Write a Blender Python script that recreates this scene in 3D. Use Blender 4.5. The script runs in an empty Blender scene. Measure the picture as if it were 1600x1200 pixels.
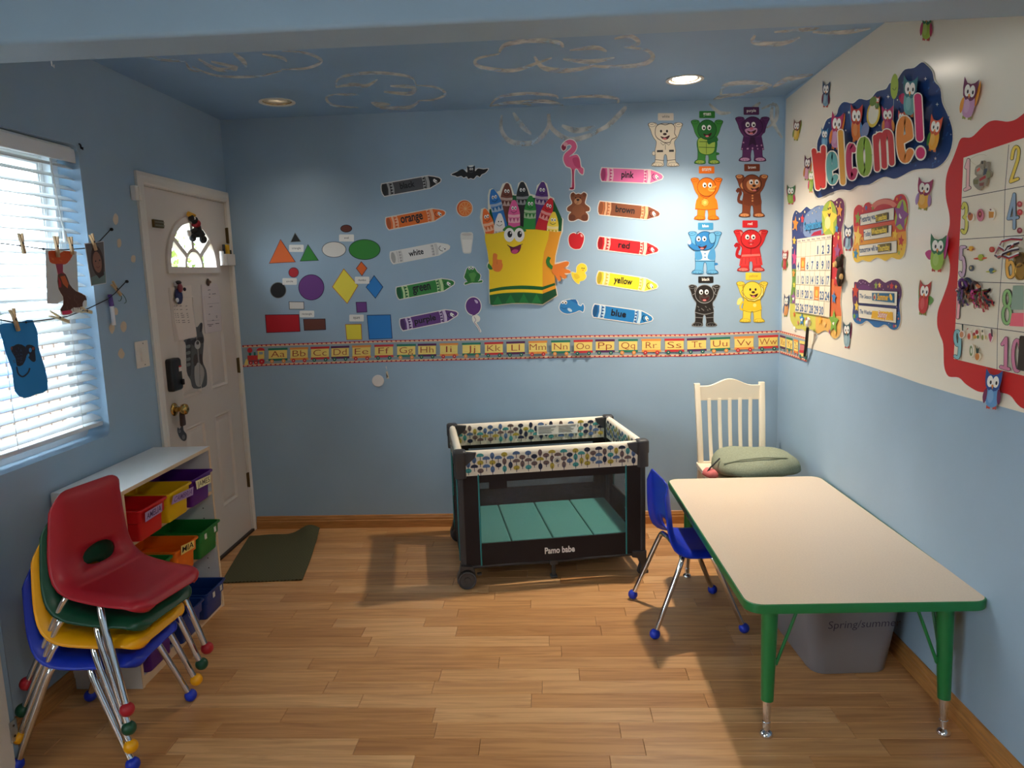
import bpy, bmesh, math, random
from mathutils import Vector, Matrix
from mathutils.geometry import tessellate_polygon
random.seed(7)
SC = bpy.context.scene
COL = SC.collection
# ------------------------------------------------------------------ camera, world, exposure
F, YAW, PITCH, ROLL, CAMH = 1151.68, 0.05026, 0.14973, -0.03055, 1.5697
XL, XR, YB, HC = -1.900, 1.377, 4.450, 2.513
def _basis():
    cy, sy = math.cos(YAW), math.sin(YAW)
    fw = Vector((-sy, cy, 0)); rt = Vector((cy, sy, 0)); up = Vector((0, 0, 1))
    f2 = fw*math.cos(PITCH) - up*math.sin(PITCH); u2 = up*math.cos(PITCH) + fw*math.sin(PITCH)
    return rt*math.cos(ROLL) + u2*math.sin(ROLL), u2*math.cos(ROLL) - rt*math.sin(ROLL), f2
RT, UP, FW = _basis()
EYE = Vector((0, 0, CAMH))
cd = bpy.data.cameras.new('camera'); cam = bpy.data.objects.new('camera', cd); COL.objects.link(cam)
cd.sensor_fit = 'HORIZONTAL'; cd.sensor_width = 36.0; cd.lens = F/1600*36.0; cd.clip_start = .05
cam.matrix_world = Matrix(((RT.x, UP.x, -FW.x, EYE.x), (RT.y, UP.y, -FW.y, EYE.y), (RT.z, UP.z, -FW.z, EYE.z), (0, 0, 0, 1)))
SC.camera = cam
SC.view_settings.view_transform = 'Standard'; SC.view_settings.look = 'None'
SC.view_settings.gamma = 1.0; SC.view_settings.use_curve_mapping = False
SC.view_settings.exposure = 0.32
SC.cycles.use_denoising = True
SC.cycles.max_bounces = 10; SC.cycles.diffuse_bounces = 6; SC.cycles.transparent_max_bounces = 16
SC.cycles.caustics_reflective = False; SC.cycles.caustics_refractive = False
SC.cycles.sample_clamp_indirect = 6.0
w = bpy.data.worlds.new('sky'); SC.world = w; w.use_nodes = True
bg = w.node_tree.nodes['Background']; bg.inputs[0].default_value = (.80, .90, 1.0, 1); bg.inputs[1].default_value = 12.0
def area_lamp(name, loc, size, power, col, rot=(0, 0, 0), sy=None):
    l = bpy.data.lights.new(name, 'AREA'); l.energy = power; l.color = col; l.size = size
    if sy: l.shape = 'RECTANGLE'; l.size_y = sy
    o = bpy.data.objects.new(name, l); COL.objects.link(o); o.location = loc; o.rotation_euler = rot; return o
# unseen fill lamp added in the near room to brighten table and posters
area_lamp('near_room_fill_light', (0.55, -0.3, 2.44), 0.35, 20, (1.0, .93, .84))
DOWN_E = (45.0, 40.0)      # radiance of the two downlight lenses as seen
DOWN_W = (7.0, 165.0)      # power of their lamps
LENS_COL = (1.0, .87, .72)

# ------------------------------------------------------------------ materials
def lin(c):
    return tuple(((v/255)/12.92 if v/255 <= .04045 else ((v/255+.055)/1.055)**2.4) for v in c)
_m = {}
def mat(name, rgb=(200, 200, 200), rough=.6, metal=0.0, spec=.5, bump=None, var=None, emit=None, alpha=None, coat=0, stretch=None):
    """bump=(scale, strength); var=(scale, amount) soft colour variation of the thing itself"""
    if name in _m: return _m[name]
    m = bpy.data.materials.new(name); m.use_nodes = True; nt = m.node_tree; b = nt.nodes['Principled BSDF']
    c = lin(rgb); b.inputs['Base Color'].default_value = (*c, 1)
    b.inputs['Roughness'].default_value = rough; b.inputs['Metallic'].default_value = metal
    b.inputs['Specular IOR Level'].default_value = spec
    if coat: b.inputs['Coat Weight'].default_value = coat; b.inputs['Coat Roughness'].default_value = .15
    m.diffuse_color = (*c, 1)
    def noise(scale, detail=4):
        tc = nt.nodes.new('ShaderNodeTexCoord'); n = nt.nodes.new('ShaderNodeTexNoise')
        n.inputs['Scale'].default_value = scale; n.inputs['Detail'].default_value = detail
        if stretch:
            mp = nt.nodes.new('ShaderNodeMapping'); mp.inputs['Scale'].default_value = stretch
            nt.links.new(tc.outputs['Object'], mp.inputs[0]); nt.links.new(mp.outputs[0], n.inputs['Vector'])
        else: nt.links.new(tc.outputs['Object'], n.inputs['Vector'])
        return n
    if var:
        n = noise(var[0]); r = nt.nodes.new('ShaderNodeValToRGB')
        k = var[1]
        r.color_ramp.elements[0].position = .3; r.color_ramp.elements[1].position = .7
        r.color_ramp.elements[0].color = (*[v*(1-k) for v in c], 1); r.color_ramp.elements[1].color = (*[min(1, v*(1+k)) for v in c], 1)
        nt.links.new(n.outputs['Fac'], r.inputs[0]); nt.links.new(r.outputs[0], b.inputs['Base Color'])
    if bump:
        n = noise(bump[0]); bp = nt.nodes.new('ShaderNodeBump'); bp.inputs['Strength'].default_value = bump[1]; bp.inputs['Distance'].default_value = .002
        nt.links.new(n.outputs['Fac'], bp.inputs['Height']); nt.links.new(bp.outputs[0], b.inputs['Normal'])
    if emit:
        b.inputs['Emission Color'].default_value = (*emit[0], 1); b.inputs['Emission Strength'].default_value = emit[1]
    if alpha is not None: b.inputs['Alpha'].default_value = alpha
    _m[name] = m; return m
def paper(rgb):
    return mat('paper_%d_%d_%d' % tuple(rgb), rgb, .5, spec=.35)

# ------------------------------------------------------------------ objects and tags
def tag(o, label=None, cat=None, group=None, kind=None):
    if label: o['label'] = label
    if cat: o['category'] = cat
    if group: o['group'] = group
    if kind: o['kind'] = kind
    return o
def thing(name, label, cat, loc=(0, 0, 0), rotz=0, group=None):
    o = bpy.data.objects.new(name, None); COL.objects.link(o); o.empty_display_size = .05
    o.location = loc; o.rotation_euler = (0, 0, rotz); return tag(o, label, cat, group)
def link(name, me, parent=None, loc=None):
    o = bpy.data.objects.new(name, me); COL.objects.link(o)
    if parent: o.parent = parent
    if loc is not None: o.location = loc
    return o
def bevel(o, wdt=.004, seg=2, ang=40):
    m = o.modifiers.new('bevel', 'BEVEL'); m.width = wdt; m.segments = seg; m.limit_method = 'ANGLE'; m.angle_limit = math.radians(ang); return o

class MB:
    """collects shapes, links them as ONE mesh object"""
    def __init__(s): s.v = []; s.f = []; s.mi = []; s.mats = []
    def _m(s, m):
        if m not in s.mats: s.mats.append(m)
        return s.mats.index(m)
    def add(s, vs, fs, m):
        k = len(s.v); i = s._m(m); s.v += [tuple(v) for v in vs]
        for f in fs: s.f.append([a+k for a in f]); s.mi.append(i)
        return s
    def box(s, x0, y0, z0, x1, y1, z1, m, M=None):
        vs = [Vector(p) for p in ((x0,y0,z0),(x1,y0,z0),(x1,y1,z0),(x0,y1,z0),(x0,y0,z1),(x1,y0,z1),(x1,y1,z1),(x0,y1,z1))]
        if M: vs = [M @ v for v in vs]
        return s.add(vs, [(0,3,2,1),(4,5,6,7),(0,1,5,4),(1,2,6,5),(2,3,7,6),(3,0,4,7)], m)
    def loft(s, loops, m, cap0=True, cap1=True):
        n = len(loops[0]); vs = [p for l in loops for p in l]; fs = []
        for i in range(len(loops)-1):
            for j in range(n):
                a = i*n+j; b = i*n+(j+1) % n; fs.append((a, b, b+n, a+n))
        if cap0: fs.append(tuple(range(n-1, -1, -1)))
        if cap1: fs.append(tuple(range((len(loops)-1)*n, len(loops)*n)))
        return s.add(vs, fs, m)
    def tube(s, path, r, m, n=10, cap=True):
        path = [Vector(p) for p in path]; rs = r if isinstance(r, (list, tuple)) else [r]*len(path)
        loops = []; ref = None
        for i, p in enumerate(path):
            t = (path[min(i+1, len(path)-1)] - path[max(i-1, 0)]).normalized()
            if ref is None: ref = Vector((0, 0, 1)) if abs(t.z) < .9 else Vector((1, 0, 0))
            a = (ref - t*ref.dot(t)).normalized(); b = t.cross(a); ref = a
            loops.append([p + (a*math.cos(2*math.pi*k/n) + b*math.sin(2*math.pi*k/n))*rs[i] for k in range(n)])
        return s.loft(loops, m, cap, cap)
    def lathe(s, prof, m, c=(0, 0, 0), axis='z', n=20):
        """prof = [(r, h)...] along the axis from c"""
        c = Vector(c); loops = []
        for r, h in prof:
            l = []
            for k in range(n):
                a = 2*math.pi*k/n; x, y = r*math.cos(a), r*math.sin(a)
                l.append(c + (Vector((x, y, h)) if axis == 'z' else Vector((h, x, y)) if axis == 'x' else Vector((y, h, x))))
            loops.append(l)
        return s.loft(loops, m)
    def ball(s, c, r, m, n=14, k=9):
        rx, ry, rz = r if isinstance(r, (tuple, list)) else (r, r, r); c = Vector(c); loops = []
        for i in range(1, k):
            t = math.pi*i/k
            loops.append([c + Vector((rx*math.sin(t)*math.cos(2*math.pi*j/n), ry*math.sin(t)*math.sin(2*math.pi*j/n), -rz*math.cos(t))) for j in range(n)])
        return s.loft(loops, m)
    def prism(s, pts, ax, a0, a1, m, holes=()):
        """polygon (2D, other two axes in order) with holes, extruded along axis ax from a0 to a1"""
        rings = [list(pts)] + [list(h) for h in holes]; flat = [p for r in rings for p in r]; n = len(flat)
        tris = tessellate_polygon([[Vector((p[0], p[1], 0)) for p in r] for r in rings])
        def p3(p, a): return (a, p[0], p[1]) if ax == 0 else (p[0], a, p[1]) if ax == 1 else (p[0], p[1], a)
        vs = [p3(p, a0) for p in flat] + [p3(p, a1) for p in flat]; fs = []
        for t in tris: fs.append(t); fs.append(tuple(i+n for i in reversed(t)))
        k = 0
        for r in rings:
            for i in range(len(r)):
                a, b = k+i, k+(i+1) % len(r); fs.append((a, b, b+n, a+n))
            k += len(r)
        return s.add(vs, fs, m)
    def build(s, name, parent=None, smooth=35, loc=None, fix=True, merge=0):
        me = bpy.data.meshes.new(name); me.from_pydata(s.v, [], s.f)
        for m in s.mats: me.materials.append(m)
        me.polygons.foreach_set('material_index', s.mi)
        if fix:
            bm = bmesh.new(); bm.from_mesh(me)
            if merge: bmesh.ops.remove_doubles(bm, verts=bm.verts, dist=merge)
            bmesh.ops.recalc_face_normals(bm, faces=bm.faces); bm.to_mesh(me); bm.free()
        if smooth:
            me.polygons.foreach_set('use_smooth', [True]*len(me.polygons)); me.set_sharp_from_angle(angle=math.radians(smooth))
        me.update()
        return link(name, me, parent, loc)
def rrect(w, d, r, z, n=5, cx=0, cy=0):
    pts = []
    for qx, qy, a0 in ((1, 1, 0), (-1, 1, 90), (-1, -1, 180), (1, -1, 270)):
        for i in range(n+1):
            a = math.radians(a0 + 90*i/n); pts.append((cx + qx*(w/2-r) + r*math.cos(a), cy + qy*(d/2-r) + r*math.sin(a), z))
    return pts
def ring(r, n=24, cx=0, cy=0): return [(cx+r*math.cos(2*math.pi*i/n), cy+r*math.sin(2*math.pi*i/n)) for i in range(n)]

# pixel of the photograph (1600x1200) -> point on a real plane of the room
def ray(x, y): return FW + RT*((x-800)/F) - UP*((y-600)/F)
def on_plane(x, y, p0, n):
    d = ray(x, y); n = Vector(n); return EYE + d*((Vector(p0)-EYE).dot(n)/d.dot(n))
def back(x, y): return on_plane(x, y, (0, YB, 0), (0, 1, 0))
def right(x, y): return on_plane(x, y, (XR, 0, 0), (1, 0, 0))
def left(x, y, X=XL): return on_plane(x, y, (X, 0, 0), (1, 0, 0))
def ceil(x, y): return on_plane(x, y, (0, 0, HC), (0, 0, 1))

# ------------------------------------------------------------------ the room
def wall_mat(name, rgb, rough=.55):
    m = mat(name, rgb, rough, spec=.35, bump=(70, .12)); nt = m.node_tree; b = nt.nodes['Principled BSDF']
    tc = nt.nodes.new('ShaderNodeTexCoord'); n = nt.nodes.new('ShaderNodeTexNoise'); n.inputs['Scale'].default_value = 1.7; n.inputs['Detail'].default_value = 6
    r = nt.nodes.new('ShaderNodeValToRGB'); c = lin(rgb)
    r.color_ramp.elements[0].position = .35; r.color_ramp.elements[1].position = .68
    r.color_ramp.elements[0].color = (*[v*.94 for v in c], 1); r.color_ramp.elements[1].color = (*[v*1.05 for v in c], 1)
    nt.links.new(tc.outputs['Object'], n.inputs['Vector']); nt.links.new(n.outputs['Fac'], r.inputs[0]); nt.links.new(r.outputs[0], b.inputs['Base Color'])
    return m
BLUE = wall_mat('blue_wall_paint', (158, 183, 203))
CEILM = wall_mat('blue_ceiling_paint', (138, 172, 206))
NEARM = wall_mat('pale_near_room_paint', (176, 176, 170))
WHITEP = mat('white_trim_paint', (226, 219, 208), .4, var=(3, .04))
DOORM = mat('off_white_door_paint', (214, 203, 192), .42, var=(2, .03))
OAK = mat('honey_oak_trim', (176, 122, 66), .4, var=(9, .22), stretch=(1, 1, 14))
def struct(o): o['kind'] = 'structure'; return o

WY0, WY1, WZ0, WZ1 = 2.24, 3.04, .93, 2.135      # window opening
DY0, DY1, DZ = 3.49, 4.42, 2.045                 # door opening
def curve_rect(y0, z0, y1, z1, r=.03, n=4):
    return [(a+(y0+y1)/2, b+(z0+z1)/2) for a, b, _ in rrect(y1-y0, z1-z0, r, 0, n)]
mb = MB(); mb.prism([(2.145, 0), (DY0, 0), (DY0, DZ), (DY1, DZ), (DY1, 0), (YB+.14, 0), (YB+.14, HC), (2.145, HC)], 0, XL-.16, XL, BLUE, [curve_rect(WY0, WZ0, WY1, WZ1)])
WALL_L = struct(mb.build('wall_left', smooth=40))
WALL_B = struct(MB().box(XL, YB, 0, XR, YB+.14, HC, BLUE).build('wall_back', smooth=0))
WALL_R = struct(MB().box(XR, -2.6, 0, XR+.14, YB+.14, HC, BLUE).build('wall_right', smooth=0))
DL = [ceil(433, 159), ceil(1070, 124)]
mb = MB(); mb.prism([(XL, 2.145), (XR, 2.145), (XR, YB), (XL, YB)], 2, HC, HC+.02, CEILM, [ring(.078, 32, p.x, p.y) for p in DL])
CEIL = struct(mb.build('ceiling', smooth=0))
# header beam over the wide opening, with rounded plaster edges; short return of wall under its far end
mb = MB().box(-2.7, 1.975, 2.2, XR, 2.145, HC+.02, BLUE); HEAD = struct(bevel(mb.build('trim_1', smooth=40), .012, 3))
STUB = struct(bevel(MB().box(-2.7, 1.975, 0, -1.778, 2.158, 2.2, BLUE).build('wall_return', smooth=40), .008, 2))
mb = MB().box(-1.79, 1.955, 0, -1.766, 2.118, 2.2, WHITEP); TR2 = struct(bevel(mb.build('trim_2', smooth=40), .003, 2))
mb = MB(); p = on_plane(23, 1140, (-1.766, 0, 0), (1, 0, 0))
mb.box(-1.767, p.y-.022, p.z-.035, -1.7635, p.y+.010, p.z+.035, mat('pale_steel', (190, 190, 186), .3, .9))
mb.tube([(-1.7635, p.y-.006, p.z+.018), (-1.762, p.y-.006, p.z+.018)], .004, mat('dark_screw', (70, 66, 60), .4, .8)); mb.tube([(-1.7635, p.y-.006, p.z-.018), (-1.762, p.y-.006, p.z-.018)], .004, _m['dark_screw'])
mb.build('strike_plate', TR2)
# shell of the near room
_mb = MB(); _mb.prism([(-2.6, 0), (1.975, 0), (1.975, HC), (-2.6, HC)], 0, -2.8, -2.7, NEARM, [[(-2.45, .70), (-.45, .70), (-.45, 2.25), (-2.45, 2.25)]]); struct(_mb.build('wall_near_left', smooth=0))
struct(MB().box(-2.8, -2.7, 0, XR+.14, -2.6, HC, NEARM).build('wall_near_back', smooth=0))
struct(MB().box(-2.8, -2.7, HC, XR+.14, 1.975, HC+.02, NEARM).build('ceiling_near', smooth=0))

# baseboards (profiled oak)
def bprof(): return [(0, 0), (.016, 0), (.016, .045), (.012, .052), (.013, .060), (.008, .070), (.007, .078), (.003, .081), (0, .081)]
def board(name, a, b, nrm):
    a, b, nrm = Vector(a), Vector(b), Vector(nrm); mb = MB()
    mb.loft([[p + nrm*t + Vector((0, 0, z)) for t, z in bprof()] for p in (a, b)], OAK)
    return struct(mb.build(name, smooth=20))
board('baseboard_back', (XL+.02, YB, 0), (XR, YB, 0), (0, -1, 0))
board('baseboard_right', (XR, -2.6, 0), (XR, YB-.016, 0), (-1, 0, 0))
board('baseboard_left', (XL, 2.158, 0), (XL, 3.445, 0), (1, 0, 0))

# ------------------------------------------------------------------ laminate floor: every strip a plank
def plank_mat():
    m = mat('oak_laminate', (196, 146, 92), .33, spec=.45); nt = m.node_tree; b = nt.nodes['Principled BSDF']; N = nt.nodes.new; L = nt.links.new
    at = N('ShaderNodeAttribute'); at.attribute_name = 'tone'
    geo = N('ShaderNodeNewGeometry'); mp = N('ShaderNodeMapping'); mp.inputs['Scale'].default_value = (1.6, 26, 1)
    sep = N('ShaderNodeCombineXYZ'); mul = N('ShaderNodeMath'); mul.operation = 'MULTIPLY'; mul.inputs[1].default_value = 37.0
    L(at.outputs['Fac'], mul.inputs[0]); L(mul.outputs[0], sep.inputs[0]); L(mul.outputs[0], sep.inputs[2])
    add = N('ShaderNodeVectorMath'); L(geo.outputs['Position'], mp.inputs[0]); L(mp.outputs[0], add.inputs[0]); L(sep.outputs[0], add.inputs[1])
    n = N('ShaderNodeTexNoise'); n.inputs['Scale'].default_value = 1.6; n.inputs['Detail'].default_value = 7; n.inputs['Distortion'].default_value = 1.1; L(add.outputs[0], n.inputs['Vector'])
    r1 = N('ShaderNodeValToRGB'); e = r1.color_ramp.elements; e[0].position = .0; e[0].color = (*lin((182, 128, 78)), 1); e[1].position = 1; e[1].color = (*lin((222, 174, 122)), 1)
    x = r1.color_ramp.elements.new(.5); x.color = (*lin((203, 150, 97)), 1); L(at.outputs['Fac'], r1.inputs[0])
    r2 = N('ShaderNodeValToRGB'); e = r2.color_ramp.elements; e[0].position = .30; e[0].color = (.70, .62, .53, 1); e[1].position = .62; e[1].color = (1.08, 1.08, 1.06, 1); L(n.outputs['Fac'], r2.inputs[0])
    mx = N('ShaderNodeMix'); mx.data_type = 'RGBA'; mx.blend_type = 'MULTIPLY'; mx.inputs[0].default_value = .85
    L(r1.outputs[0], mx.inputs[6]); L(r2.outputs[0], mx.inputs[7]); L(mx.outputs[2], b.inputs['Base Color'])
    return m
PLK = plank_mat()
FLOOR = struct(MB().box(-2.8, -2.7, -.06, XR+.14, YB+.14, -.008, mat('floor_underlay', (120, 84, 50), .7)).build('floor', smooth=0))
def plank_mesh(boxes):
    vs, fs, tone = [], [], []
    for x0, x1, y0, y1, t, dz in boxes:
        k = len(vs); g = .0006; c = .0016
        vs += [(x0+g, y0+g, -.009), (x1-g, y0+g, -.009), (x1-g, y1-g, -.009), (x0+g, y1-g, -.009),
               (x0+g, y0+g, dz-.0012), (x1-g, y0+g, dz-.0012), (x1-g, y1-g, dz-.0012), (x0+g, y1-g, dz-.0012),
               (x0+c, y0+c, dz), (x1-c, y0+c, dz), (x1-c, y1-c, dz), (x0+c, y1-c, dz)]
        q = [(0,1,5,4),(1,2,6,5),(2,3,7,6),(3,0,4,7),(4,5,9,8),(5,6,10,9),(6,7,11,10),(7,4,8,11),(8,9,10,11)]
        fs += [[a+k for a in f] for f in q]; tone += [t]*9
    me = bpy.data.meshes.new('plank'); me.from_pydata(vs, [], fs); me.materials.append(PLK)
    a = me.attributes.new('tone', 'FLOAT', 'FACE'); a.data.foreach_set('value', tone); return me
PW = .0895
planks = []; rp = random.Random(3)
y = YB; row = 0
while y > -.2:
    x = -2.0 - rp.random()*.55
    while x < XR:
        ln = rp.choice((.42, .55, .64, .78)); 
        if x+ln > -1.93: planks.append((max(x, XL-.16 if y < 4.42 else XL), min(x+ln, XR), y-PW, y, min(1, max(0, rp.gauss(.55, .20))), -.0004*rp.random()))
        x += ln
    y -= PW; row += 1
def seen(p):
    best = 9
    for X in (p[0], (p[0]+p[1])/2, p[1]):
        d = Vector((X, (p[2]+p[3])/2, 0)) - EYE; z = d.dot(FW)
        if z > .2 and abs(d.dot(RT)/z*F) < 830 and abs(d.dot(UP)/z*F) < 640: best = min(best, z)
    return best
planks.sort(key=seen)
for p in planks[:296]: link('plank', plank_mesh([p]), FLOOR)
tag(link('plank_field', plank_mesh(planks[296:]), FLOOR), kind='stuff')

# ------------------------------------------------------------------ recessed downlights
AMBER = mat('amber_reflector', (226, 178, 96), .25, .6)
def downlight(p, label, depth, refl, power, watt):
    t = thing('recessed_downlight', label, 'ceiling light', (p.x, p.y, HC), 0, 'recessed ceiling downlights')
    MB().lathe([(.078, .004), (.094, .001), (.096, -.004), (.090, -.007), (.079, -.004), (.0775, .004)], mat('white_metal_ring', (232, 228, 220), .35)).build('trim_ring', t, 50)
    MB().loft([[(r*math.cos(2*math.pi*k/28), r*math.sin(2*math.pi*k/28), h) for k in range(28)] for r, h in ((.0765, .001), (.072, depth*.6), (.066, depth+.002))], refl, False, False).build('reflector', t, 60)
    e = mat('lamp_lens_%d' % power, (255, 240, 215), .5, emit=(LENS_COL, power))
    MB().lathe([(.066, depth), (.060, depth-.003), (.001, depth-.005)], e).build('lens', t, 60)
    l = bpy.data.lights.new('downlight_lamp', 'SPOT'); l.energy = watt; l.color = LENS_COL; l.spot_size = math.radians(118); l.spot_blend = 1.0; l.shadow_soft_size = .055
    lo = bpy.data.objects.new('downlight_lamp', l); COL.objects.link(lo); lo.parent = t; lo.location = (0, 0, -.012)
    return t
downlight(DL[0], 'recessed downlight with amber reflector in the ceiling near the door', .011, AMBER, DOWN_E[0], DOWN_W[0])
downlight(DL[1], 'bright recessed downlight with white lens in the ceiling near the welcome banner wall', .006, mat('white_reflector', (236, 226, 205), .3), DOWN_E[1], DOWN_W[1])

# ------------------------------------------------------------------ window, door (structure)
GLASS = bpy.data.materials.new('window_glass'); GLASS.use_nodes = True; _nt = GLASS.node_tree; _nt.nodes.remove(_nt.nodes['Principled BSDF'])
_tr = _nt.nodes.new('ShaderNodeBsdfTransparent'); _tr.inputs[0].default_value = (.95, .97, .97, 1); _gl = _nt.nodes.new('ShaderNodeBsdfGlossy'); _gl.inputs['Roughness'].default_value = .02
_mx = _nt.nodes.new('ShaderNodeMixShader')
_mx.inputs[0].default_value = .04; _nt.links.new(_tr.outputs[0], _mx.inputs[1]); _nt.links.new(_gl.outputs[0], _mx.inputs[2]); _nt.links.new(_mx.outputs[0], _nt.nodes['Material Output'].inputs[0])
VINYL = mat('white_vinyl', (232, 234, 234), .35)
XF = XL-.125
mb = MB(); mb.prism(curve_rect(WY0, WZ0, WY1, WZ1, .004), 0, XF-.03, XF+.03, VINYL, [[(WY0+.045, WZ0+.045), (WY1-.045, WZ0+.045), (WY1-.045, WZ1-.045), (WY0+.045, WZ1-.045)]])
WIN = struct(bevel(mb.build('window_1', smooth=30), .004))
def sash(z0, z1, x):
    m_ = MB(); m_.prism([(WY0+.045, z0), (WY1-.045, z0), (WY1-.045, z1), (WY0+.045, z1)], 0, x-.012, x+.012, VINYL, [[(WY0+.08, z0+.032), (WY1-.08, z0+.032), (WY1-.08, z1-.032), (WY0+.08, z1-.032)]])
    s_ = bevel(m_.build('window_sash', WIN, 30), .003)
    MB().box(x-.003, WY0+.078, z0+.030, x+.003, WY1-.078, z1-.030, GLASS).build('pane', s_, 0)
sash(WZ0+.045, 1.545, XF+.012); sash(1.515, WZ1-.045, XF-.014)

# unseen window added behind the camera to bring daylight onto the right wall
mb = MB(); mb.prism([(-2.45, .70), (-.45, .70), (-.45, 2.25), (-2.45, 2.25)], 0, -2.77, -2.72, VINYL, [[(-2.40, .75), (-1.475, .75), (-1.475, 2.20), (-2.40, 2.20)], [(-1.425, .75), (-.50, .75), (-.50, 2.20), (-1.425, 2.20)]])
ADDED_WIN = struct(mb.build('added_window', smooth=30))
for _a, _b in ((-2.40, -1.475), (-1.425, -.50)): MB().box(-2.748, _a, .75, -2.742, _b, 2.20, GLASS).build('pane', ADDED_WIN, 0)

# door slab with recessed panels and a fanlight
XD = XL-.004
FC, FZ, FR, FH = 3.957, 1.652, .262, .238
def arch(rw, rh, n=18, z0=0): return [(FC+rw*math.cos(math.pi*i/n), FZ+z0+rh*math.sin(math.pi*i/n)) for i in range(n+1)]
SY0, SY1 = 3.508, 4.405
panels = [(3.70, .965, 3.918, 1.50), (4.036, .965, 4.252, 1.50), (3.70, .27, 3.915, .815), (4.04, .27, 4.255, .815)]
mb = MB(); mb.prism([(SY0, .012), (SY1, .012), (SY1, 2.03), (SY0, 2.03)], 0, XD-.042, XD, DOORM, [arch(FR, FH)] + [[(a, b), (c, b), (c, d), (a, d)] for a, b, c, d in panels])
DOOR = struct(mb.build('door_1', smooth=30))
for a, b, c, d in panels:
    m_ = MB()
    def rect(i, x): return [(XD+x, a+i, b+i), (XD+x, c-i, b+i), (XD+x, c-i, d-i), (XD+x, a+i, d-i)]
    m_.loft([rect(0, 0), rect(.008, .003), rect(.018, -.009), (rect(.026, -.009)), rect(.040, -.001), rect(.046, 0)], DOORM, False, True)
    m_.build('door_panel', DOOR, 25)
mb = MB(); mb.prism(arch(FR+.034, FH+.03, z0=-.0)[:] + [(FC-FR-.034, FZ-.034), (FC+FR+.034, FZ-.034)], 0, XD, XD+.012, DOORM, [arch(FR-.004, FH-.004)])
for r0, r1 in ((.085, .105),):
    mb.prism(arch(r1, r1*.95) + arch(r0, r0*.95)[::-1], 0, XD-.030, XD+.008, WHITEP)
for ang in (38, 90, 142):
    c, s = math.cos(math.radians(ang)), math.sin(math.radians(ang)); nx, nz = -s*.014, c*.014
    p0 = (FC+.098*c, FZ+.094*s); p1 = (FC+(FR-.002)*c, FZ+(FH-.002)*s)
    mb.prism([(p0[0]+nx, p0[1]+nz), (p1[0]+nx, p1[1]+nz), (p1[0]-nx, p1[1]-nz), (p0[0]-nx, p0[1]-nz)], 0, XD-.030, XD+.007, WHITEP)
bevel(mb.build('fanlight_frame', DOOR, 40), .003, 2)
m_ = MB(); m_.prism(arch(FR, FH), 0, XD-.024, XD-.018, GLASS); m_.build('fanlight_pane', DOOR, 0)
# casing: two legs and a head, moulded
def casing(pts, wdt=.057):
    prof = [(0, 0), (0, .010), (.010, .016), (.026, .013), (.040, .017), (wdt, .012), (wdt, 0)]
    mb = MB(); loops = []
    for (y_, z_), (ny, nz) in pts: loops.append([(XL+h, y_+ny*o, z_+nz*o) for o, h in prof])
    mb.loft(loops, WHITEP); return mb.build('door_casing', DOOR, 25)
casing([((3.503, 0), (-1, 0)), ((3.503, 2.036), (-1, 1)), ((4.411, 2.036), (.65, 1)), ((4.411, 0), (.65, 0))])
mb = MB().box(XL-.15, DY0-.002, 0, XL, 3.506, DZ, WHITEP).box(XL-.15, 4.408, 0, XL, DY1+.002, DZ, WHITEP).box(XL-.15, DY0, 2.033, XL, DY1, DZ+.003, WHITEP); mb.build('door_jamb', DOOR, 0)
MB().box(XL-.15, 3.49, -.004, XL+.012, 4.42, .014, mat('dark_threshold', (40, 34, 30), .5)).build('threshold', DOOR, 0)
BRASS = mat('brass', (196, 160, 92), .18, 1.0); BRASSD = mat('aged_brass', (112, 92, 58), .35, .9); BLK = mat('black_plastic', (24, 24, 26), .4)
mb = MB(); mb.lathe([(.001, 0), (.033, 0), (.034, .004), (.030, .009), (.014, .012), (.011, .030), (.015, .036), (.026, .044), (.029, .055), (.026, .066), (.014, .073), (.001, .074)], BRASS, (XD, 3.600, .935), 'x', 24); KNOB = mb.build('door_knob', DOOR, 50)
mb = MB(); mb.lathe([(.001, 0), (.007, 0), (.007, .003), (.001, .003)], BRASSD, (XD+.073, 3.600, .935), 'x', 12); mb.build('keyhole', KNOB)
mb = MB(); L0 = rrect(.106, .165, .016, 0); 
mb.loft([[(XD+h, 3.613+a*s, 1.112+b*s) for a, b, _ in L0] for h, s in ((0, 1), (.022, 1), (.028, .95), (.030, .88))], BLK); LOCK = mb.build('door_lock', DOOR, 40); LOCK['label'] = 'black electronic lock housing'
MB().box(XD+.030, 3.632, 1.125, XD+.0312, 3.658, 1.146, paper((226, 214, 208))).box(XD+.0305, 3.632, 1.146, XD+.0316, 3.658, 1.153, paper((200, 50, 46))).build('lock_sticker', LOCK, 0)
mb = MB(); mb.box(XD+.030, 3.64, 1.055, XD+.046, 3.652, 1.085, BLK); bevel(mb.build('thumb_turn', LOCK), .004)
for zc in (1.06, .335, 1.84):
    mb = MB(); mb.box(XL-.003, 4.396, zc-.045, XL+.002, 4.424, zc+.045, BRASSD); mb.tube([(XL+.005, 4.408, zc-.047), (XL+.005, 4.408, zc+.047)], .006, BRASSD); mb.build('hinge', DOOR)
# outside
struct(MB().box(-14, -6, -.5, XL-.16, 14, -.35, mat('outdoor_ground', (120, 122, 100), .9)).build('ground', smooth=0))
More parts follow.
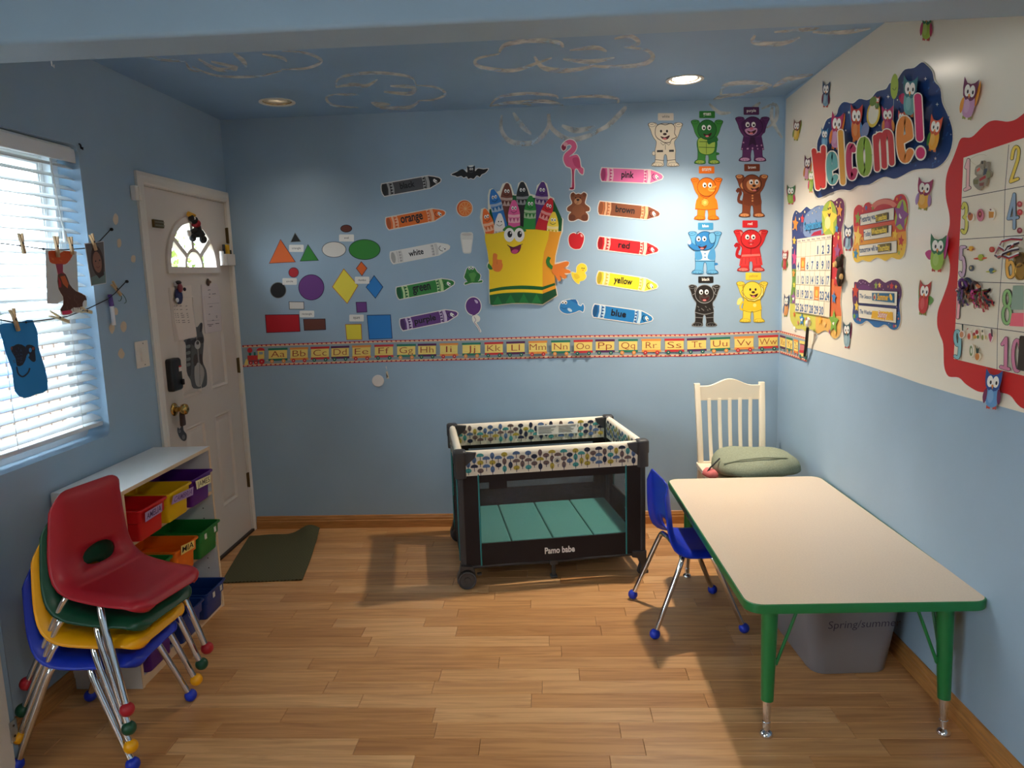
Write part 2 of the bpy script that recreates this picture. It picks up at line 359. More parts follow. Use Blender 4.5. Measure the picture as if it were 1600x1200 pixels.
# ================================================================== furniture
CHROME = mat('chrome', (225, 225, 228), .07, 1.0)
def chair_plastic(name, rgb): return mat(name, rgb, .38, spec=.45, bump=(350, .10))
RED = chair_plastic('red_chair_plastic', (176, 30, 44)); GRN = chair_plastic('dark_green_chair_plastic', (16, 74, 52))
YEL = chair_plastic('yellow_chair_plastic', (250, 176, 10)); BLU = chair_plastic('blue_chair_plastic', (20, 52, 186))
def shell_mesh(m):
    prof = [(-.143, .668), (-.139, .56), (-.133, .475), (-.123, .425), (-.105, .388), (-.065, .368), (0, .362), (.07, .362), (.135, .366), (.172, .358), (.194, .338)]
    # dense Catmull-Rom along the profile
    pp = [prof[0]] + prof + [prof[-1]]; dense = []
    for i in range(1, len(pp)-2):
        for k in range(24):
            t = k/24; a, b, c, d = pp[i-1:i+3]
            dense.append(tuple(.5*(2*b[j] + (c[j]-a[j])*t + (2*a[j]-5*b[j]+4*c[j]-d[j])*t*t + (3*b[j]-a[j]-3*c[j]+d[j])*t**3) for j in (0, 1)))
    dense.append(prof[-1]); acc = [0]
    for p, q in zip(dense, dense[1:]): acc.append(acc[-1]+math.dist(p, q))
    LN = acc[-1]
    def at(s):
        s = min(max(s, 0), LN); i = 0
        lo, hi = 0, len(acc)-2
        while lo < hi:
            md = (lo+hi+1)//2
            if acc[md] <= s: lo = md
            else: hi = md-1
        i = lo; t = (s-acc[i])/max(1e-9, acc[i+1]-acc[i]); p, q = dense[i], dense[i+1]
        tx, tz = q[0]-p[0], q[1]-p[1]; l = math.hypot(tx, tz)
        return p[0]+(q[0]-p[0])*t, p[1]+(q[1]-p[1])*t, -tz/l, tx/l       # normal towards the sitter
    def half(s):
        tt = s/LN
        wd = .138 + (.178-.138)*min(1, tt/.5) if tt < .5 else .178 - .018*max(0, (tt-.55)/.45)
        r = .048
        if s < r: wd -= r - math.sqrt(max(0, r*r-(r-s)**2))
        e = LN-s; r2 = .05
        if e < r2: wd -= r2 - math.sqrt(max(0, r2*r2-(r2-e)**2))
        return wd
    svals = [0, .003, .008, .016, .027, .042] + [.06+i*(LN-.12)/22 for i in range(23)] + [LN-.042, LN-.027, LN-.016, LN-.008, LN-.003, LN]
    us = [-1, -.97, -.92, -.84, -.72, -.56, -.38, -.19, 0, .19, .38, .56, .72, .84, .92, .97, 1]
    nu = len(us)
    def pt(s, y):
        x, z, nx, nz = at(s); u = abs(y)/max(.001, half(s))
        k = max(0, (u-.80)/.20); off = -.024*k*k*min(1, s/.06)
        dish = .006*(1-min(1, u)**2) if s/LN > .5 else -.012*(1-min(1, u)**2)*min(1, s/.1)
        e = 0
        if s < .03: e = -.012*((.03-s)/.03)**2
        return Vector((x + nx*(off+e) - nx*dish, y, z + nz*(off+e) - nz*dish))
    bm = bmesh.new(); V = [[bm.verts.new(pt(s, u*half(s))) for u in us] for s in svals]
    # hand hole in the lower back: block of cells replaced by an elliptical ring
    sc, rs, ry = .246, .040, .070
    j0, j1 = 6, 10
    i0 = max(i for i, s in enumerate(svals) if s < sc-rs*1.25); i1 = min(i for i, s in enumerate(svals) if s > sc+rs*1.25)
    j0 = max(j for j, u in enumerate(us) if u*half(sc) < -ry*1.15); j1 = nu-1-j0
    for i in range(len(svals)-1):
        for j in range(nu-1):
            if i0 <= i < i1 and j0 <= j < j1: continue
            bm.faces.new((V[i][j], V[i+1][j], V[i+1][j+1], V[i][j+1]))
    per = [(i0, j) for j in range(j0, j1)] + [(i, j1) for i in range(i0, i1)] + [(i1, j) for j in range(j1, j0, -1)] + [(i, j0) for i in range(i1, i0, -1)]
    ringv = []
    for i, j in per:
        a = math.atan2((svals[i]-sc)/rs, us[j]*half(svals[i])/ry); ringv.append(bm.verts.new(pt(sc+rs*math.sin(a), ry*math.cos(a))))
    n = len(per)
    for k in range(n):
        a, b = per[k], per[(k+1) % n]; bm.faces.new((V[a[0]][a[1]], V[b[0]][b[1]], ringv[(k+1) % n], ringv[k]))
    bmesh.ops.recalc_face_normals(bm, faces=bm.faces)
    me = bpy.data.meshes.new('seat_shell'); bm.to_mesh(me); bm.free(); me.materials.append(m)
    me.polygons.foreach_set('use_smooth', [True]*len(me.polygons)); return me
def arc(a, b, c, n=6):
    a, b, c = Vector(a), Vector(b), Vector(c); return [a*(1-t)**2 + b*2*t*(1-t) + c*t*t for t in [i/n for i in range(n+1)]]
_legs = {}
def school_chair(label, m, group=None, seat_label=None):
    t = thing('school_chair', label, 'chair', group=group)
    s = link('seat_shell', shell_mesh(m), t, (.026, 0, 0)); sm = s.modifiers.new('thick', 'SOLIDIFY'); sm.thickness = .007; sm.offset = 0
    for sx, sy in ((1, -1), (1, 1), (-1, -1), (-1, 1)):
        top = (sx*.055, sy*.10, .340); sh = (sx*.066+.0, sy*.166, .338); foot = (sx*.194, sy*.196, .026)
        d = Vector(foot)-Vector(sh); kn = Vector(sh)+d*.22
        mb = MB(); mb.tube([top, Vector(top)*.4+Vector(sh)*.6] + arc(Vector(top)*.2+Vector(sh)*.8, sh, kn) + [Vector(foot)], .0115, CHROME, 12)
        l = mb.build('leg', t, 60)
        mb = MB(); mb.ball((sx*.196, sy*.198, .023), .023, m); mb.build('ball_foot', l, 0 or 80)
    for sx in (1, -1):
        mb = MB(); mb.tube([(sx*.055, -.105, .340), (sx*.055, .105, .340)], .0105, CHROME, 10); mb.build('seat_rail', t, 60)
    mb = MB(); mb.tube([(-.055, 0, .340), (.055, 0, .340)], .009, CHROME, 8); mb.build('cross_rail', t, 60)
    for y_ in (-.1, .1):
        mb = MB(); mb.ball((.055, y_*.7, .356), (.009, .009, .004), CHROME); mb.build('rivet', t, 80)
    return t
ch = school_chair('bright blue school chair pushed up to the green edged table', BLU)
ch.location = (.600, 3.205, 0); ch.rotation_euler = (0, 0, math.radians(7))
STK = [(BLU, 'blue school chair at the bottom of the stack by the white shelf'), (YEL, 'yellow school chair between the blue and green ones in the stack'),
       (GRN, 'dark green school chair directly under the red one in the stack'), (RED, 'red school chair with oval hand hole on top of the stack')]
for i, (m, lb) in enumerate(STK):
    c = school_chair(lb, m, 'stacked school chairs')
    # stacked: each chair sits .07 higher, a little turned and tipped forward about its front feet
    yaw = math.radians(-3.9*i); tilt = math.radians(2.1*i)
    piv = Vector((-1.383+.019*i, 2.330-.010*i, .070*i))
    c.matrix_world = Matrix.Translation(piv) @ Matrix.Rotation(yaw, 4, 'Z') @ Matrix.Rotation(tilt, 4, 'Y') @ Matrix.Translation((-.196, 0, 0))

# ------------------------------------------------------------------ table
LAM = mat('beige_laminate', (226, 205, 180), .28, spec=.5, var=(180, .05)); TGRN = mat('green_table_edge', (22, 112, 58), .4, bump=(400, .05)); TLEG = mat('green_enamel', (20, 112, 56), .35)
TW, TD = .772, 1.455
tb = thing('activity_table', 'low rectangular table with beige top, green edge and green legs', 'table', (.990, 2.980, 0), math.radians(.9))
mb = MB(); mb.loft([rrect(TW-.008, TD-.008, .054, z) for z in (.474, .4985)] + [rrect(TW-.012, TD-.012, .052, .4995)], LAM); mb.build('tabletop', tb, 25)
mb = MB(); mb.loft([rrect(TW-.012, TD-.012, .052, .468, 7), rrect(TW-.002, TD-.002, .056, .469, 7), rrect(TW, TD, .058, .474, 7), rrect(TW, TD, .058, .494, 7), rrect(TW-.002, TD-.002, .056, .4985, 7), rrect(TW-.010, TD-.010, .052, .500, 7), rrect(TW-.012, TD-.012, .052, .4985, 7)], TGRN, False, False); mb.build('edge_band', tb, 40)
MB().box(-TW/2+.03, -TD/2+.03, .462, TW/2-.03, TD/2-.03, .474, mat('table_underside', (110, 88, 64), .7)).build('underside', tb, 0)
for sx, sy in ((-1, -1), (1, -1), (-1, 1), (1, 1)):
    ft = Vector((sx*.294, sy*.655, 0)); tp = Vector((sx*.285, sy*.635, .466)); d = tp-ft
    mb = MB(); q = [ft+d*k for k in (.27, .9, 1.0)]; mb.tube([q[0]-d*.001]+q, [.017, .0205, .027, .028], TLEG, 18); lg = mb.build('leg', tb, 50)
    mb = MB(); mb.tube([ft+d*.30, ft+d*.255, ft+d*.10], [.0165, .0160, .0115], CHROME, 16); mb.tube([ft+d*.105, ft+d*.06], [.0135, .0135], CHROME, 16); mb.build('leg_insert', lg, 50)
    mb = MB(); mb.lathe([(.022, 0), (.023, .006), (.018, .014), (.009, .020), (.008, .032)], CHROME, ft); mb.build('glide', lg, 50)
    for dx, dy in ((-sx, 0), (0, -sy)):
        a = ft+d*.53+Vector((dx, dy, 0))*.024; b = tp+Vector((dx*.10, dy*.10, 0)); 
        mb = MB(); mb.tube(arc(a+(tp-ft)*.05, a-Vector((0, 0, .012)), a+(b-a)*.06, 5)+[b], .0055, TLEG, 8); mb.build('brace', tb, 60)
    mb = MB(); mb.lathe([(.042, .458), (.042, .466), (.001, .466)], TLEG, (tp.x, tp.y, 0)); mb.build('mounting_plate', tb, 40)

# ------------------------------------------------------------------ grey storage tote under the table
TOTE = mat('grey_tote_plastic', (134, 134, 140), .42, bump=(200, .06)); 
tt = thing('storage_tote', 'large grey plastic storage tote under the table with handwritten lettering', 'tote', (1.128, 2.905, 0), math.radians(3))
mb = MB(); H_ = .40
mb.loft([rrect(.285, .40, .05, 0), rrect(.300, .415, .055, .008), rrect(.375, .50, .06, .355), rrect(.378, .503, .06, .358), rrect(.384, .508, .062, .372), rrect(.392, .516, .064, .374), rrect(.396, .520, .064, H_), rrect(.372, .496, .06, H_), rrect(.362, .486, .055, .36), rrect(.290, .405, .05, .012)], TOTE); mb.build('tub', tt, 40)
mb = MB(); mb.loft([rrect(.402, .526, .064, .392), rrect(.408, .532, .066, .394), rrect(.408, .532, .066, .410), rrect(.398, .522, .062, .416), rrect(.30, .42, .05, .416), rrect(.29, .41, .05, .424)], TOTE); mb.build('tote_lid', tt, 40)

# ------------------------------------------------------------------ white slat back chair and cushion
WCH = mat('cream_painted_wood', (240, 226, 200), .38, var=(4, .03))
wc = thing('slat_back_chair', 'cream painted wooden chair with arched crest rail and five back slats', 'chair', (1.050, 4.06, 0), math.radians(0))
def back_y(z): return .165 + .075*max(0, (z-.43)/.47)**1.3
def hx(z): return .176 + .010*max(0, (z-.43)/.47)
for s in (-1, 1):
    mb = MB(); zs = [0, .2, .43, .55, .68, .80, .898]
    mb.loft([rrect(.033, .030, .006, z, 2, s*hx(z), back_y(z) + (.05*(.43-z)/.43 if z < .43 else 0)) for z in zs], WCH); mb.build('back_post', wc, 40)
    mb = MB(); mb.loft([rrect(a, a, .008, z, 2, s*.185, -.175) for z, a in ((0, .028), (.2, .034), (.41, .042))], WCH); mb.build('front_leg', wc, 40)
    mb = MB(); mb.tube([(s*.182, -.17, .16), (s*.18, .19, .16)], .011, WCH); mb.build('stretcher', wc, 60)
pts = [(-.172, .80)]
for i in range(17):
    u = -1+2*i/16; k = abs(u); pts.append((.172*u, 0.884 + .040*(.5+.5*math.cos(math.pi*min(1, k/.78))) ))
pts.append((.172, .80)); pts = [pts[0]] + [(x, z) for x, z in pts[1:-1]] + [pts[-1]]
mb = MB(); mb.prism(pts, 1, back_y(.86)-.011, back_y(.86)+.011, WCH); bevel(mb.build('crest_rail', wc, 40), .004)
for i in range(5):
    x = -.117+.0585*i; mb = MB(); zs = [.44, .52, .60, .68, .74, .81]
    mb.loft([rrect(.021, .010, .003, z, 2, x*(.965+.05*(z-.44)/.37), back_y(z)+.014*math.sin(math.pi*(z-.44)/.37)) for z in zs], WCH); mb.build('back_slat', wc, 40)
mb = MB(); mb.prism([(-.165, .41), (.165, .41), (.165, .45), (-.165, .45)], 1, .150, .172, WCH); mb.build('lower_back_rail', wc, 30)
mb = MB(); mb.loft([rrect(.40, .40, .03, z) for z in (.415, .422, .436, .442)], WCH); bevel(mb.build('seat', wc, 40), .004)
mb = MB(); mb.box(-.18, -.185, .35, .18, -.165, .415, WCH).box(-.18, .165, .35, .18, .18, .415, WCH); mb.build('apron', wc, 30)
CUSH = mat('grey_green_felt', (146, 152, 130), .95, spec=.1, bump=(420, .6), var=(230, .22))
def pillow(name, c, r, m, e=.62, rot=0, nz=.0, seed=1, flat=.35):
    mb = MB(); rr = random.Random(seed); n, k = 40, 18; loops = []
    for i in range(1, k):
        t = -math.pi/2+math.pi*i/k; cz, sz = abs(math.cos(t))**e, (abs(math.sin(t))**.9)*(1 if t > 0 else -flat)
        l = []
        for j in range(n):
            a = 2*math.pi*j/n; ca = math.copysign(abs(math.cos(a))**e, math.cos(a)); sa = math.copysign(abs(math.sin(a))**e, math.sin(a))
            wob = 1+nz*(.6*math.sin(3*a+seed)+.4*math.sin(5*a+2*seed))
            l.append((r[0]*cz*ca*wob, r[1]*cz*sa*wob, r[2]*sz*(1+.16*math.sin(2.2*a+seed)*cz) + .010*math.sin(9*ca+seed)*cz*nz*6))
        loops.append(l)
    mb.loft(loops, m); o = mb.build(name, None, 80); o.location = c; o.rotation_euler = (0, 0, rot); return o
cu = pillow('seat_cushion', (1.115, 4.0, .478), (.228, .20, .098), CUSH, .75, .1, .05, 2)
tag(cu, 'lumpy grey green felt cushion heaped on the cream wooden chair', 'cushion')
mb = MB(); mb.tube([(-.20, -.10, .046), (-.12, -.135, .074), (0, -.15, .085), (.12, -.14, .075), (.20, -.10, .042)], .004, mat('felt_seam', (124, 130, 108), .95), 6); mb.build('seam', cu, 60)
bg_ = tag(pillow('pink_pouch', (.862, 3.915, .457), (.036, .05, .035), mat('pink_fabric', (226, 120, 118), .8), .8, .3, .03, 4), 'small pink pouch beside the cushion on the cream chair', 'pouch')
mb = MB(); mb.tube([(-.03, -.01, .01), (-.012, -.02, .045), (.03, -.015, .075), (.055, 0, .085)], .0045, mat('dark_strap', (48, 46, 48), .7), 6); mb.build('strap', bg_, 60)

# ------------------------------------------------------------------ playpen
PPB = mat('dark_brown_fabric', (44, 37, 36), .85, spec=.2, bump=(500, .25)); PPC = mat('charcoal_plastic', (52, 52, 54), .45); TEAL = mat('teal_piping', (40, 128, 128), .7)
MATT = mat('teal_mattress_fabric', (82, 156, 148), .8, bump=(300, .2)); CREAM = mat('cream_print_fabric', (236, 226, 206), .85, bump=(500, .15))
MESH = mat('fine_mesh_netting', (92, 90, 90), .9, alpha=.24)
TREES = [mat('print_%d' % i, c, .85) for i, c in enumerate(((34, 42, 66), (70, 150, 146), (180, 160, 62), (86, 112, 150), (112, 92, 88)))]
pp = thing('playpen', 'folding playpen with tree print rail and dark mesh sides', 'playpen', (-.050, 3.940, 0), math.radians(10.3))
PL, PD, PH = .930, .665, .697
# printed rails: a padded fabric sleeve with the tree print on both faces
def rail(a, b, seed, dip=.0):
    a, b = Vector(a), Vector(b); d = (b-a).normalized(); nrm = Vector((-d.y, d.x, 0)); L_ = (b-a).length; rr = random.Random(seed); mb = MB()
    sec = [(-.016, -.115), (-.019, -.06), (-.020, -.015), (-.014, .004), (0, .010), (.014, .004), (.020, -.015), (.019, -.06), (.016, -.115)]
    def P(s, off, z):
        sag = dip*math.sin(math.pi*s/L_); return a + d*s + nrm*off + Vector((0, 0, z-sag))
    mb.loft([[P(L_*i/12, o, z) for o, z in sec] for i in range(13)], CREAM)
    for side in (-1, 1):
        col = 0; s = .02
        while s < L_-.02:
            for rw in range(3):
                z = -.016-.036*rw - (.018 if col % 2 else 0) + rr.uniform(-.003, .003)
                if z < -.098: continue
                m = rr.choice(TREES); o = .0212*side; kind = rr.randrange(3); sx, sz = (.016, .012) if kind == 0 else (.011, .017) if kind == 1 else (.019, .013)
                pts = [P(s+sx*math.cos(t*math.pi/5), o, z+sz*max(-.35 if kind == 2 else -1, math.sin(t*math.pi/5))) for t in range(10)]
                mb.add(pts, [tuple(range(10))], m)
                mb.add([P(s-.0016, o*1.02, z-sz-.010), P(s+.0016, o*1.02, z-sz-.010), P(s+.0016, o*1.02, z-.002), P(s-.0016, o*1.02, z-.002)], [(0, 1, 2, 3)], TREES[0])
            s += .030; col += 1
    return mb.build('printed_rail', pp, 50, fix=False)
hx_, hy_ = PL/2, PD/2
rail((-hx_+.02, -hy_, PH), (hx_-.02, -hy_, PH), 1); rail((-hx_+.02, hy_, PH), (hx_-.02, hy_, PH), 2); rail((-hx_, -hy_+.02, PH), (-hx_, hy_-.02, PH), 3); rail((hx_, -hy_+.02, PH), (hx_, hy_-.02, PH), 4)
for sx in (-1, 1):
    for sy in (-1, 1):
        mb = MB(); c = (sx*hx_, sy*hy_)
        mb.loft([rrect(.058, .058, .014, z, 4, *c) for z in (PH-.125, PH-.055)] + [rrect(.064, .064, .016, z, 4, *c) for z in (PH-.05, PH+.008)] + [rrect(.050, .050, .014, PH+.016, 4, *c)], PPC)
        mb.prism([(sx*hx_, PH-.085), (sx*(hx_-.075), PH-.022), (sx*(hx_-.082), PH+.004), (sx*hx_, PH+.010)], 1, sy*hy_-.024, sy*hy_+.024, PPC)
        cc = bevel(mb.build('corner_cap', pp, 40), .003)
        mb = MB(); mb.tube([(sx*(hx_-.018), sy*(hy_+.0245), PH-.03), (sx*(hx_-.018), sy*(hy_+.027), PH-.03)], .005, PPC); mb.build('screw', cc)
        mb = MB(); mb.loft([rrect(.030, .030, .006, z, 3, *c) for z in (.115, PH-.1)], PPC); mb.build('corner_post', pp, 40)
# fabric walls: dark end panels at each corner, dark lower band, netting between
def panel(name, a, b, z0, z1, m, th=.003, out=0):
    a, b = Vector(a), Vector(b); d = (b-a).normalized(); n = Vector((d.y, -d.x, 0)); mb = MB()
    lo = [a+n*(out-th), b+n*(out-th), b+n*(out+th), a+n*(out+th)]
    mb.loft([[p+Vector((0, 0, z)) for p in lo] for z in (z0, z1)], m); return mb.build(name, pp, 0)
cs = [(-hx_, -hy_), (hx_, -hy_), (hx_, hy_), (-hx_, hy_)]
for i in range(4):
    a, b = Vector((*cs[i], 0)), Vector((*cs[(i+1) % 4], 0)); d = (b-a).normalized(); L_ = (b-a).length; wd = .088 if L_ > .8 else .075
    panel('fabric_panel', a+d*.01, a+d*wd, .115, PH-.105, PPB, .006, .008); panel('fabric_panel', b-d*wd, b-d*.01, .115, PH-.105, PPB, .006, .008)
    panel('fabric_band', a+d*wd, b-d*wd, .112, .225 if i == 0 else .305, PPB, .005, .008); panel('fabric_band', a+d*wd, b-d*wd, PH-.155 if i in (0,) else PH-.14, PH-.105, PPB, .004, .006)
    panel('mesh_window', a+d*wd, b-d*wd, .225 if i == 0 else .305, PH-.14, MESH, .0006, .006)
    for q in (a+d*wd, b-d*wd):
        n = Vector((d.y, -d.x, 0)); mb = MB(); mb.tube([q+n*.014+Vector((0, 0, .112)), q+n*.014+Vector((0, 0, PH-.11))], .004, TEAL, 8); mb.build('teal_piping', pp, 60)
mb = MB(); mb.box(-.325, -hy_-.012, PH-.19, -.235, -hy_-.006, PH-.15, PPB); mb.build('fabric_tab', pp, 0)
# mattress of four folding boards on a floor
MB().box(-hx_+.02, -hy_+.02, .175, hx_-.02, hy_-.02, .190, PPB).build('pen_floor', pp, 0)
for i in range(4):
    x0 = -hx_+.035+i*(PL-.07)/4; mb = MB(); mb.box(x0+.002, -hy_+.03, .190, x0+(PL-.07)/4-.002, hy_-.03, .216, MATT); bevel(mb.build('mattress_board', pp, 40), .008, 3)
# warning label inside the far rail
mb = MB(); LBL = paper((236, 232, 222)); LTX = paper((120, 118, 114))
mb.box(.03, hy_-.0235, PH-.078, .275, hy_-.0215, PH-.020, LBL)
for j in range(7):
    for x0, x1 in ((.04, .145), (.16, .265)):
        mb.box(x0, hy_-.0243, PH-.030-j*.0065, x1-(.03 if j % 3 == 2 else .004*j), hy_-.0235, PH-.0275-j*.0065, LTX)
mb.build('warning_label', pp, 0)
mb = MB(); mb.prism(ring(.021, 24, .02, PH-.062), 1, -hy_-.0240, -hy_-.0215, LBL); mb.prism(ring(.0165, 24, .02, PH-.062), 1, -hy_-.0250, -hy_-.0238, paper((205, 196, 176)))
mb.prism([(.010, PH-.066), (.020, PH-.052), (.031, PH-.064), (.022, PH-.072)], 1, -hy_-.0256, -hy_-.0248, paper((70, 76, 92))); mb.build('round_badge', pp, 0)
# under frame, centre foot, wheels at one end and feet at the other
mb = MB()
for sy in (-1, 1):
    mb.tube([(-hx_, sy*hy_, .105), (-.10, sy*hy_*.93, .092), (0, sy*hy_*.9, .085), (.10, sy*hy_*.93, .092), (hx_, sy*hy_, .105)], .010, PPC)
mb.tube([(0, -hy_*.9, .085), (0, hy_*.9, .085)], .010, PPC); mb.build('under_frame', pp, 60)
for sy in (-1, 1):
    mb = MB(); mb.box(-.022, sy*hy_*.9-.02, .072, .022, sy*hy_*.9+.02, .100, PPC).box(-.010, sy*hy_*.9-.011, .012, .010, sy*hy_*.9+.011, .075, PPC).box(-.018, sy*hy_*.9-.02, 0, .018, sy*hy_*.9+.02, .013, PPC)
    bevel(mb.build('centre_foot', pp, 40), .004)
    mb = MB(); c = (hx_, sy*hy_)
    mb.prism([(hx_-.06, .125), (hx_+.018, .125), (hx_+.018, .03), (hx_+.028, .012), (hx_+.028, 0), (hx_-.026, 0), (hx_-.022, .02), (hx_-.012, .05), (hx_-.028, .085), (hx_-.06, .092)], 1, sy*hy_-.020, sy*hy_+.020, PPC); bevel(mb.build('end_foot', pp, 40), .004)
    mb = MB(); x0 = -hx_+.012; yy = sy*(hy_+.006)
    mb.prism([(x0-.030, .125), (x0+.030, .115)] + [(x0+.05*math.cos(math.radians(a)), .048+.056*math.sin(math.radians(a))) for a in range(30, 200, 12)], 1, yy-.026, yy+.024, PPC); hs = bevel(mb.build('wheel_housing', pp, 40), .003)
    mb = MB(); prof = [(.004, -.028), (.016, -.029), (.018, -.024), (.036, -.024), (.040, -.029), (.046, -.027), (.047, -.020), (.047, .014), (.044, .020), (.001, .020)]
    mb.lathe(prof, mat('wheel_plastic', (66, 64, 64), .4), (x0, yy-.004, .047), 'y', 28); mb.build('wheel', hs, 40)
    mb = MB(); mb.box(x0+.052, yy-.012, .062, x0+.075, yy+.008, .071, PPC); mb.build('brake_lever', hs)
# ------------------------------------------------------------------ shelf unit with trays
SHW = mat('white_laminate_board', (226, 226, 224), .35); SHE = mat('pale_wood_edge', (220, 194, 160), .5, var=(12, .08))
SX0, SX1, SYA, SYB, SH = XL+.012, -1.616, 2.608, 3.345, .800
sh = thing('cubby_shelf', 'white three tier cubby shelf with pale wood front edges holding coloured trays', 'shelf', (-1.752, 2.976, 0))
ox, oy = -1.752, 2.976
def brd(name, x0, y0, z0, x1, y1, z1, edges):
    o = bevel(MB().box(x0-ox, y0-oy, z0, x1-ox, y1-oy, z1, SHW).build(name, sh, 0), .0015, 2)
    MB().box(x1-ox-.0002, y0-oy+.0005, z0+.0005, x1-ox+.0022, y1-oy-.0005, z1-.0005, SHE).build('edge_strip', o, 0); return o
brd('top_board', SX0, SYA, SH-.016, SX1, SYB, SH, 1)
brd('side_board', SX0, SYA, 0, SX1, SYA+.016, SH-.016, 1); brd('side_board', SX0, SYB-.016, 0, SX1, SYB, SH-.016, 1)
for z in (.570, .318): brd('shelf_board', SX0, SYA+.016, z, SX1-.003, SYB-.016, z+.016, 1)
brd('bottom_board', SX0, SYA+.016, .028, SX1-.003, SYB-.016, .044, 1)
MB().box(SX1-ox-.016, SYA+.016-oy, .001, SX1-ox-.002, SYB-.016-oy, .028, SHE).build('kick_rail', sh, 0)
MB().box(SX0-ox-.003, SYA-oy+.002, .03, SX0-ox, SYB-oy-.002, SH-.004, SHW).build('back_panel', sh, 0)
PEG = mat('peg_hole', (40, 36, 32), .8); mb = MB()
for yy in (SYA+.016, SYB-.0162):
    for z in (.20, .25, .45, .50):
        mb.prism(ring(.003, 10, SX1-.05-ox, z), 1, yy-oy-.0003, yy-oy+.0003, PEG)
mb.build('peg_holes', sh, 0)
def tray(label, rgb, y, z, xf, labelcol=None, text=None, velcro=None):
    m = mat('tray_%d_%d_%d' % rgb, rgb, .38, spec=.45)
    t = thing('cubby_tray', label, 'tray', (xf, y, z), 0, 'cubby trays in the shelf')
    D_ = .262; mb = MB(); cx = -D_/2
    def rr_(w_, d_, z_, r=.014): return rrect(d_, w_, r, z_, 4, cx, 0)
    mb.loft([rr_(.160, D_-.05, .0005), rr_(.164, D_-.046, .004), rr_(.170, D_-.038, .072), rr_(.184, D_-.022, .075), rr_(.188, D_-.018, .118), rr_(.203, D_-.002, .119), rr_(.205, D_, .124), rr_(.203, D_-.002, .128), rr_(.190, D_-.015, .128), rr_(.184, D_-.022, .124), rr_(.180, D_-.026, .078), rr_(.164, D_-.044, .074), rr_(.156, D_-.054, .005)], m); mb.build('tray_body', t, 35)
    if velcro:
        for yy in velcro: MB().box(-.0095, yy-.010, .084, -.0078, yy+.010, .108, mat('velcro_tab', (206, 206, 200), .8)).build('velcro_tab', t, 0)
    return t
TR = {}
RT_, YT_, PT_, GT_, OT_, BT_ = (214, 22, 28), (232, 190, 8), (84, 24, 128), (18, 120, 50), (236, 112, 12), (8, 52, 120)
XFT = -1.560
T1 = tray('red tray with purple name label on the top shelf', RT_, 2.733, .5865, XFT)
T2 = tray('yellow tray with torn purple name label on the top shelf', YT_, 2.945, .5865, XFT+.0)
T3 = tray('purple tray with cream name label on the top shelf', PT_, 3.150, .5865, XFT)
tray('green tray on the middle shelf partly behind the red chair', GT_, 2.733, .3345, XFT, velcro=(-.03, .05))
T5 = tray('orange tray with yellow name label on the middle shelf', OT_, 2.957, .3345, XFT)
tray('green tray with two velcro tabs on the middle shelf beside the door', GT_, 3.178, .3345, XFT, velcro=(-.045, .05))
tray('purple tray on the bottom shelf behind the chair legs', PT_, 2.733, .0445, XFT-.02)
tray('dark blue tray in the middle of the bottom shelf', BT_, 2.955, .0445, XFT+.0)
tray('dark blue tray with two velcro tabs on the bottom shelf beside the door', BT_, 3.178, .0445, XFT, velcro=(-.02, .055))
# ------------------------------------------------------------------ door mat
MATM = mat('dark_green_ribbed_mat', (66, 70, 48), .95, spec=.1); _nt = MATM.node_tree; _b = _nt.nodes['Principled BSDF']
_tc = _nt.nodes.new('ShaderNodeTexCoord'); _wv = _nt.nodes.new('ShaderNodeTexWave'); _wv.inputs['Scale'].default_value = 28; _wv.inputs['Distortion'].default_value = 1.5; _wv.inputs['Detail'].default_value = 3
_mp = _nt.nodes.new('ShaderNodeMapping'); _mp.inputs['Rotation'].default_value = (0, 0, .9); _nt.links.new(_tc.outputs['Object'], _mp.inputs[0]); _nt.links.new(_mp.outputs[0], _wv.inputs[0])
_bp = _nt.nodes.new('ShaderNodeBump'); _bp.inputs['Strength'].default_value = .8; _bp.inputs['Distance'].default_value = .003; _nt.links.new(_wv.outputs['Fac'], _bp.inputs['Height']); _nt.links.new(_bp.outputs[0], _b.inputs['Normal'])
_cr = _nt.nodes.new('ShaderNodeValToRGB'); _cr.color_ramp.elements[0].color = (*lin((72, 72, 52)), 1); _cr.color_ramp.elements[1].color = (*lin((104, 102, 78)), 1); _nt.links.new(_wv.outputs['Fac'], _cr.inputs[0]); _nt.links.new(_cr.outputs[0], _b.inputs['Base Color'])
A_, B_, C_, D_ = Vector((-1.745, 3.600)), Vector((-1.318, 3.628)), Vector((-1.440, 4.330)), Vector((-1.875, 4.300))
nU, nV = 26, 36; top, bot = [], []
for i in range(nV+1):
    for j in range(nU+1):
        u, v = j/nU, i/nV; p = (A_*(1-u)+B_*u)*(1-v) + (D_*(1-u)+C_*u)*v
        z = .006 + .055*math.exp(-((u-.86)**2/.035+(v-.98)**2/.018)) + .012*math.exp(-((u-.95)**2/.02+(v-.7)**2/.03)) + .004*math.sin(5*u+3*v)**2
        top.append((p.x, p.y, z)); bot.append((p.x, p.y, max(.0005, z-.006)))
mb = MB(); n_ = (nU+1); fs = []; N_ = len(top)
for i in range(nV):
    for j in range(nU):
        a = i*n_+j; fs.append((a, a+1, a+1+n_, a+n_)); fs.append((a+N_, a+n_+N_, a+1+n_+N_, a+1+N_))
edge = [j for j in range(n_)] + [i*n_+nU for i in range(1, nV+1)] + [nV*n_+j for j in range(nU-1, -1, -1)] + [i*n_ for i in range(nV-1, 0, -1)]
for a, b in zip(edge, edge[1:]+edge[:1]): fs.append((a, a+N_, b+N_, b))
mb.add(top+bot, fs, MATM); tag(mb.build('door_mat', None, 60), 'dark green ribbed door mat with one curled corner by the door', 'mat')
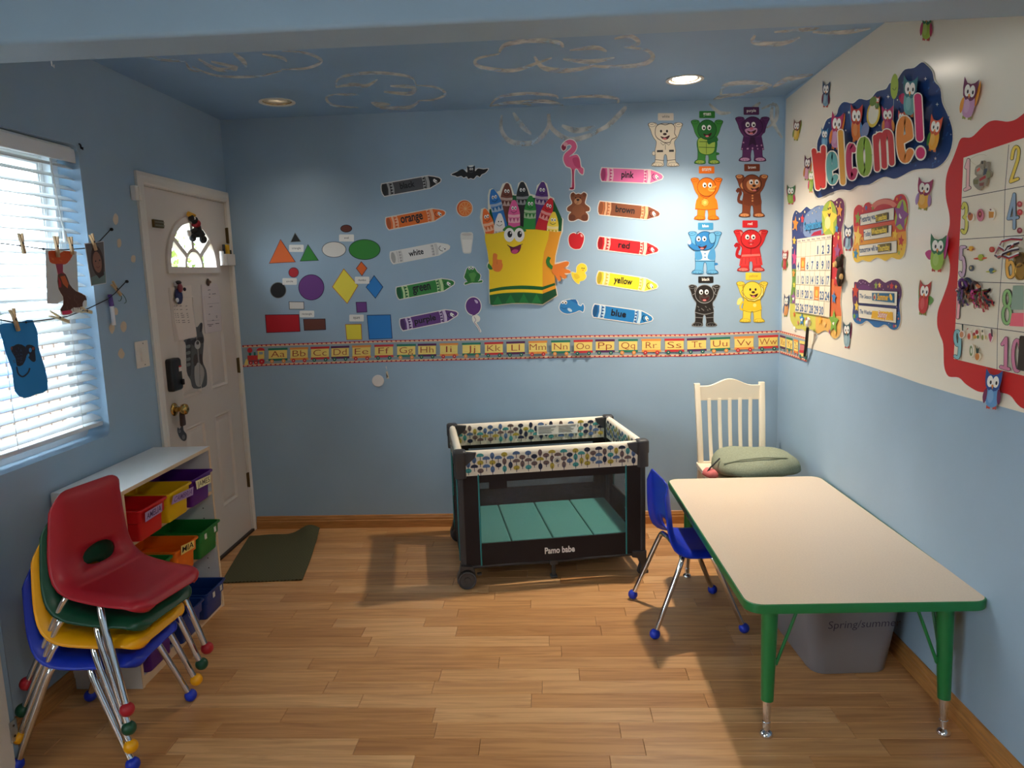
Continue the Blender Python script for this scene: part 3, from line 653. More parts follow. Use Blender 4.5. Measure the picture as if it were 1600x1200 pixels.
# ================================================================== flat art: cutouts, cards, posters
_txt = {}
def text_shape(s, off=0.0):
    k = (s, off)
    if k in _txt: return _txt[k]
    cu = bpy.data.curves.new('t', 'FONT'); cu.body = s; cu.size = 1; cu.resolution_u = 3; cu.offset = off
    o = bpy.data.objects.new('t', cu); COL.objects.link(o); dg = bpy.context.evaluated_depsgraph_get(); dg.update()
    me = bpy.data.meshes.new_from_object(o.evaluated_get(dg)); vs = [(v.co.x, v.co.y) for v in me.vertices]; fs = [tuple(p.vertices) for p in me.polygons]
    bpy.data.objects.remove(o); bpy.data.curves.remove(cu); bpy.data.meshes.remove(me)
    _txt[k] = (vs, fs); return _txt[k]
def cr(pts, n=4, closed=True):
    out = []; m = len(pts)
    for i in range(m if closed else m-1):
        g = (lambda k: pts[k % m]) if closed else (lambda k: pts[min(max(k, 0), m-1)])
        a, b, c, d = g(i-1), g(i), g(i+1), g(i+2)
        for k in range(n):
            t = k/n; out.append(tuple(.5*(2*b[j] + (c[j]-a[j])*t + (2*a[j]-5*b[j]+4*c[j]-d[j])*t*t + (3*b[j]-a[j]-3*c[j]+d[j])*t**3) for j in (0, 1)))
    if not closed: out.append(tuple(pts[-1]))
    return out
def ell(cx, cy, rx, ry, rot=0, n=20, a0=0, a1=360):
    c, s = math.cos(math.radians(rot)), math.sin(math.radians(rot)); out = []
    full = a1-a0 >= 360
    for i in range(n if full else n+1):
        a = math.radians(a0+(a1-a0)*i/n); x, y = rx*math.cos(a), ry*math.sin(a); out.append((cx+x*c-y*s, cy+x*s+y*c))
    return out
def star(cx, cy, r, ry=None, rot=0, k=.45, n=5):
    out = []
    for i in range(2*n):
        a = math.radians(-90+rot+180/n*i); q = 1 if i % 2 == 0 else k; out.append((cx+r*q*math.cos(a), cy+(ry or r)*q*math.sin(a)))
    return out
def clip(pts, f):
    out = []
    for i in range(len(pts)):
        a, b = pts[i], pts[(i+1) % len(pts)]; fa, fb = f(a), f(b)
        if fa >= 0: out.append(a)
        if (fa >= 0) != (fb >= 0): t = fa/(fa-fb); out.append((a[0]+(b[0]-a[0])*t, a[1]+(b[1]-a[1])*t))
    return out
def grow(pts, d):
    """offset a closed outline outwards by d"""
    ar = sum(a[0]*b[1]-b[0]*a[1] for a, b in zip(pts, pts[1:]+pts[:1])); sg = 1 if ar > 0 else -1; out = []; n = len(pts)
    for i in range(n):
        p, q, r = pts[i-1], pts[i], pts[(i+1) % n]; e1 = (q[0]-p[0], q[1]-p[1]); e2 = (r[0]-q[0], r[1]-q[1])
        l1 = math.hypot(*e1) or 1; l2 = math.hypot(*e2) or 1; nx, ny = e1[1]/l1+e2[1]/l2, -e1[0]/l1-e2[0]/l2; l = math.hypot(nx, ny)
        if l < .35: nx, ny, l = e1[1]/l1, -e1[0]/l1, 1
        k = min(1.6, 2/max(.6, l)) if l >= .35 else 1
        out.append((q[0]+sg*d*nx/l*k, q[1]+sg*d*ny/l*k))
    return out
DZ = .00012
GLYPH = {'1': [('s', [(.2, .76), (.62, .98), (.62, .03)]), ('s', [(.1, .02), (1, .02)])], '2': [('c', [(.08, .70), (.2, .92), (.5, 1), (.86, .88), (.84, .62), (.5, .34), (.1, .03)]), ('s', [(.1, .02), (.98, .02)])], '3': [('c', [(.08, .86), (.4, 1), (.82, .86), (.76, .62), (.4, .53)]), ('c', [(.4, .53), (.86, .44), (.9, .16), (.5, 0), (.06, .10)])],
 '4': [('s', [(.66, 0), (.66, 1), (.06, .30), (1, .30)])], '5': [('s', [(.95, .98), (.2, .98), (.16, .58)]), ('c', [(.16, .58), (.6, .62), (.94, .34), (.74, .05), (.4, 0), (.06, .10)])], '6': [('c', [(.78, 1), (.35, .8), (.10, .42), (.2, .08), (.5, 0), (.86, .08), (.9, .36), (.58, .50), (.16, .36)])], '7': [('s', [(.0, .98), (1, .98), (.3, 0)])],
 '8': [('e', (.5, .76, .36, .24)), ('e', (.5, .26, .44, .27))], '9': [('e', (.5, .73, .40, .26)), ('c', [(.9, .73), (.88, .30), (.6, .02), (.1, .04)])], '0': [('e', (.5, .5, .46, .5))], 'W': [('s', [(0, 1), (.22, 0), (.5, .85), (.78, 0), (1, 1)])], 'e': [('s', [(.12, .50), (.90, .54)]), ('c', [(.90, .54), (.82, .86), (.5, 1), (.18, .86), (.06, .5), (.18, .12), (.5, 0), (.88, .14)])],
 'l': [('s', [(.5, 0), (.5, 1)])], 'c': [('c', [(.92, .84), (.55, 1), (.18, .80), (.08, .4), (.25, .06), (.6, 0), (.92, .16)])], 'o': [('e', (.5, .5, .46, .5))], 'm': [('s', [(.02, 0), (.02, .98)]), ('c', [(.02, .75), (.16, .98), (.40, .97), (.5, .75), (.5, 0)]), ('c', [(.5, .75), (.66, 1), (.9, .95), (1, .72), (1, 0)])], '!': [('s', [(.5, .30), (.5, 1)]), ('d', (.5, .04))]}
class Art:
    """flat artwork on a real plane: layers of printed shapes on a sheet with thickness"""
    def __init__(s, f, nrm, off=.0006):
        s.f = f; s.n = Vector(nrm); s.off = off; s.mb = MB(); s.tf = lambda x, y: (x, y); s.first = True
    def crop(s, x0, y0, k): s.tf = lambda x, y: (x0+x*k, y0+y*k); s.k = k; return s
    def frame(s, ox, oy, ux, uy, vx, vy): s.tf = lambda u, v: (ox+u*ux+v*vx, oy+u*uy+v*vy); return s
    def quad(s, TL, TR, BR, BL):
        """u to the right, v downwards, both 0..1, straight in the plane of the sheet"""
        c = [s.f(*s.tf(*q)) for q in (TL, TR, BR, BL)]; s.f0, s.tf0 = s.f, s.tf
        s.f = lambda u, v: c[0]*(1-u)*(1-v)+c[1]*u*(1-v)+c[2]*u*v+c[3]*(1-u)*v; s.tf = lambda x, y: (x, y); return s
    def endquad(s): s.f, s.tf = s.f0, s.tf0; return s
    def pt(s, p): return s.f(*s.tf(p[0], p[1]))
    def base(s, pts, col, th=.0008, m=None):
        P = [s.pt(p) + s.n*s.off for p in pts]; n = len(P); T = [q + s.n*th for q in P]
        tr = tessellate_polygon([[Vector((p[0], p[1], 0)) for p in pts]])
        fs = [s._o(t, T) for t in tr]; vs = T+P
        fs += [(i, (i+1) % n, (i+1) % n+n, i+n) for i in range(n)]
        s.mb.add(vs, fs, m or paper(col)); s.off += th+DZ; return s
    def _o(s, t, P):
        a, b, c = P[t[0]], P[t[1]], P[t[2]]
        return tuple(t) if (b-a).cross(c-a).dot(s.n) > 0 else (t[0], t[2], t[1])
    def poly(s, pts, col, keep=False, m=None):
        P = [s.pt(p) + s.n*s.off for p in pts]
        tr = tessellate_polygon([[Vector((p[0], p[1], 0)) for p in pts]])
        s.mb.add(P, [s._o(t, P) for t in tr], m or paper(col))
        if not keep: s.off += DZ
        return s
    def line(s, pts, wd, col, keep=False):
        L, R = [], []
        for i, p in enumerate(pts):
            a, b = pts[max(i-1, 0)], pts[min(i+1, len(pts)-1)]; dx, dy = b[0]-a[0], b[1]-a[1]; l = math.hypot(dx, dy) or 1
            L.append((p[0]-dy/l*wd/2, p[1]+dx/l*wd/2)); R.append((p[0]+dy/l*wd/2, p[1]-dx/l*wd/2))
        PL_ = [s.pt(p)+s.n*s.off for p in L]; PR_ = [s.pt(p)+s.n*s.off for p in R]; P = PL_+PR_; n = len(pts); fs = []
        for i in range(n-1): fs += [s._o((i, i+1, n+i+1), P), s._o((i, n+i+1, n+i), P)]
        s.mb.add(P, fs, paper(col))
        if not keep: s.off += DZ
        return s
    def text(s, t, p0, p1, h, col, bold=0.0, up=None, keep=False):
        """glyph box: bottom-left p0, bottom-right p1, cap height h (downwards y in the frame)"""
        vs, fs = text_shape(t, bold); xs = [v[0] for v in vs]; x0, x1 = min(xs), max(xs); ym = max(v[1] for v in vs) if not any(c in t for c in 'bdfhklit' 'ABCDEFGHIJKLMNOPQRSTUVWXYZ0123456789!') else max(v[1] for v in text_shape(t)[0])
        dx, dy = p1[0]-p0[0], p1[1]-p0[1]; l = math.hypot(dx, dy)
        ux, uy = up if up else (dy/l, -dx/l); q = math.hypot(ux, uy); ux, uy = ux/q*h, uy/q*h
        P = [s.pt((p0[0]+dx*(x-x0)/(x1-x0)+ux*y/ym, p0[1]+dy*(x-x0)/(x1-x0)+uy*y/ym))+s.n*s.off for x, y in vs]
        s.mb.add(P, [f if len(f) != 3 else s._o(f, P) for f in fs], paper(col))
        if not keep: s.off += DZ
        return s
    def eye(s, cx, cy, rx, ry, look=(0, .2), pr=.5, rot=0):
        s.poly(ell(cx, cy, rx, ry, rot, 14), (246, 244, 238)); s.poly(ell(cx+look[0]*rx, cy+look[1]*ry, rx*pr, ry*pr*.9, rot, 12), (22, 20, 24)); return s
    def glyph(s, ch, p0, p1, h, wd, col, edge, ew, up=(0, -1)):
        """fat drawn letter or digit: round strokes with an outline"""
        q = math.hypot(*up); ux, uy = up[0]/q*h, up[1]/q*h; M = lambda u, v: (p0[0]+(p1[0]-p0[0])*u+ux*v, p0[1]+(p1[1]-p0[1])*u+uy*v)
        for w_, c in ((wd+2*ew, edge), (wd, col)):
            for kind, pts in GLYPH[ch]:
                if kind == 'e': path = [M(*p) for p in ell(*pts, 0, 22)]; path += path[:1]
                elif kind == 'd': c0 = M(*pts); s.poly(ell(c0[0], c0[1], w_*.62, w_*.80, 0, 18), c, True); continue
                elif kind == 'c': path = [M(*p) for p in cr(pts, 5, False)]
                else: path = [M(*p) for p in pts]
                for sub in ([path] if kind != 's' else [path[k:k+2] for k in range(len(path)-1)]): s.line(sub, w_, c, True); s.off += DZ*.4
                for p in ([path[0], path[-1]] if kind == 'c' else path if kind == 's' else []): s.poly(ell(p[0], p[1], w_/2, w_/2, 0, 12), c, True)
                s.off += DZ*.4
            s.off += DZ
        return s
    def build(s, name, label=None, cat=None, group=None, parent=None):
        o = s.mb.build(name, parent, 0, fix=False); return tag(o, label, cat, group)
NB, NR, NL = (0, -1, 0), (-1, 0, 0), (1, 0, 0)
def A_back(off=.0006): return Art(back, NB, off)
def A_right(off=.0035): return Art(right, NR, off)
WHT, INK = (240, 236, 226), (28, 26, 30)

# ------------------------------------------------------------------ painted chalky clouds on ceiling and wall
CLD = mat('white_cloud_paint', (238, 236, 228), .8); _nt = CLD.node_tree; _b = _nt.nodes['Principled BSDF']
_tc = _nt.nodes.new('ShaderNodeTexCoord'); _nz = _nt.nodes.new('ShaderNodeTexNoise'); _nz.inputs['Scale'].default_value = 15; _nz.inputs['Detail'].default_value = 6
_cr = _nt.nodes.new('ShaderNodeValToRGB'); _cr.color_ramp.elements[0].position = .30; _cr.color_ramp.elements[0].color = (.08, .08, .08, 1); _cr.color_ramp.elements[1].position = .62; _cr.color_ramp.elements[1].color = (.66, .66, .66, 1)
_nt.links.new(_tc.outputs['Object'], _nz.inputs['Vector']); _nt.links.new(_nz.outputs['Fac'], _cr.inputs[0]); _nt.links.new(_cr.outputs[0], _b.inputs['Alpha'])
def cloud(strokes, f, nrm, parent):
    a = Art(f, nrm, .0005)
    for pts, wd in strokes:
        p = cr(pts, 6, False); L, R = [], []
        for i, q in enumerate(p):
            u, v = p[max(i-1, 0)], p[min(i+1, len(p)-1)]; dx, dy = v[0]-u[0], v[1]-u[1]; l = math.hypot(dx, dy) or 1; t = i/(len(p)-1); ww = wd/2*(.35+.65*math.sin(math.pi*min(1, max(.03, t))))
            L.append((q[0]-dy/l*ww, q[1]+dx/l*ww)); R.append((q[0]+dy/l*ww, q[1]-dx/l*ww))
        P = [a.pt(q)+a.n*a.off for q in L] + [a.pt(q)+a.n*a.off for q in R]; n = len(p); fs = []
        for i in range(n-1): fs += [a._o((i, i+1, n+i+1), P), a._o((i, n+i+1, n+i), P)]
        a.mb.add(P, fs, CLD); a.off += DZ
    a.build('painted_cloud', parent=parent)
ND = (0, 0, -1)
cloud([([(220, 88), (255, 93), (290, 96)], 5), ([(290, 96), (297, 108), (312, 112)], 4), ([(310, 92), (340, 108), (370, 106), (330, 96)], 7), ([(365, 83), (380, 95), (385, 105)], 7), ([(410, 84), (440, 90), (448, 96)], 5), ([(440, 79), (480, 83), (502, 95), (480, 106), (440, 108)], 5), ([(300, 104), (340, 118), (400, 119), (440, 110)], 4)], ceil, ND, CEIL)
cloud([([(525, 136), (530, 122), (560, 115), (600, 114), (640, 120), (650, 132)], 5), ([(525, 136), (550, 132), (572, 134), (590, 124)], 6), ([(525, 147), (510, 152), (520, 164), (560, 168)], 4), ([(525, 147), (560, 148)], 4), ([(650, 133), (680, 136), (696, 146), (680, 155), (655, 157)], 4), ([(655, 157), (640, 167), (600, 168), (580, 160)], 6), ([(600, 143), (640, 146), (645, 136), (610, 134)], 7), ([(580, 160), (610, 163)], 5)], ceil, ND, CEIL)
cloud([([(780, 82), (790, 70), (830, 63), (872, 66), (880, 74)], 8), ([(780, 84), (745, 92), (750, 104), (800, 110), (840, 98), (862, 90)], 6), ([(835, 88), (850, 106), (890, 110), (930, 102)], 8), ([(890, 78), (930, 74), (948, 80)], 7), ([(975, 73), (1010, 78), (1020, 90), (1000, 101), (950, 104), (920, 102)], 7), ([(880, 92), (920, 96), (960, 90)], 7), ([(960, 60), (985, 56), (998, 66), (985, 72)], 7)], ceil, ND, CEIL)
cloud([([(1180, 55), (1178, 66), (1220, 68), (1250, 58)], 8), ([(1210, 50), (1260, 46), (1280, 44)], 6), ([(1270, 50), (1320, 50), (1360, 44)], 7)], ceil, ND, CEIL)
cloud([([(765, 166), (780, 152), (820, 146), (865, 149), (872, 154)], 5), ([(765, 166), (800, 160), (830, 164)], 5), ([(880, 153), (930, 150), (964, 154), (965, 161)], 5), ([(790, 160), (850, 158), (880, 164)], 6)], ceil, ND, CEIL)
cloud([([(1126, 148), (1132, 134), (1160, 129), (1190, 130), (1206, 134)], 7), ([(1160, 147), (1190, 138), (1206, 132)], 7), ([(1208, 136), (1230, 124), (1270, 116)], 8), ([(1112, 158), (1130, 150), (1165, 147)], 6)], ceil, ND, CEIL)
cloud([([(784, 180), (784, 204), (800, 222), (835, 222), (856, 200), (856, 178)], 8), ([(802, 176), (815, 196), (830, 210)], 8), ([(858, 178), (862, 200), (890, 218), (925, 210), (940, 200)], 8), ([(878, 196), (900, 204), (930, 198)], 9), ([(925, 208), (950, 196), (974, 172), (976, 166)], 8)], back, NB, WALL_B)
cloud([([(1108, 162), (1124, 176), (1142, 176)], 6), ([(1190, 170), (1212, 164), (1212, 188), (1198, 200)], 6), ([(1208, 160), (1206, 186), (1222, 216)], 6), ([(1168, 176), (1188, 160)], 6)], back, NB, WALL_B)

# ------------------------------------------------------------------ shape cutouts on the back wall
def cut(name, label, pts, col, edge, group, k=.965, tf=(380, 320, .1875)):
    a = A_back().crop(*tf); cx = sum(p[0] for p in pts)/len(pts); cy = sum(p[1] for p in pts)/len(pts)
    a.base(pts, edge, .0009); a.poly(grow(pts, -5), col); return a.build(name, label, 'wall cutout', group)
G = 'laminated shape cutouts on the back wall'
OR_, GR_, BR_, RD_, PU_, YE_, BL_, BK_ = (236, 110, 40), (56, 140, 56), (112, 62, 52), (186, 30, 44), (116, 64, 138), (246, 226, 70), (40, 130, 206), (30, 30, 32)
cut('triangle_cutout', 'large orange triangle cutout with dark outline', [(311, 285), (215, 490), (438, 478)], OR_, (110, 40, 40), G)
cut('triangle_cutout', 'small black triangle cutout with grey outline above its word card', [(432, 230), (393, 313), (484, 308)], BK_, (120, 126, 126), G)
cut('triangle_cutout', 'green triangle cutout with dark outline', [(540, 328), (472, 472), (631, 465)], GR_, (30, 40, 60), G)
cut('oval_cutout', 'small brown oval cutout above its word card', ell(859, 198, 49, 32, 0, 28), BR_, (40, 30, 44), G)
cut('oval_cutout', 'white oval cutout with grey outline', ell(757, 373, 102, 67, 0, 32), (226, 222, 214), (90, 92, 100), G)
cut('oval_cutout', 'large green oval cutout', ell(1012, 373, 132, 86, 0, 36), (58, 142, 56), (26, 50, 56), G)
cut('circle_cutout', 'small red circle cutout', ell(421, 564, 43, 43, 0, 28), RD_, (80, 28, 50), G)
cut('circle_cutout', 'black circle cutout with grey outline', ell(292, 712, 68, 68, 0, 32), BK_, (130, 134, 134), G)
cut('circle_cutout', 'large purple circle cutout', ell(568, 688, 108, 108, 0, 36), PU_, (44, 26, 74), G)
cut('rectangle_cutout', 'small white rectangle cutout with grey outline', [(380, 805), (508, 807), (510, 872), (384, 872)], (228, 224, 218), (80, 86, 92), G)
cut('rectangle_cutout', 'large red rectangle cutout', [(182, 915), (467, 912), (477, 1058), (193, 1068)], (190, 28, 42), (60, 24, 44), G)
cut('rectangle_cutout', 'brown rectangle cutout beside the large red one', [(500, 952), (685, 948), (690, 1042), (508, 1049)], BR_, (40, 26, 44), G)
cut('rhombus_cutout', 'large yellow rhombus cutout with orange outline', [(838, 530), (960, 672), (868, 826), (741, 684)], (246, 228, 78), (206, 120, 50), G)
cut('rhombus_cutout', 'small orange rhombus cutout', [(984, 470), (1035, 528), (990, 595), (940, 530)], OR_, (110, 50, 50), G)
cut('rhombus_cutout', 'blue rhombus cutout with dark outline', [(1091, 586), (1168, 684), (1102, 782), (1022, 687)], BL_, (24, 48, 96), G)
cut('square_cutout', 'small purple square cutout', [(938, 810), (1028, 808), (1034, 895), (946, 900)], PU_, (60, 34, 84), G)
cut('square_cutout', 'yellow square cutout with orange outline', [(850, 995), (985, 992), (992, 1125), (862, 1127)], (246, 228, 70), (196, 110, 50), G)
cut('square_cutout', 'large blue square cutout beside the yellow one', [(1030, 918), (1230, 914), (1245, 1115), (1048, 1123)], BL_, (22, 44, 100), G)
for wd, (x0, y0, x1, y1) in {'triangle': (383, 333, 505, 393), 'oval': (800, 247, 924, 306), 'circle': (328, 611, 448, 667), 'rectangle': (471, 882, 593, 938), 'rhombus': (931, 599, 1052, 658), 'square': (885, 915, 1006, 972)}.items():
    a = A_back(.0018).crop(380, 320, .1875); cx, cy = (x0+x1)/2, (y0+y1)/2
    a.base([(x, y) for x, y, _ in rrect(x1-x0, y1-y0, 8, 0, 3, cx, cy)], (240, 238, 232)); n = len(wd)*4.6
    a.text(wd, (cx-n, cy+7), (cx+n, cy+6), 17, (60, 60, 64)); a.build('word_card', 'small white word card reading ' + wd, 'word card', 'white word cards among the shapes')

# ------------------------------------------------------------------ crayon cutouts
def mixc(a, b, t): return tuple(int(x+(y-x)*t) for x, y in zip(a, b))
def crayon(word, tf, Lp, Rp, hw, body, pale, tri, butt, tip, txt=INK):
    a = A_back().crop(*tf); dx, dy = Rp[0]-Lp[0], Rp[1]-Lp[1]; ln = math.hypot(dx, dy); ux, uy = dx/ln, dy/ln
    P = lambda u, v: (Lp[0]+ux*u*ln-uy*v*hw, Lp[1]+uy*u*ln+ux*v*hw)
    E = lambda u, v: P(u, v)
    out = [P(.02, -1), P(.80, -1), P(.90, -.68), P(.975, -.36), P(1, -.05), P(.985, .28), P(.90, .62), P(.80, 1), P(.03, 1), P(.008, .6), P(0, 0), P(.006, -.6)]
    a.base(grow(out, 7), (240, 232, 222), .0009); a.poly(out, body)
    a.poly([P(.80, -1), P(.90, -.68), P(.975, -.36), P(1, -.05), P(.985, .28), P(.90, .62), P(.80, 1)], tip, True)
    def band(u0, u1, c): a.poly([P(u0, -1), P(u1, -1), P(u1+.012, 0), P(u1, 1), P(u0, 1), P(u0+.012, 0)], c)
    a.poly([P(.02, -1), P(.09, -1), P(.10, 0), P(.09, 1), P(.03, 1), P(.0, 0)], butt)
    a.poly([P(.046+.036*math.cos(t*math.pi/8), .96*math.sin(t*math.pi/8)) for t in range(16)], mixc(butt, (0, 0, 0), .22))
    band(.10, .135, pale); band(.145, .20, pale); band(.69, .735, pale); band(.75, .80, pale)
    for k in range(4):
        v = -.92+.49*k
        a.poly([P(.150, v), P(.150, v+.42), P(.195, v+.21)], tri, True); a.poly([P(.735, v), P(.735, v+.42), P(.690, v+.21)], tri, True)
    a.off += DZ
    for q in ((.895, -.05), (.915, .16)):
        c = P(*q); a.poly(ell(c[0], c[1], 11, 15, math.degrees(math.atan2(uy, ux)), 12), (246, 244, 238)); a.poly(ell(c[0]+3, c[1]+3, 5, 7, 0, 10), INK)
    a.line(cr([P(.86, -.45), P(.825, -.1), P(.845, .35), P(.88, .5)], 4, False), 4.5, mixc(tip, (0, 0, 0), .75))
    n = len(word)*.062*(.8 if word in ('black', 'white', 'pink', 'yellow') else 1); u0 = .445-n/2-.01; a.text(word, P(u0, .34), P(u0+n, .34), hw*.98, txt, .022)
    a.build('crayon_cutout', word + ' crayon cutout with smiling tip and its printed colour word', 'wall cutout', 'crayon cutouts on the back wall')
K, Lc, Pc, Qc = (580, 230, .1875), (580, 380, .1875), (840, 190, .1875), (840, 380, .1875)
crayon('black', K, (88, 360), (580, 272), 50, (84, 84, 86), (176, 174, 172), (30, 30, 32), (60, 60, 62), (34, 34, 36))
crayon('orange', K, (125, 640), (617, 545), 50, (240, 116, 34), (248, 190, 150), (226, 98, 40), (242, 120, 60), (238, 110, 34))
crayon('white', K, (162, 925), (652, 830), 48, (236, 232, 226), (216, 212, 206), (176, 172, 168), (222, 218, 212), (240, 238, 232))
crayon('green', Lc, (212, 420), (692, 328), 50, (54, 138, 60), (196, 222, 160), (18, 96, 50), (24, 120, 66), (46, 130, 56))
crayon('purple', Lc, (243, 682), (720, 585), 48, (104, 58, 130), (214, 196, 222), (70, 34, 100), (96, 56, 124), (98, 54, 126))
crayon('pink', Pc, (524, 440), (1043, 462), 54, (244, 120, 176), (252, 208, 216), (220, 80, 140), (230, 90, 150), (242, 116, 170))
crayon('brown', Pc, (505, 718), (1018, 772), 54, (132, 76, 48), (230, 170, 126), (190, 110, 70), (196, 110, 66), (124, 66, 44))
crayon('red', Pc, (500, 1010), (1006, 1072), 52, (228, 36, 44), (250, 196, 180), (190, 40, 44), (200, 30, 40), (226, 40, 46))
crayon('yellow', Qc, (493, 285), (998, 362), 52, (248, 226, 50), (250, 234, 176), (222, 190, 90), (240, 208, 60), (248, 224, 70))
crayon('blue', Qc, (458, 560), (958, 632), 52, (38, 126, 190), (198, 220, 232), (30, 80, 140), (40, 110, 170), (44, 130, 190))

# ------------------------------------------------------------------ small picture cutouts
G2 = 'small picture cutouts beside the crayons'
def pic(name, label): 
    return lambda a: a.build(name, label, 'wall cutout', G2)
a = A_back().crop(*K); o = cr([(668, 228), (715, 205), (760, 182), (790, 205), (802, 205), (800, 160), (820, 168), (845, 166), (864, 154), (866, 200), (890, 178), (935, 184), (975, 180), (952, 212), (920, 228), (905, 248), (880, 236), (855, 264), (830, 258), (808, 264), (795, 244), (772, 254), (750, 240), (720, 247), (700, 238)], 3)
a.base(grow(o, 5), WHT); a.poly(o, (30, 30, 34)); a.eye(826, 183, 7, 9).eye(842, 183, 7, 9); a.line([(815, 205), (832, 212), (850, 204)], 3, (90, 90, 94)); a.build('bat_cutout', 'black bat cutout with spread wings', 'wall cutout', G2)
a = A_back().crop(*K); a.base(ell(778, 510, 70, 72, 0, 30), WHT); a.poly(ell(778, 510, 64, 67, 0, 28), (226, 100, 36)); a.poly(ell(784, 512, 54, 58, 0, 26), (246, 176, 110)); a.poly(ell(785, 513, 49, 53, 0, 26), (240, 126, 50))
for i in range(5): q = math.radians(36*i+10); a.line([(785-48*math.cos(q), 513-52*math.sin(q)), (785+48*math.cos(q), 513+52*math.sin(q))], 4, (248, 190, 130), True)
a.build('orange_slice_cutout', 'round orange slice cutout', 'wall cutout', G2)
a = A_back().crop(*K); o = cr([(745, 722), (795, 710), (848, 720), (838, 840), (830, 880), (800, 886), (768, 880), (756, 830)], 4); a.base(o, (226, 222, 214)); a.poly(ell(796, 727, 44, 12, 0, 20), (208, 200, 192)); a.poly([(757, 770), (840, 770), (828, 870), (800, 878), (770, 872)], (240, 236, 228)); a.build('milk_glass_cutout', 'cutout of a glass of milk', 'wall cutout', G2)
a = A_back().crop(*Lc); fr = lambda y: y+190*0
o = cr([(800, 208), (830, 196), (860, 204), (882, 238), (910, 266), (904, 300), (890, 318), (922, 308), (922, 326), (862, 330), (836, 330), (782, 346), (782, 328), (806, 318), (776, 286), (784, 254)], 3)
a.base(grow(o, 5), WHT); a.poly(o, (52, 134, 58)); a.poly(ell(845, 280, 34, 40, 0, 18), (86, 156, 72)); a.poly(cr([(780, 262), (800, 250), (830, 300), (820, 326), (800, 318)], 3), (44, 120, 52)); a.poly(cr([(908, 266), (888, 250), (862, 300), (872, 326), (892, 316)], 3), (44, 120, 52)); a.eye(820, 210, 11, 12).eye(845, 209, 11, 12); a.line(cr([(815, 236), (833, 246), (855, 236)], 4, False), 3, (24, 70, 34)); a.build('frog_cutout', 'green sitting frog cutout', 'wall cutout', G2)
a = A_back().crop(*Lc); a.base(ell(851, 524, 69, 80, 0, 30), WHT); a.poly(ell(851, 524, 63, 73, 0, 28), (98, 50, 124)); a.poly(cr([(860, 472), (884, 478), (890, 498), (874, 500)], 3), (206, 184, 214)); a.poly([(846, 594), (868, 594), (872, 608), (842, 608)], (88, 44, 112)); a.base(cr([(846, 605), (888, 600), (908, 622), (902, 650), (880, 662), (896, 690), (918, 732), (906, 742), (886, 704), (858, 668), (842, 640)], 4), WHT, .0004); a.line(cr([(856, 610), (872, 640), (862, 662), (890, 694), (908, 736)], 5, False), 4, (150, 110, 150)); a.build('balloon_cutout', 'purple balloon cutout with white ribbon', 'wall cutout', G2)
a = A_back().crop(*Pc); o = cr([(198, 212), (222, 172), (265, 150), (308, 165), (326, 210), (306, 255), (264, 292), (322, 276), (350, 312), (360, 375), (382, 395), (376, 440), (350, 425), (332, 395), (310, 400), (303, 470), (304, 560), (264, 562), (284, 545), (284, 400), (240, 372), (216, 320), (226, 270), (270, 230), (284, 206), (268, 190), (240, 200), (236, 226), (214, 242)], 3)
a.base(grow(o, 7), WHT); a.poly(o, (232, 106, 146)); a.poly(cr([(198, 212), (214, 190), (236, 205), (234, 226), (214, 242)], 3), (150, 40, 70)); a.poly(cr([(212, 188), (226, 172), (250, 180), (242, 200), (226, 206)], 3), (240, 170, 180)); a.poly(cr([(290, 310), (335, 300), (355, 360), (352, 390), (310, 370)], 3), (214, 80, 124)); a.line([(292, 398), (296, 480), (296, 556)], 9, (176, 50, 80)); a.poly([(266, 562), (270, 550), (300, 550), (304, 562)], (150, 34, 60)); a.build('flamingo_cutout', 'pink flamingo cutout on one leg', 'wall cutout', G2)
a = A_back().crop(*Pc); BRN, BRD, BRL = (136, 78, 50), (112, 60, 38), (196, 140, 100)
o = cr([(276, 606), (298, 590), (318, 606), (340, 600), (362, 606), (384, 590), (408, 606), (402, 640), (394, 672), (400, 690), (432, 716), (430, 744), (400, 752), (420, 780), (416, 822), (380, 828), (340, 812), (300, 828), (262, 822), (260, 780), (280, 754), (250, 744), (248, 716), (282, 690), (288, 672), (276, 640)], 3)
a.base(grow(o, 7), WHT); a.poly(o, BRN); a.poly(ell(340, 746, 52, 56, 0, 22), (146, 88, 56)); a.poly(ell(293, 612, 14, 16), BRD, True); a.poly(ell(392, 612, 14, 16), BRD, True); a.poly(ell(336, 664, 32, 28, 0, 18), BRL); a.poly(ell(336, 652, 13, 9), (50, 30, 26)); a.line([(336, 660), (336, 676), (322, 684)], 3, (50, 30, 26)); a.poly(ell(318, 636, 5, 6), INK, True); a.poly(ell(354, 636, 5, 6), INK, True); a.poly(ell(288, 800, 28, 26), BRD); a.poly(ell(392, 800, 28, 26), BRD, True); a.build('bear_cutout', 'brown teddy bear cutout sitting', 'wall cutout', G2)
a = A_back().crop(*Pc); o = cr([(258, 985), (268, 945), (300, 928), (328, 938), (356, 926), (384, 952), (382, 1000), (358, 1054), (330, 1062), (302, 1060), (270, 1036)], 4); a.base(grow(o, 6), WHT); a.poly(o, (206, 30, 40)); a.poly(ell(366, 950, 8, 14, -30), (246, 180, 170)); a.line(cr([(326, 942), (330, 926), (348, 918)], 4, False), 8, (120, 30, 34)); a.build('apple_cutout', 'red apple cutout with short stem', 'wall cutout', G2)
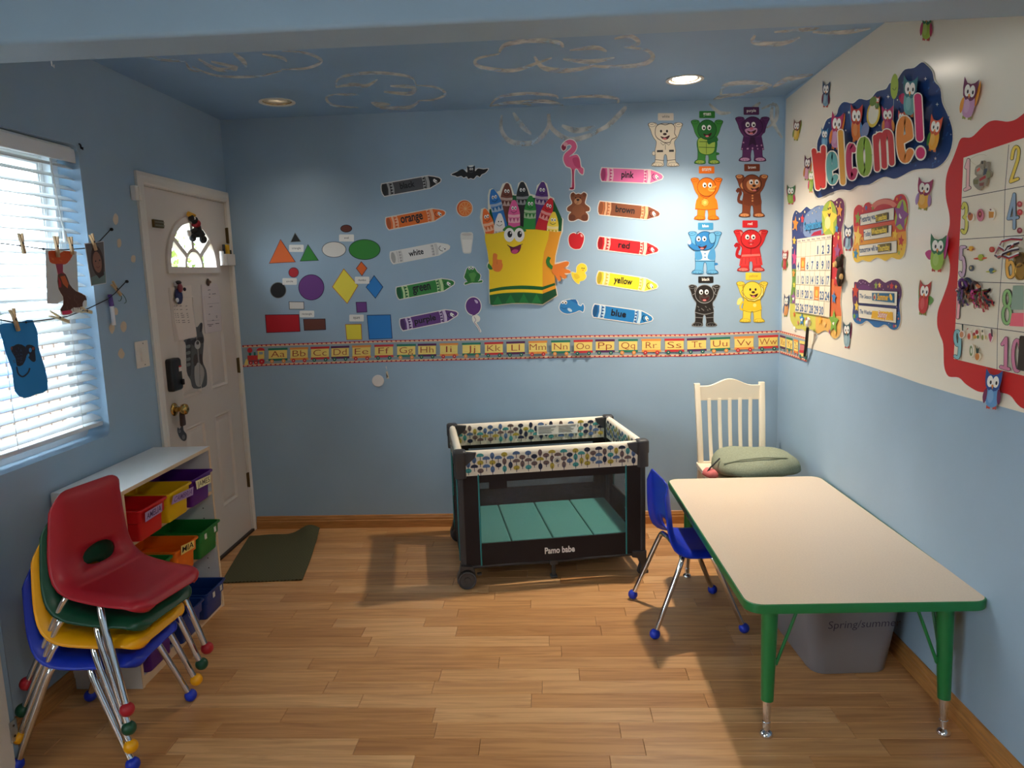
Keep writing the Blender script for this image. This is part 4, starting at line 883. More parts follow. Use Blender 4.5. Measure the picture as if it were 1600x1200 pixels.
a = A_back().crop(*Qc); o = cr([(322, 246), (328, 196), (364, 168), (402, 184), (410, 224), (394, 246), (405, 276), (386, 306), (352, 318), (346, 338), (322, 328), (292, 290), (284, 242)], 4); a.base(grow(o, 4), (244, 236, 200)); a.poly(o, (248, 222, 60)); a.poly(cr([(300, 262), (330, 256), (352, 284), (320, 300)], 3), (236, 200, 50)); a.poly(ell(370, 208, 4, 5), INK, True); a.poly(ell(386, 210, 4, 5), INK, True); a.poly([(370, 222), (384, 222), (378, 232)], (236, 120, 30)); a.build('chick_cutout', 'small yellow chick cutout with white edge', 'wall cutout', G2)
a = A_back().crop(*Qc); o = cr([(182, 540), (196, 496), (240, 474), (300, 470), (330, 486), (338, 512), (362, 524), (376, 506), (388, 532), (378, 572), (350, 560), (310, 576), (252, 588), (206, 574)], 4); a.base(grow(o, 5), WHT); a.poly(o, (46, 128, 190)); a.poly(cr([(270, 470), (318, 470), (332, 505), (300, 490)], 3), (34, 104, 166)); a.poly(ell(268, 556, 22, 12, 35), (190, 214, 228)); a.eye(210, 492, 12, 14).eye(234, 494, 13, 15); a.line(cr([(195, 534), (220, 546), (242, 538)], 4, False), 3, (20, 60, 110)); a.build('fish_cutout', 'small blue fish cutout with round eyes', 'wall cutout', G2)

# ------------------------------------------------------------------ crayon box cutout
a = A_back()
kk = lambda pts: [(580+.1875*x, 230+.1875*y) for x, y in pts]; bb = lambda pts: [(740+.1*x, 370+.1*y) for x, y in pts]
outl = kk([(945, 722), (905, 590), (915, 515), (945, 503), (972, 520), (972, 400), (985, 352), (1010, 343), (1048, 372), (1072, 362), (1095, 305), (1133, 290), (1165, 310), (1192, 396), (1212, 392), (1225, 300), (1258, 280), (1290, 300), (1325, 388), (1368, 400), (1380, 320), (1430, 280), (1465, 305), (1490, 408), (1525, 425), (1532, 480), (1575, 570), (1602, 600), (1598, 700)]) + bb([(1360, 0), (1290, 300), (1280, 405), (1440, 372), (1500, 395), (1490, 450), (1450, 490), (1510, 520), (1520, 570), (1460, 590), (1455, 650), (1400, 665), (1370, 660), (1360, 700), (1310, 705), (1280, 640), (1285, 720), (1315, 920), (1080, 1070), (860, 1050), (600, 1050), (300, 1082), (245, 1040), (235, 800), (235, 530), (205, 460), (215, 410), (235, 380), (215, 250)])
a.base(outl, (240, 234, 216), .001)
a.poly(kk([(1180, 400), (1520, 440), (1592, 600), (1585, 700), (980, 720), (985, 520)]), (20, 92, 44))
def minicrayon(tip, base, wd, c, face=INK):
    dx, dy = base[0]-tip[0], base[1]-tip[1]; ln = math.hypot(dx, dy); ux, uy = dx/ln, dy/ln; h = wd/2; P = lambda u, v: (tip[0]+ux*u-uy*v*h, tip[1]+uy*u+ux*v*h)
    o = cr([P(0, .0), P(6, -.28), P(60, -.72), P(112, -.95)], 4, False) + [P(ln, -.95), P(ln, .95), P(112, .95)] + cr([P(112, .95), P(60, .72), P(6, .28), P(0, 0)], 4, False)[1:-1]
    a.poly(kk(o), c); pale = mixc(c, (250, 236, 220), .62) if sum(c) > 150 else (150, 148, 146)
    a.poly(kk([P(118, -.95), P(140, -.95), P(146, 0), P(140, .95), P(118, .95), P(124, 0)]), pale); a.poly(kk([P(146, -.95), P(186, -.95), P(192, 0), P(186, .95), P(146, .95), P(152, 0)]), pale)
    for q in range(3): v = -.82+.58*q; a.poly(kk([P(150, v), P(150, v+.48), P(184, v+.24)]), mixc(c, (0, 0, 0), .15), True)
    a.off += DZ
    for v in (-.24, .22):
        q = P(66, v); q = kk([q])[0]; a.poly(ell(q[0], q[1], 1.9, 2.9, 0, 12), (246, 244, 238)); a.poly(ell(q[0]+.3, q[1]+.5, .9, 1.4, 0, 8), INK)
    a.line(kk(cr([P(92, .5), P(106, .05), P(92, -.45)], 4, False)), .7, mixc(c, (0, 0, 0), .8))
for tip, base, wd, c in (((1133, 300), (1122, 620), 104, (118, 62, 48)), ((1258, 290), (1270, 680), 110, (44, 44, 46)), ((1430, 290), (1398, 690), 110, (88, 48, 122)), ((1010, 352), (1090, 680), 104, (42, 120, 196)), ((1502, 426), (1408, 700), 100, (214, 34, 48)),
                         ((945, 515), (1000, 724), 92, (238, 110, 40)), ((1072, 552), (1070, 722), 96, (238, 234, 228)), ((1190, 442), (1192, 690), 104, (232, 96, 156)), ((1330, 406), (1318, 700), 104, (44, 140, 62)), ((1522, 540), (1510, 712), 100, (246, 216, 70))):
    minicrayon(tip, base, wd, c)
YB1, YB2, GB1, GB2 = (244, 206, 30), (240, 160, 38), (20, 92, 44), (30, 120, 56)
a.poly(kk([(950, 722), (1020, 722), (1120, 700), (1250, 686), (1370, 686), (1485, 700)]) + bb([(1165, 40), (1100, 240), (1078, 420), (1078, 770), (1078, 1050), (860, 1035), (600, 1035), (300, 1066), (262, 1035), (252, 800), (245, 440), (225, 260), (180, 50)]), YB1)
a.poly(kk([(1485, 700), (1540, 708), (1586, 702)]) + bb([(1345, 0), (1275, 300), (1264, 440), (1270, 720), (1302, 915), (1078, 1052), (1078, 420), (1100, 240), (1165, 40)]), YB2)
a.poly(bb(cr([(250, 822), (450, 782), (700, 762), (900, 765), (1078, 780)], 4, False) + cr([(1078, 832), (900, 822), (700, 818), (450, 832), (250, 868)], 4, False)), GB1); a.poly(bb([(1078, 780), (1268, 720), (1272, 756), (1078, 830)]), GB1, True)
a.poly(bb(cr([(252, 910), (450, 880), (700, 868), (900, 872), (1078, 888)], 4, False) + cr([(1078, 1050), (860, 1035), (600, 1035), (300, 1066), (262, 1035)], 4, False)), GB1); a.poly(bb([(1078, 888), (1284, 806), (1302, 912), (1078, 1050)]), (18, 74, 40), True)
for x0, yb, yt in ((380, 1052, 915), (580, 1032, 895), (785, 1028, 882), (985, 1030, 888)): a.poly(bb([(x0-78, yb), (x0+72, yb-2), (x0, yt)]), GB2, True)
a.off += DZ
a.poly(kk(cr([(1108, 700), (1116, 668), (1150, 652), (1190, 668), (1240, 655), (1276, 676), (1280, 706)], 4)), (52, 130, 50))
for ex in (1152, 1234):
    a.poly(kk(ell(ex, 732, 44, 58, 0, 24)), (246, 244, 238)); a.poly(kk(ell(ex+4, 726, 20, 28, 0, 16)), INK); a.poly(kk(ell(ex+12, 716, 6, 8, 0, 10)), WHT)
a.poly(kk(cr([(1140, 818), (1190, 834), (1248, 812), (1236, 868), (1200, 890), (1168, 878), (1158, 842)], 4)), (112, 20, 60)); a.poly(kk(cr([(1170, 868), (1196, 852), (1228, 860), (1210, 884), (1186, 888)], 4)), (208, 76, 130)); a.line(kk(cr([(1134, 814), (1180, 836), (1240, 816), (1262, 808)], 4, False)), .9, INK)
HND = (236, 128, 48); a.poly(bb(cr([(245, 420), (225, 440), (225, 480), (260, 512), (300, 500)], 4)), (50, 126, 50)); a.poly(bb(cr([(300, 420), (305, 280), (335, 258), (375, 285), (370, 350), (440, 362), (445, 400), (458, 440), (445, 500), (400, 545), (330, 535), (290, 480)], 4)), HND)
a.line(bb([(372, 368), (368, 430)]), .6, (196, 92, 30)); a.line(bb(cr([(1185, 318), (1160, 380), (1180, 440), (1235, 490)], 5, False)), 5.5, (50, 126, 50)); a.poly(bb(cr([(1230, 500), (1250, 440), (1320, 420), (1440, 385), (1490, 400), (1470, 450), (1410, 490), (1500, 525), (1510, 565), (1440, 570), (1420, 575), (1450, 630), (1410, 655), (1350, 610), (1365, 670), (1330, 692), (1300, 650), (1270, 600), (1230, 560)], 4)), HND)
a.build('crayon_box_cutout', 'large yellow smiling crayon box cutout full of crayons', 'wall cutout')

# ------------------------------------------------------------------ animal cutouts holding up colour cards
G3 = 'animal cutouts with raised arms'
def animal(label, name, tf, box, body, dark, light, kind):
    a = A_back().crop(*tf); x0, y0, x1, y1 = box; w_, h_ = x1-x0, y1-y0; a.tf = (lambda t: lambda u, v: t(x0+u*w_, y0+v*h_))(a.tf)
    o = [(.0, .05), (.10, .015), (.24, .03), (.285, .085), (.36, .04), (.50, .03), (.64, .04), (.715, .085), (.76, .03), (.90, .015), (1., .05), (.96, .13), (.92, .20), (.89, .28), (.83, .37), (.765, .44), (.775, .54), (.80, .64), (.79, .74), (.80, .88), (.87, .92), (.88, .985), (.56, .99), (.55, .88), (.53, .76), (.50, .73), (.47, .76), (.45, .88), (.44, .99), (.12, .985), (.13, .92), (.20, .88), (.21, .74), (.20, .64), (.225, .54), (.235, .44), (.17, .37), (.11, .28), (.08, .20), (.04, .13)]
    S = cr(o, 3); edge = mixc(dark, (0, 0, 0), .35) if kind != 'bear' else (150, 150, 148)
    # tail first, on the same sheet
    if kind in ('monkey', 'cat'): a.line(cr([(.22, .66), (.10, .62), (.12, .50), (.16, .44), (.10, .36), (.04, .42)], 5, False), .085, dark)
    if kind == 'lion': a.line(cr([(.24, .70), (.13, .66), (.16, .54), (.22, .50)], 5, False), .05, dark); a.poly(cr([(.02, .54), (.06, .44), (.16, .40), (.20, .46), (.14, .54), (.06, .58)], 3), light)
    if kind in ('turtle', 'elephant'): a.poly(cr([(.76, .74), (.86, .74), (.88, .78), (.76, .80)], 3), dark)
    if kind == 'white': a.poly(ell(.17, .70, .05, .05), edge); a.poly(ell(.17, .70, .042, .042), body)
    a.base([p for p in S], edge, .0009); a.poly(grow(S, -.011), body)
    Ln = lambda pts, wd=.012: a.line(pts, wd, edge, True)
    # clothing
    if kind == 'turtle': a.poly(cr([(.24, .42), (.50, .36), (.76, .42), (.82, .56), (.74, .74), (.50, .80), (.26, .74), (.18, .56)], 4), dark); a.poly(cr([(.24, .44), (.46, .40), (.72, .46), (.74, .62), (.68, .74), (.48, .78), (.28, .73), (.22, .58)], 4), light); [Ln(q) for q in ([(.26, .50), (.72, .50)], [(.24, .62), (.74, .63)], [(.48, .50), (.48, .77)])]; a.poly(cr([(.55, .40), (.78, .38), (.84, .48), (.66, .52), (.56, .56), (.50, .50)], 3), dark)
    elif kind == 'dog': a.poly([(.23, .46), (.77, .46), (.84, .74), (.16, .74)], dark); [a.poly(star(.24+.13*i, .58+.07*(i % 2)+.06*(i % 3), .032, .025), light, True) for i in range(5)]; [a.poly(star(.20+.15*i, .715, .030, .022), light, True) for i in range(5)]; a.poly([(.44, .46), (.56, .46), (.62, .66), (.50, .60), (.38, .66)], mixc(dark, (0, 0, 0), .3))
    elif kind == 'duck': a.poly(cr([(.25, .46), (.75, .46), (.86, .72), (.78, .75), (.22, .75), (.14, .72)], 3), body); Ln(cr([(.14, .73), (.5, .76), (.86, .73)], 4, False)); a.poly(ell(.45, .59, .14, .10, 0, 6), dark); a.poly(ell(.45, .59, .12, .088, 0, 7), light); a.poly(ell(.45, .59, .05, .04), mixc(light, (255, 220, 150), .5)); Ln(cr([(.28, .42), (.48, .49), (.66, .42)], 4, False))
    elif kind == 'elephant': a.poly([(.28, .44), (.72, .44), (.76, .68), (.24, .68)], light); a.poly(cr([(.22, .42), (.36, .46), (.42, .64), (.22, .66)], 3), mixc(body, dark, .4)); a.poly(cr([(.78, .42), (.64, .46), (.58, .64), (.80, .66)], 3), mixc(body, dark, .4), True); a.poly(ell(.5, .53, .022, .016), dark); a.poly(ell(.5, .61, .022, .016), dark, True); Ln([(.2, .70), (.8, .70)])
    elif kind == 'cat': a.poly([(.24, .60), (.76, .58), (.77, .63), (.23, .65)], light); a.poly([(.20, .67), (.80, .65), (.84, .84), (.56, .86), (.54, .76), (.46, .76), (.44, .86), (.16, .86)], mixc(body, light, .25)); [Ln([(.25+.1*i, .67), (.23+.11*i, .82)], .008) for i in range(6) if i != 3]; Ln([(.5, .42), (.5, .60)])
    elif kind == 'bear': Ln(cr([(.20, .66), (.5, .71), (.8, .66)], 4, False), .014); Ln([(.22, .78), (.46, .79)]); Ln([(.54, .79), (.78, .78)]); [a.line([(.28+.12*i, .52+.05*(i % 2)), (.33+.12*i, .55+.05*(i % 2))], .02, (120, 118, 112), True) for i in range(5)]; [a.line([(.32+.13*i, .60), (.36+.13*i, .62)], .02, (120, 118, 112), True) for i in range(3)]; Ln([(.13, .26), (.25, .20)]); Ln([(.88, .26), (.76, .20)])
    elif kind == 'lion': a.poly([(.24, .46), (.76, .46), (.80, .70), (.22, .72)], dark); Ln(cr([(.22, .71), (.5, .75), (.8, .69)], 4, False)); a.poly(ell(.58, .585, .055, .045), light)
    elif kind == 'monkey': a.poly([(.24, .46), (.50, .44), (.76, .46), (.76, .70), (.62, .74), (.52, .66), (.42, .74), (.24, .70)], mixc(dark, body, .35)); [a.poly(ell(.52, .50+.06*i, .028, .02), light, True) for i in range(3)]
    elif kind == 'white': a.poly([(.26, .63), (.74, .62), (.745, .665), (.26, .675)], (60, 56, 54)); a.poly(ell(.52, .648, .09, .05, 0, 14), body); [Ln(q) for q in ([(.22, .84), (.46, .86)], [(.54, .86), (.78, .84)], [(.36, .46), (.44, .52), (.5, .47)], [(.5, .47), (.6, .52), (.66, .46)], [(.5, .50), (.5, .62)])]
    a.off += DZ
    # feet and hands
    ft = light if kind in ('turtle', 'dog', 'monkey', 'cat') else body
    for c in (.28, .72):
        a.poly(ell(c, .945, .15, .044, 0, 18), edge); a.poly(ell(c, .945, .138, .038, 0, 18), ft)
        for k in (-.05, .03): Ln([(c+k, .945), (c+k, .975)], .01)
    hc = light if kind in ('monkey',) else body
    for c in (.12, .88): a.poly(ell(c, .065, .105, .05, 0, 16), edge); a.poly(ell(c, .065, .095, .044, 0, 16), hc); Ln([(c-.05, .06), (c+.04, .055)], .01)
    # head
    if kind == 'dog': a.poly(cr([(.78, .10), (.88, .16), (.87, .34), (.80, .38), (.74, .28)], 3), dark); a.poly(cr([(.24, .10), (.16, .18), (.20, .30), (.28, .26)], 3), dark, True)
    if kind in ('bear', 'lion'):
        for c in (.27, .77): a.poly(ell(c, .15, .085, .065), edge); a.poly(ell(c, .15, .07, .052), dark if kind == 'bear' else body)
    if kind == 'cat': a.poly([(.18, .06), (.36, .13), (.22, .20)], light); a.poly([(.80, .05), (.62, .12), (.78, .19)], light, True)
    if kind == 'monkey': a.poly(ell(.24, .27, .09, .075), light)
    if kind == 'lion': a.poly([(.52+.33*(1+.09*(i % 2))*math.cos(i*math.pi/11), .26+.225*(1+.09*(i % 2))*math.sin(i*math.pi/11)) for i in range(22)], edge); a.poly([(.52+.31*(1+.09*(i % 2))*math.cos(i*math.pi/11), .26+.212*(1+.09*(i % 2))*math.sin(i*math.pi/11)) for i in range(22)], light)
    hd = ell(.5, .235, .28, .205, 0, 26)
    if kind == 'white': hd = cr([(.24, .12), (.36, .06), (.5, .08), (.66, .05), (.76, .12), (.75, .26), (.80, .34), (.68, .38), (.62, .45), (.46, .45), (.36, .40), (.28, .36), (.22, .28)], 3)
    a.poly(grow(hd, .018), edge); a.poly(hd, dark if kind in ('turtle', 'dog', 'elephant') else body)
    if kind == 'monkey': a.poly(cr([(.36, .18), (.5, .13), (.70, .15), (.76, .24), (.70, .34), (.58, .40), (.42, .37), (.34, .28)], 4), light)
    if kind == 'dog': a.poly(cr([(.28, .30), (.44, .26), (.62, .27), (.62, .36), (.50, .42), (.34, .39)], 4), light)
    if kind == 'bear': a.poly(cr([(.34, .27), (.5, .25), (.64, .27), (.66, .36), (.5, .44), (.36, .38)], 4), (70, 62, 58))
    if kind == 'elephant':
        a.poly(cr([(.60, .08), (.74, .04), (.82, .12), (.80, .26), (.70, .31), (.62, .24)], 4), edge); a.poly(cr([(.62, .09), (.74, .055), (.80, .13), (.78, .25), (.70, .29), (.64, .23)], 4), mixc(body, light, .15)); a.line(cr([(.40, .38), (.24, .40), (.10, .34), (.03, .27)], 5, False), .125, edge); a.line(cr([(.42, .38), (.24, .395), (.10, .335), (.035, .275)], 5, False), .105, dark); a.poly(ell(.04, .27, .05, .05), (200, 214, 224))
    ex, ey, er = .48, .19, .062
    dxe = {'elephant': -.09, 'duck': .04, 'monkey': .08, 'white': -.02, 'cat': .0, 'lion': .04, 'dog': -.04}.get(kind, 0)
    for k in (-.085, .085):
        if kind in ('white', 'lion'): a.poly(ell(ex+dxe+k, ey+.02, .030, .032), INK)
        else: a.eye(ex+dxe+k, ey, er, er*.95, (.15, .2), .5)
    if kind == 'duck': a.poly(cr([(.54, .27), (.66, .235), (.78, .20), (.80, .23), (.70, .28), (.76, .31), (.70, .34), (.58, .33)], 3), mixc(light, (255, 190, 90), .4)); a.line([(.58, .29), (.72, .285)], .01, edge)
    else:
        my = .33 if kind != 'elephant' else .36
        if kind not in ('turtle', 'elephant'): a.poly(ell(.5+dxe*.8, .275, .055 if kind != 'cat' else .04, .028), (216, 110, 130) if kind in ('cat', 'dog') else (60, 34, 28))
        mo = cr([(.38+dxe, my-.01), (.5+dxe, my+.015), (.64+dxe, my-.03), (.60+dxe, my+.045), (.50+dxe, my+.075), (.42+dxe, my+.04)], 3)
        if kind not in ('cat',): a.poly(mo, (70, 20, 26)); a.poly(ell(.50+dxe, my+.05, .055, .02), (232, 130, 130))
        else: a.line(cr([(.42, .325), (.5, .345), (.58, .32)], 4, False), .012, edge); a.poly(ell(.5, .36, .03, .014), (240, 150, 140))
    if kind == 'cat': [Ln(q, .008) for q in ([(.36, .05), (.42, .09)], [(.46, .03), (.5, .08)], [(.56, .04), (.55, .09)])]
    a.build(name, label, 'wall cutout', G3)
A1, A2 = (980, 150, .1625), (980, 330, .1625)
animal('white puppy cutout with dark belt holding up its arms', 'dog_cutout', A1, (198, 248, 535, 682), (240, 226, 200), (150, 132, 108), (246, 236, 214), 'white')
animal('green turtle cutout holding up its arms', 'turtle_cutout', A1, (612, 222, 922, 658), (64, 144, 62), (40, 116, 52), (168, 196, 84), 'turtle')
animal('purple dog cutout in a star print dress', 'dog_cutout', A1, (1038, 192, 1370, 634), (98, 46, 100), (80, 36, 88), (206, 150, 186), 'dog')
animal('orange duck cutout with flower on its shirt', 'duck_cutout', A1, (610, 778, 915, 1195), (250, 124, 20), (226, 96, 14), (255, 160, 60), 'duck')
animal('brown monkey cutout with curled tail', 'monkey_cutout', A1, (1040, 748, 1355, 1168), (134, 66, 38), (112, 52, 30), (220, 146, 92), 'monkey')
animal('blue elephant cutout in a jacket', 'elephant_cutout', A2, (585, 186, 910, 607), (96, 164, 204), (46, 122, 182), (196, 214, 222), 'elephant')
animal('red cat cutout in a pleated skirt', 'cat_cutout', A2, (1022, 170, 1355, 583), (212, 40, 44), (186, 28, 36), (244, 120, 110), 'cat')
animal('black bear cutout with grey outline', 'bear_cutout', A2, (587, 698, 897, 1112), (36, 32, 30), (48, 42, 40), (90, 82, 78), 'bear')
animal('yellow lion cutout with pale mane', 'lion_cutout', A2, (1048, 668, 1353, 1072), (248, 214, 70), (242, 200, 44), (252, 230, 130), 'lion')
for tf, (x0, y0, x1, y1), c, wd, tc, lb in ((A1, (295, 165, 446, 236), (226, 214, 196), 'white', (150, 140, 128), 'glossy white card above the white puppy'), (A1, (692, 145, 843, 213), (40, 120, 44), 'green', WHT, 'green word card above the turtle'), (A1, (1119, 106, 1268, 182), (84, 40, 84), 'purple', WHT, 'purple word card above the purple dog'),
    (A1, (689, 676, 838, 745), (250, 122, 24), 'orange', WHT, 'orange word card above the duck'), (A1, (1125, 654, 1275, 724), (120, 54, 32), 'brown', WHT, 'brown word card above the monkey'), (A2, (680, 111, 827, 178), (60, 140, 184), 'blue', WHT, 'blue word card above the elephant'), (A2, (1108, 89, 1254, 158), (208, 34, 40), 'red', WHT, 'red word card above the cat'),
    (A2, (683, 627, 829, 690), (30, 26, 24), 'black', WHT, 'black word card above the bear'), (A2, (1138, 590, 1287, 662), (240, 208, 60), 'yellow', (206, 170, 50), 'yellow word card above the lion')):
    a = A_back().crop(*tf); cx, cy = (x0+x1)/2, (y0+y1)/2; a.base([(x, y) for x, y, _ in rrect(x1-x0, y1-y0, 8, 0, 3, cx, cy)], c)
    n = len(wd)*7.4; a.text(wd, (cx-n, cy+10), (cx+n, cy+8), 26, tc, .02); a.build('colour_word_card', lb, 'word card', 'colour word cards above the animals')

# ------------------------------------------------------------------ alphabet train border: four strips
GRC, ORC, RDC, PUC, TEC = (46, 124, 100), (236, 152, 72), (206, 52, 58), (92, 42, 88), (30, 110, 96)
top_pts = [(378, 539.6), (420, 537.8), (590, 532), (742, 528.6), (840, 525.6), (927, 523.6), (1080, 522), (1218.7, 516.2)]; bot_pts = [(380, 573.6), (420, 571.4), (590, 566), (742, 562.5), (840, 560), (927, 558.4), (1080, 557), (1218.7, 551)]
def lerp_pts(P, x):
    for (x0, y0), (x1, y1) in zip(P, P[1:]):
        if x <= x1 or (x1, y1) == P[-1]: return y0+(y1-y0)*(x-x0)/(x1-x0)
cars = [('Aa', 419, 449.5, 0), ('Bb', 453, 482, 1), ('Cc', 485.5, 515, 2), ('Dd', 517, 546, 3), ('Ee', 550, 580, 1), ('Ff', 585, 615, 2), ('Gg', 620, 650, 0), ('Hh', 653, 682, 3), ('Ii', 687, 716, 1), ('Jj', 722, 751.5, 0), ('Kk', 757, 786.6, 2), ('Ll', 791, 820.5, 3), ('Mm', 825.6, 855, 1), ('Nn', 861, 891, 0), ('Oo', 896, 926, 2), ('Pp', 930, 960.6, 3), ('Qq', 966, 996.6, 0), ('Rr', 1002, 1033, 1), ('Ss', 1038, 1069, 2), ('Tt', 1073, 1104, 3), ('Uu', 1109, 1141, 0), ('Vv', 1146.5, 1178, 1), ('Ww', 1184, 1215.6, 2)]
rc = [('Xx', 1219.6, 1228.7, 3), ('Yy', 1230, 1240, 0), ('Zz', 1242, 1249, 1)]
ROOF = [GRC, ORC, RDC, PUC]; WHL = [ORC, RDC, TEC, TEC]
PALE, YEL_, SKY = (240, 196, 156), (246, 218, 120), (150, 166, 176)
def strip(a, x0, x1, T, B, cs, extra=None, nd=3.6):
    n = max(2, int((x1-x0)/14)); xs = [x0+(x1-x0)*i/n for i in range(n+1)]
    y = lambda x, v: lerp_pts(T, x)*(1-v) + lerp_pts(B, x)*v
    seg = lambda va, vb: [(x, y(x, va)) for x in xs] + [(x, y(x, vb)) for x in xs[::-1]]
    a.base(seg(0, 1), SKY, .0006); a.poly(seg(.0, .10), PALE, True); a.poly(seg(.90, 1), PALE); a.poly(seg(.0, .028), RDC, True); a.poly(seg(.972, 1), RDC)
    k = int((x1-x0)/nd)
    for i in range(k):
        u = x0+(x1-x0)*(i+.05)/k; v = x0+(x1-x0)*(i+.75)/k
        if i % 2 == 0: a.poly([(u, y(u, .02)), (v, y(v, .02)), (v, y(v, .085)), (u, y(u, .06))], (176, 34, 52), True); a.poly([(u, y(u, .94)), (v, y(v, .915)), (v, y(v, .98)), (u, y(u, .98))], (176, 34, 52), True)
    a.off += DZ
    for wd, u, v, c in cs:
        R = lambda f, g: (u+(v-u)*f, y(u+(v-u)*f, g))
        rect = lambda f0, g0, f1, g1: [R(f0, g0), R(f1, g0), R(f1, g1), R(f0, g1)]
        a.poly(rect(-.12, .74, 1.12, .76), (230, 214, 150)); a.poly(rect(.03, .22, .97, .76), YEL_); a.poly(rect(0, .19, 1, .29), ROOF[c]); a.poly(rect(.02, .68, 1, .78), ROOF[c], True)
        a.line([R(.1, .60), R(.9, .60)], .25, (214, 170, 90)); gw = {'Ii': .30, 'Jj': .42, 'Ll': .44, 'Ff': .56, 'Tt': .52, 'Zz': .66, 'Mm': .86, 'Ww': .86, 'Rr': .56}.get(wd, .70); a.text(wd, R(.5-gw/2, .61), R(.5+gw/2, .61), abs(y(u, .61)-y(u, .33)), (160, 52, 40), -.012, up=(R(.5, 0)[0]-R(.5, 1)[0], R(.5, 0)[1]-R(.5, 1)[1]))
        asp = (v-u)/30.0
        for f in (.2, .8):
            p = R(f, .80); a.poly(ell(p[0], p[1], 3.0*asp, 3.0, 0, 14), WHL[c]); a.poly(ell(p[0], p[1], .9*asp, .9, 0, 8), (240, 214, 190))
    return y
GB = 'alphabet train border strips'
a = A_back(.0004); y = strip(a, 378.5, 515.8, top_pts, bot_pts, cars[:3])
e = lambda X, Y: (370+.1375*X, 515+.1375*Y)
a.poly([e(88, 398), e(108, 335), e(132, 332), (388.2, 570)], YEL_); a.poly([e(122, 295), e(245, 290), e(246, 345), e(128, 350)], (206, 60, 62)); a.poly([e(240, 240), e(312, 238), e(316, 330), e(242, 336)], YEL_); a.poly([e(228, 240)] + [e(275+48*math.cos(math.radians(t)), 238-34*math.sin(math.radians(t))) for t in range(180, -1, -30)], (206, 52, 58)); a.poly([e(256, 252), e(300, 250), e(300, 280), e(258, 282)], (150, 176, 186)); a.poly(ell(*e(152, 234), 4.1, 4.1, 0, 16), (210, 56, 60)); a.poly([e(140, 262), e(168, 262), e(166, 294), e(142, 294)], TEC); a.poly([e(196, 255), e(218, 255), e(218, 292), e(196, 292)], TEC, True); a.poly([e(136, 350), e(318, 342), e(318, 368), e(140, 374)], (120, 92, 96))
for X, Y, r in ((163, 377, 3), (222, 373, 3), (288, 362, 4.3)): a.poly(ell(*e(X, Y), r, r, 0, 16), (206, 44, 54)); a.poly(ell(*e(X, Y), 1, 1, 0, 8), (240, 200, 190))
a.build('alphabet_border_strip', 'alphabet border strip with red train engine and letters A to C beside the door', 'wall border', GB)
for i0, i1, x0, x1, lb in ((3, 15, 516.4, 927.4, 'long alphabet border strip with train cars D to O'), (15, 19, 927.9, 1071.4, 'alphabet border strip with train cars P to S')):
    a = A_back(.0005); strip(a, x0, x1, top_pts, bot_pts, cars[i0:i1]); a.build('alphabet_border_strip', lb, 'wall border', GB)
# last strip folds round the corner: wall part and its folded end
a = A_back(.0005); strip(a, 1072, 1218.6, top_pts, bot_pts, cars[19:]); o1 = a.build('alphabet_border_strip', 'alphabet border strip with train cars T to Z folded round the corner', 'wall border', GB)
T2_, B2_ = [(1219.4, 516.4), (1240, 522), (1259.4, 527.2)], [(1219.4, 551.2), (1240, 557.5), (1266, 566.6)]
def rightfold(x, y_): return right(x, y_)
a = Art(right, NR, .0032); yy_ = strip(a, 1219.5, 1262, T2_, [(1219.4, 551.2), (1240, 557.5), (1262, 565.4)], rc, nd=1.6)
q = lambda X, Y: (1080+.125*X, 510+.125*Y)
a.poly([q(1372, 175), q(1440, 190), q(1440, 225), q(1372, 212)], YEL_); a.poly([q(1378, 220), q(1430, 232), q(1430, 300), q(1378, 292)], (208, 120, 120)); a.poly([q(1368, 292), q(1450, 302), q(1450, 336), q(1368, 326)], (210, 56, 66)); a.poly([q(1372, 330), q(1456, 342), q(1456, 382), q(1374, 370)], YEL_)
for X, Y in ((1382, 375), (1446, 388)): a.poly(ell(*q(X, Y), 1.5, 3.4, 0, 12), TEC)
a.build('folded_end', parent=o1)
# alarm disc and peeled tape on the back wall
mb = MB(); p = back(591, 594.8); mb.lathe([(.001, -.016), (.033, -.016), (.036, -.013), (.036, 0), (.001, 0)], mat('white_sensor_plastic', (232, 222, 214), .4), (p.x, p.y, p.z), 'y', 32); tag(mb.build('alarm_disc', None, 40), 'round white alarm disc below the alphabet border', 'alarm')
a = A_back(.0004).crop(370, 500, .2834); a.poly(cr([(820, 258), (826, 255), (828, 275), (824, 268)], 2), (214, 210, 200)); a.poly([(822, 285), (832, 282), (838, 312), (840, 324), (826, 322)], (216, 200, 170)); a.poly([(822, 290), (834, 312), (826, 322)], (104, 92, 80)); a.build('peeled_paint_patch', parent=WALL_B)
# ================================================================== wall of posters (right wall)
SHEET = mat('glossy_white_sheet', (244, 234, 214), .22, spec=.5, bump=(2.2, .5))
seam = [(1222, 458.5), (1310, 470), (1406, 477), (1467, 482), (1606, 493), (1760, 508)]
def sheet(label, pts, off):
    a = A_right(off); a.base(pts, None, .0008, SHEET); return a.build('paper_sheet', label, 'paper sheet')
sheet('upper white paper sheet covering the wall behind the welcome banner', [(1228.6, 155), (1300, 96), (1376, 40), (1450, -18), (1606, -140), (1760, -262)] + seam[::-1], .0005)
sheet('lower white paper sheet with ragged bottom edge below the season card', seam + [(1760, 690), (1606, 646.5), (1560, 634), (1500, 618), (1440, 600), (1400, 586), (1340, 566), (1268, 545), (1222, 532)], .0005)
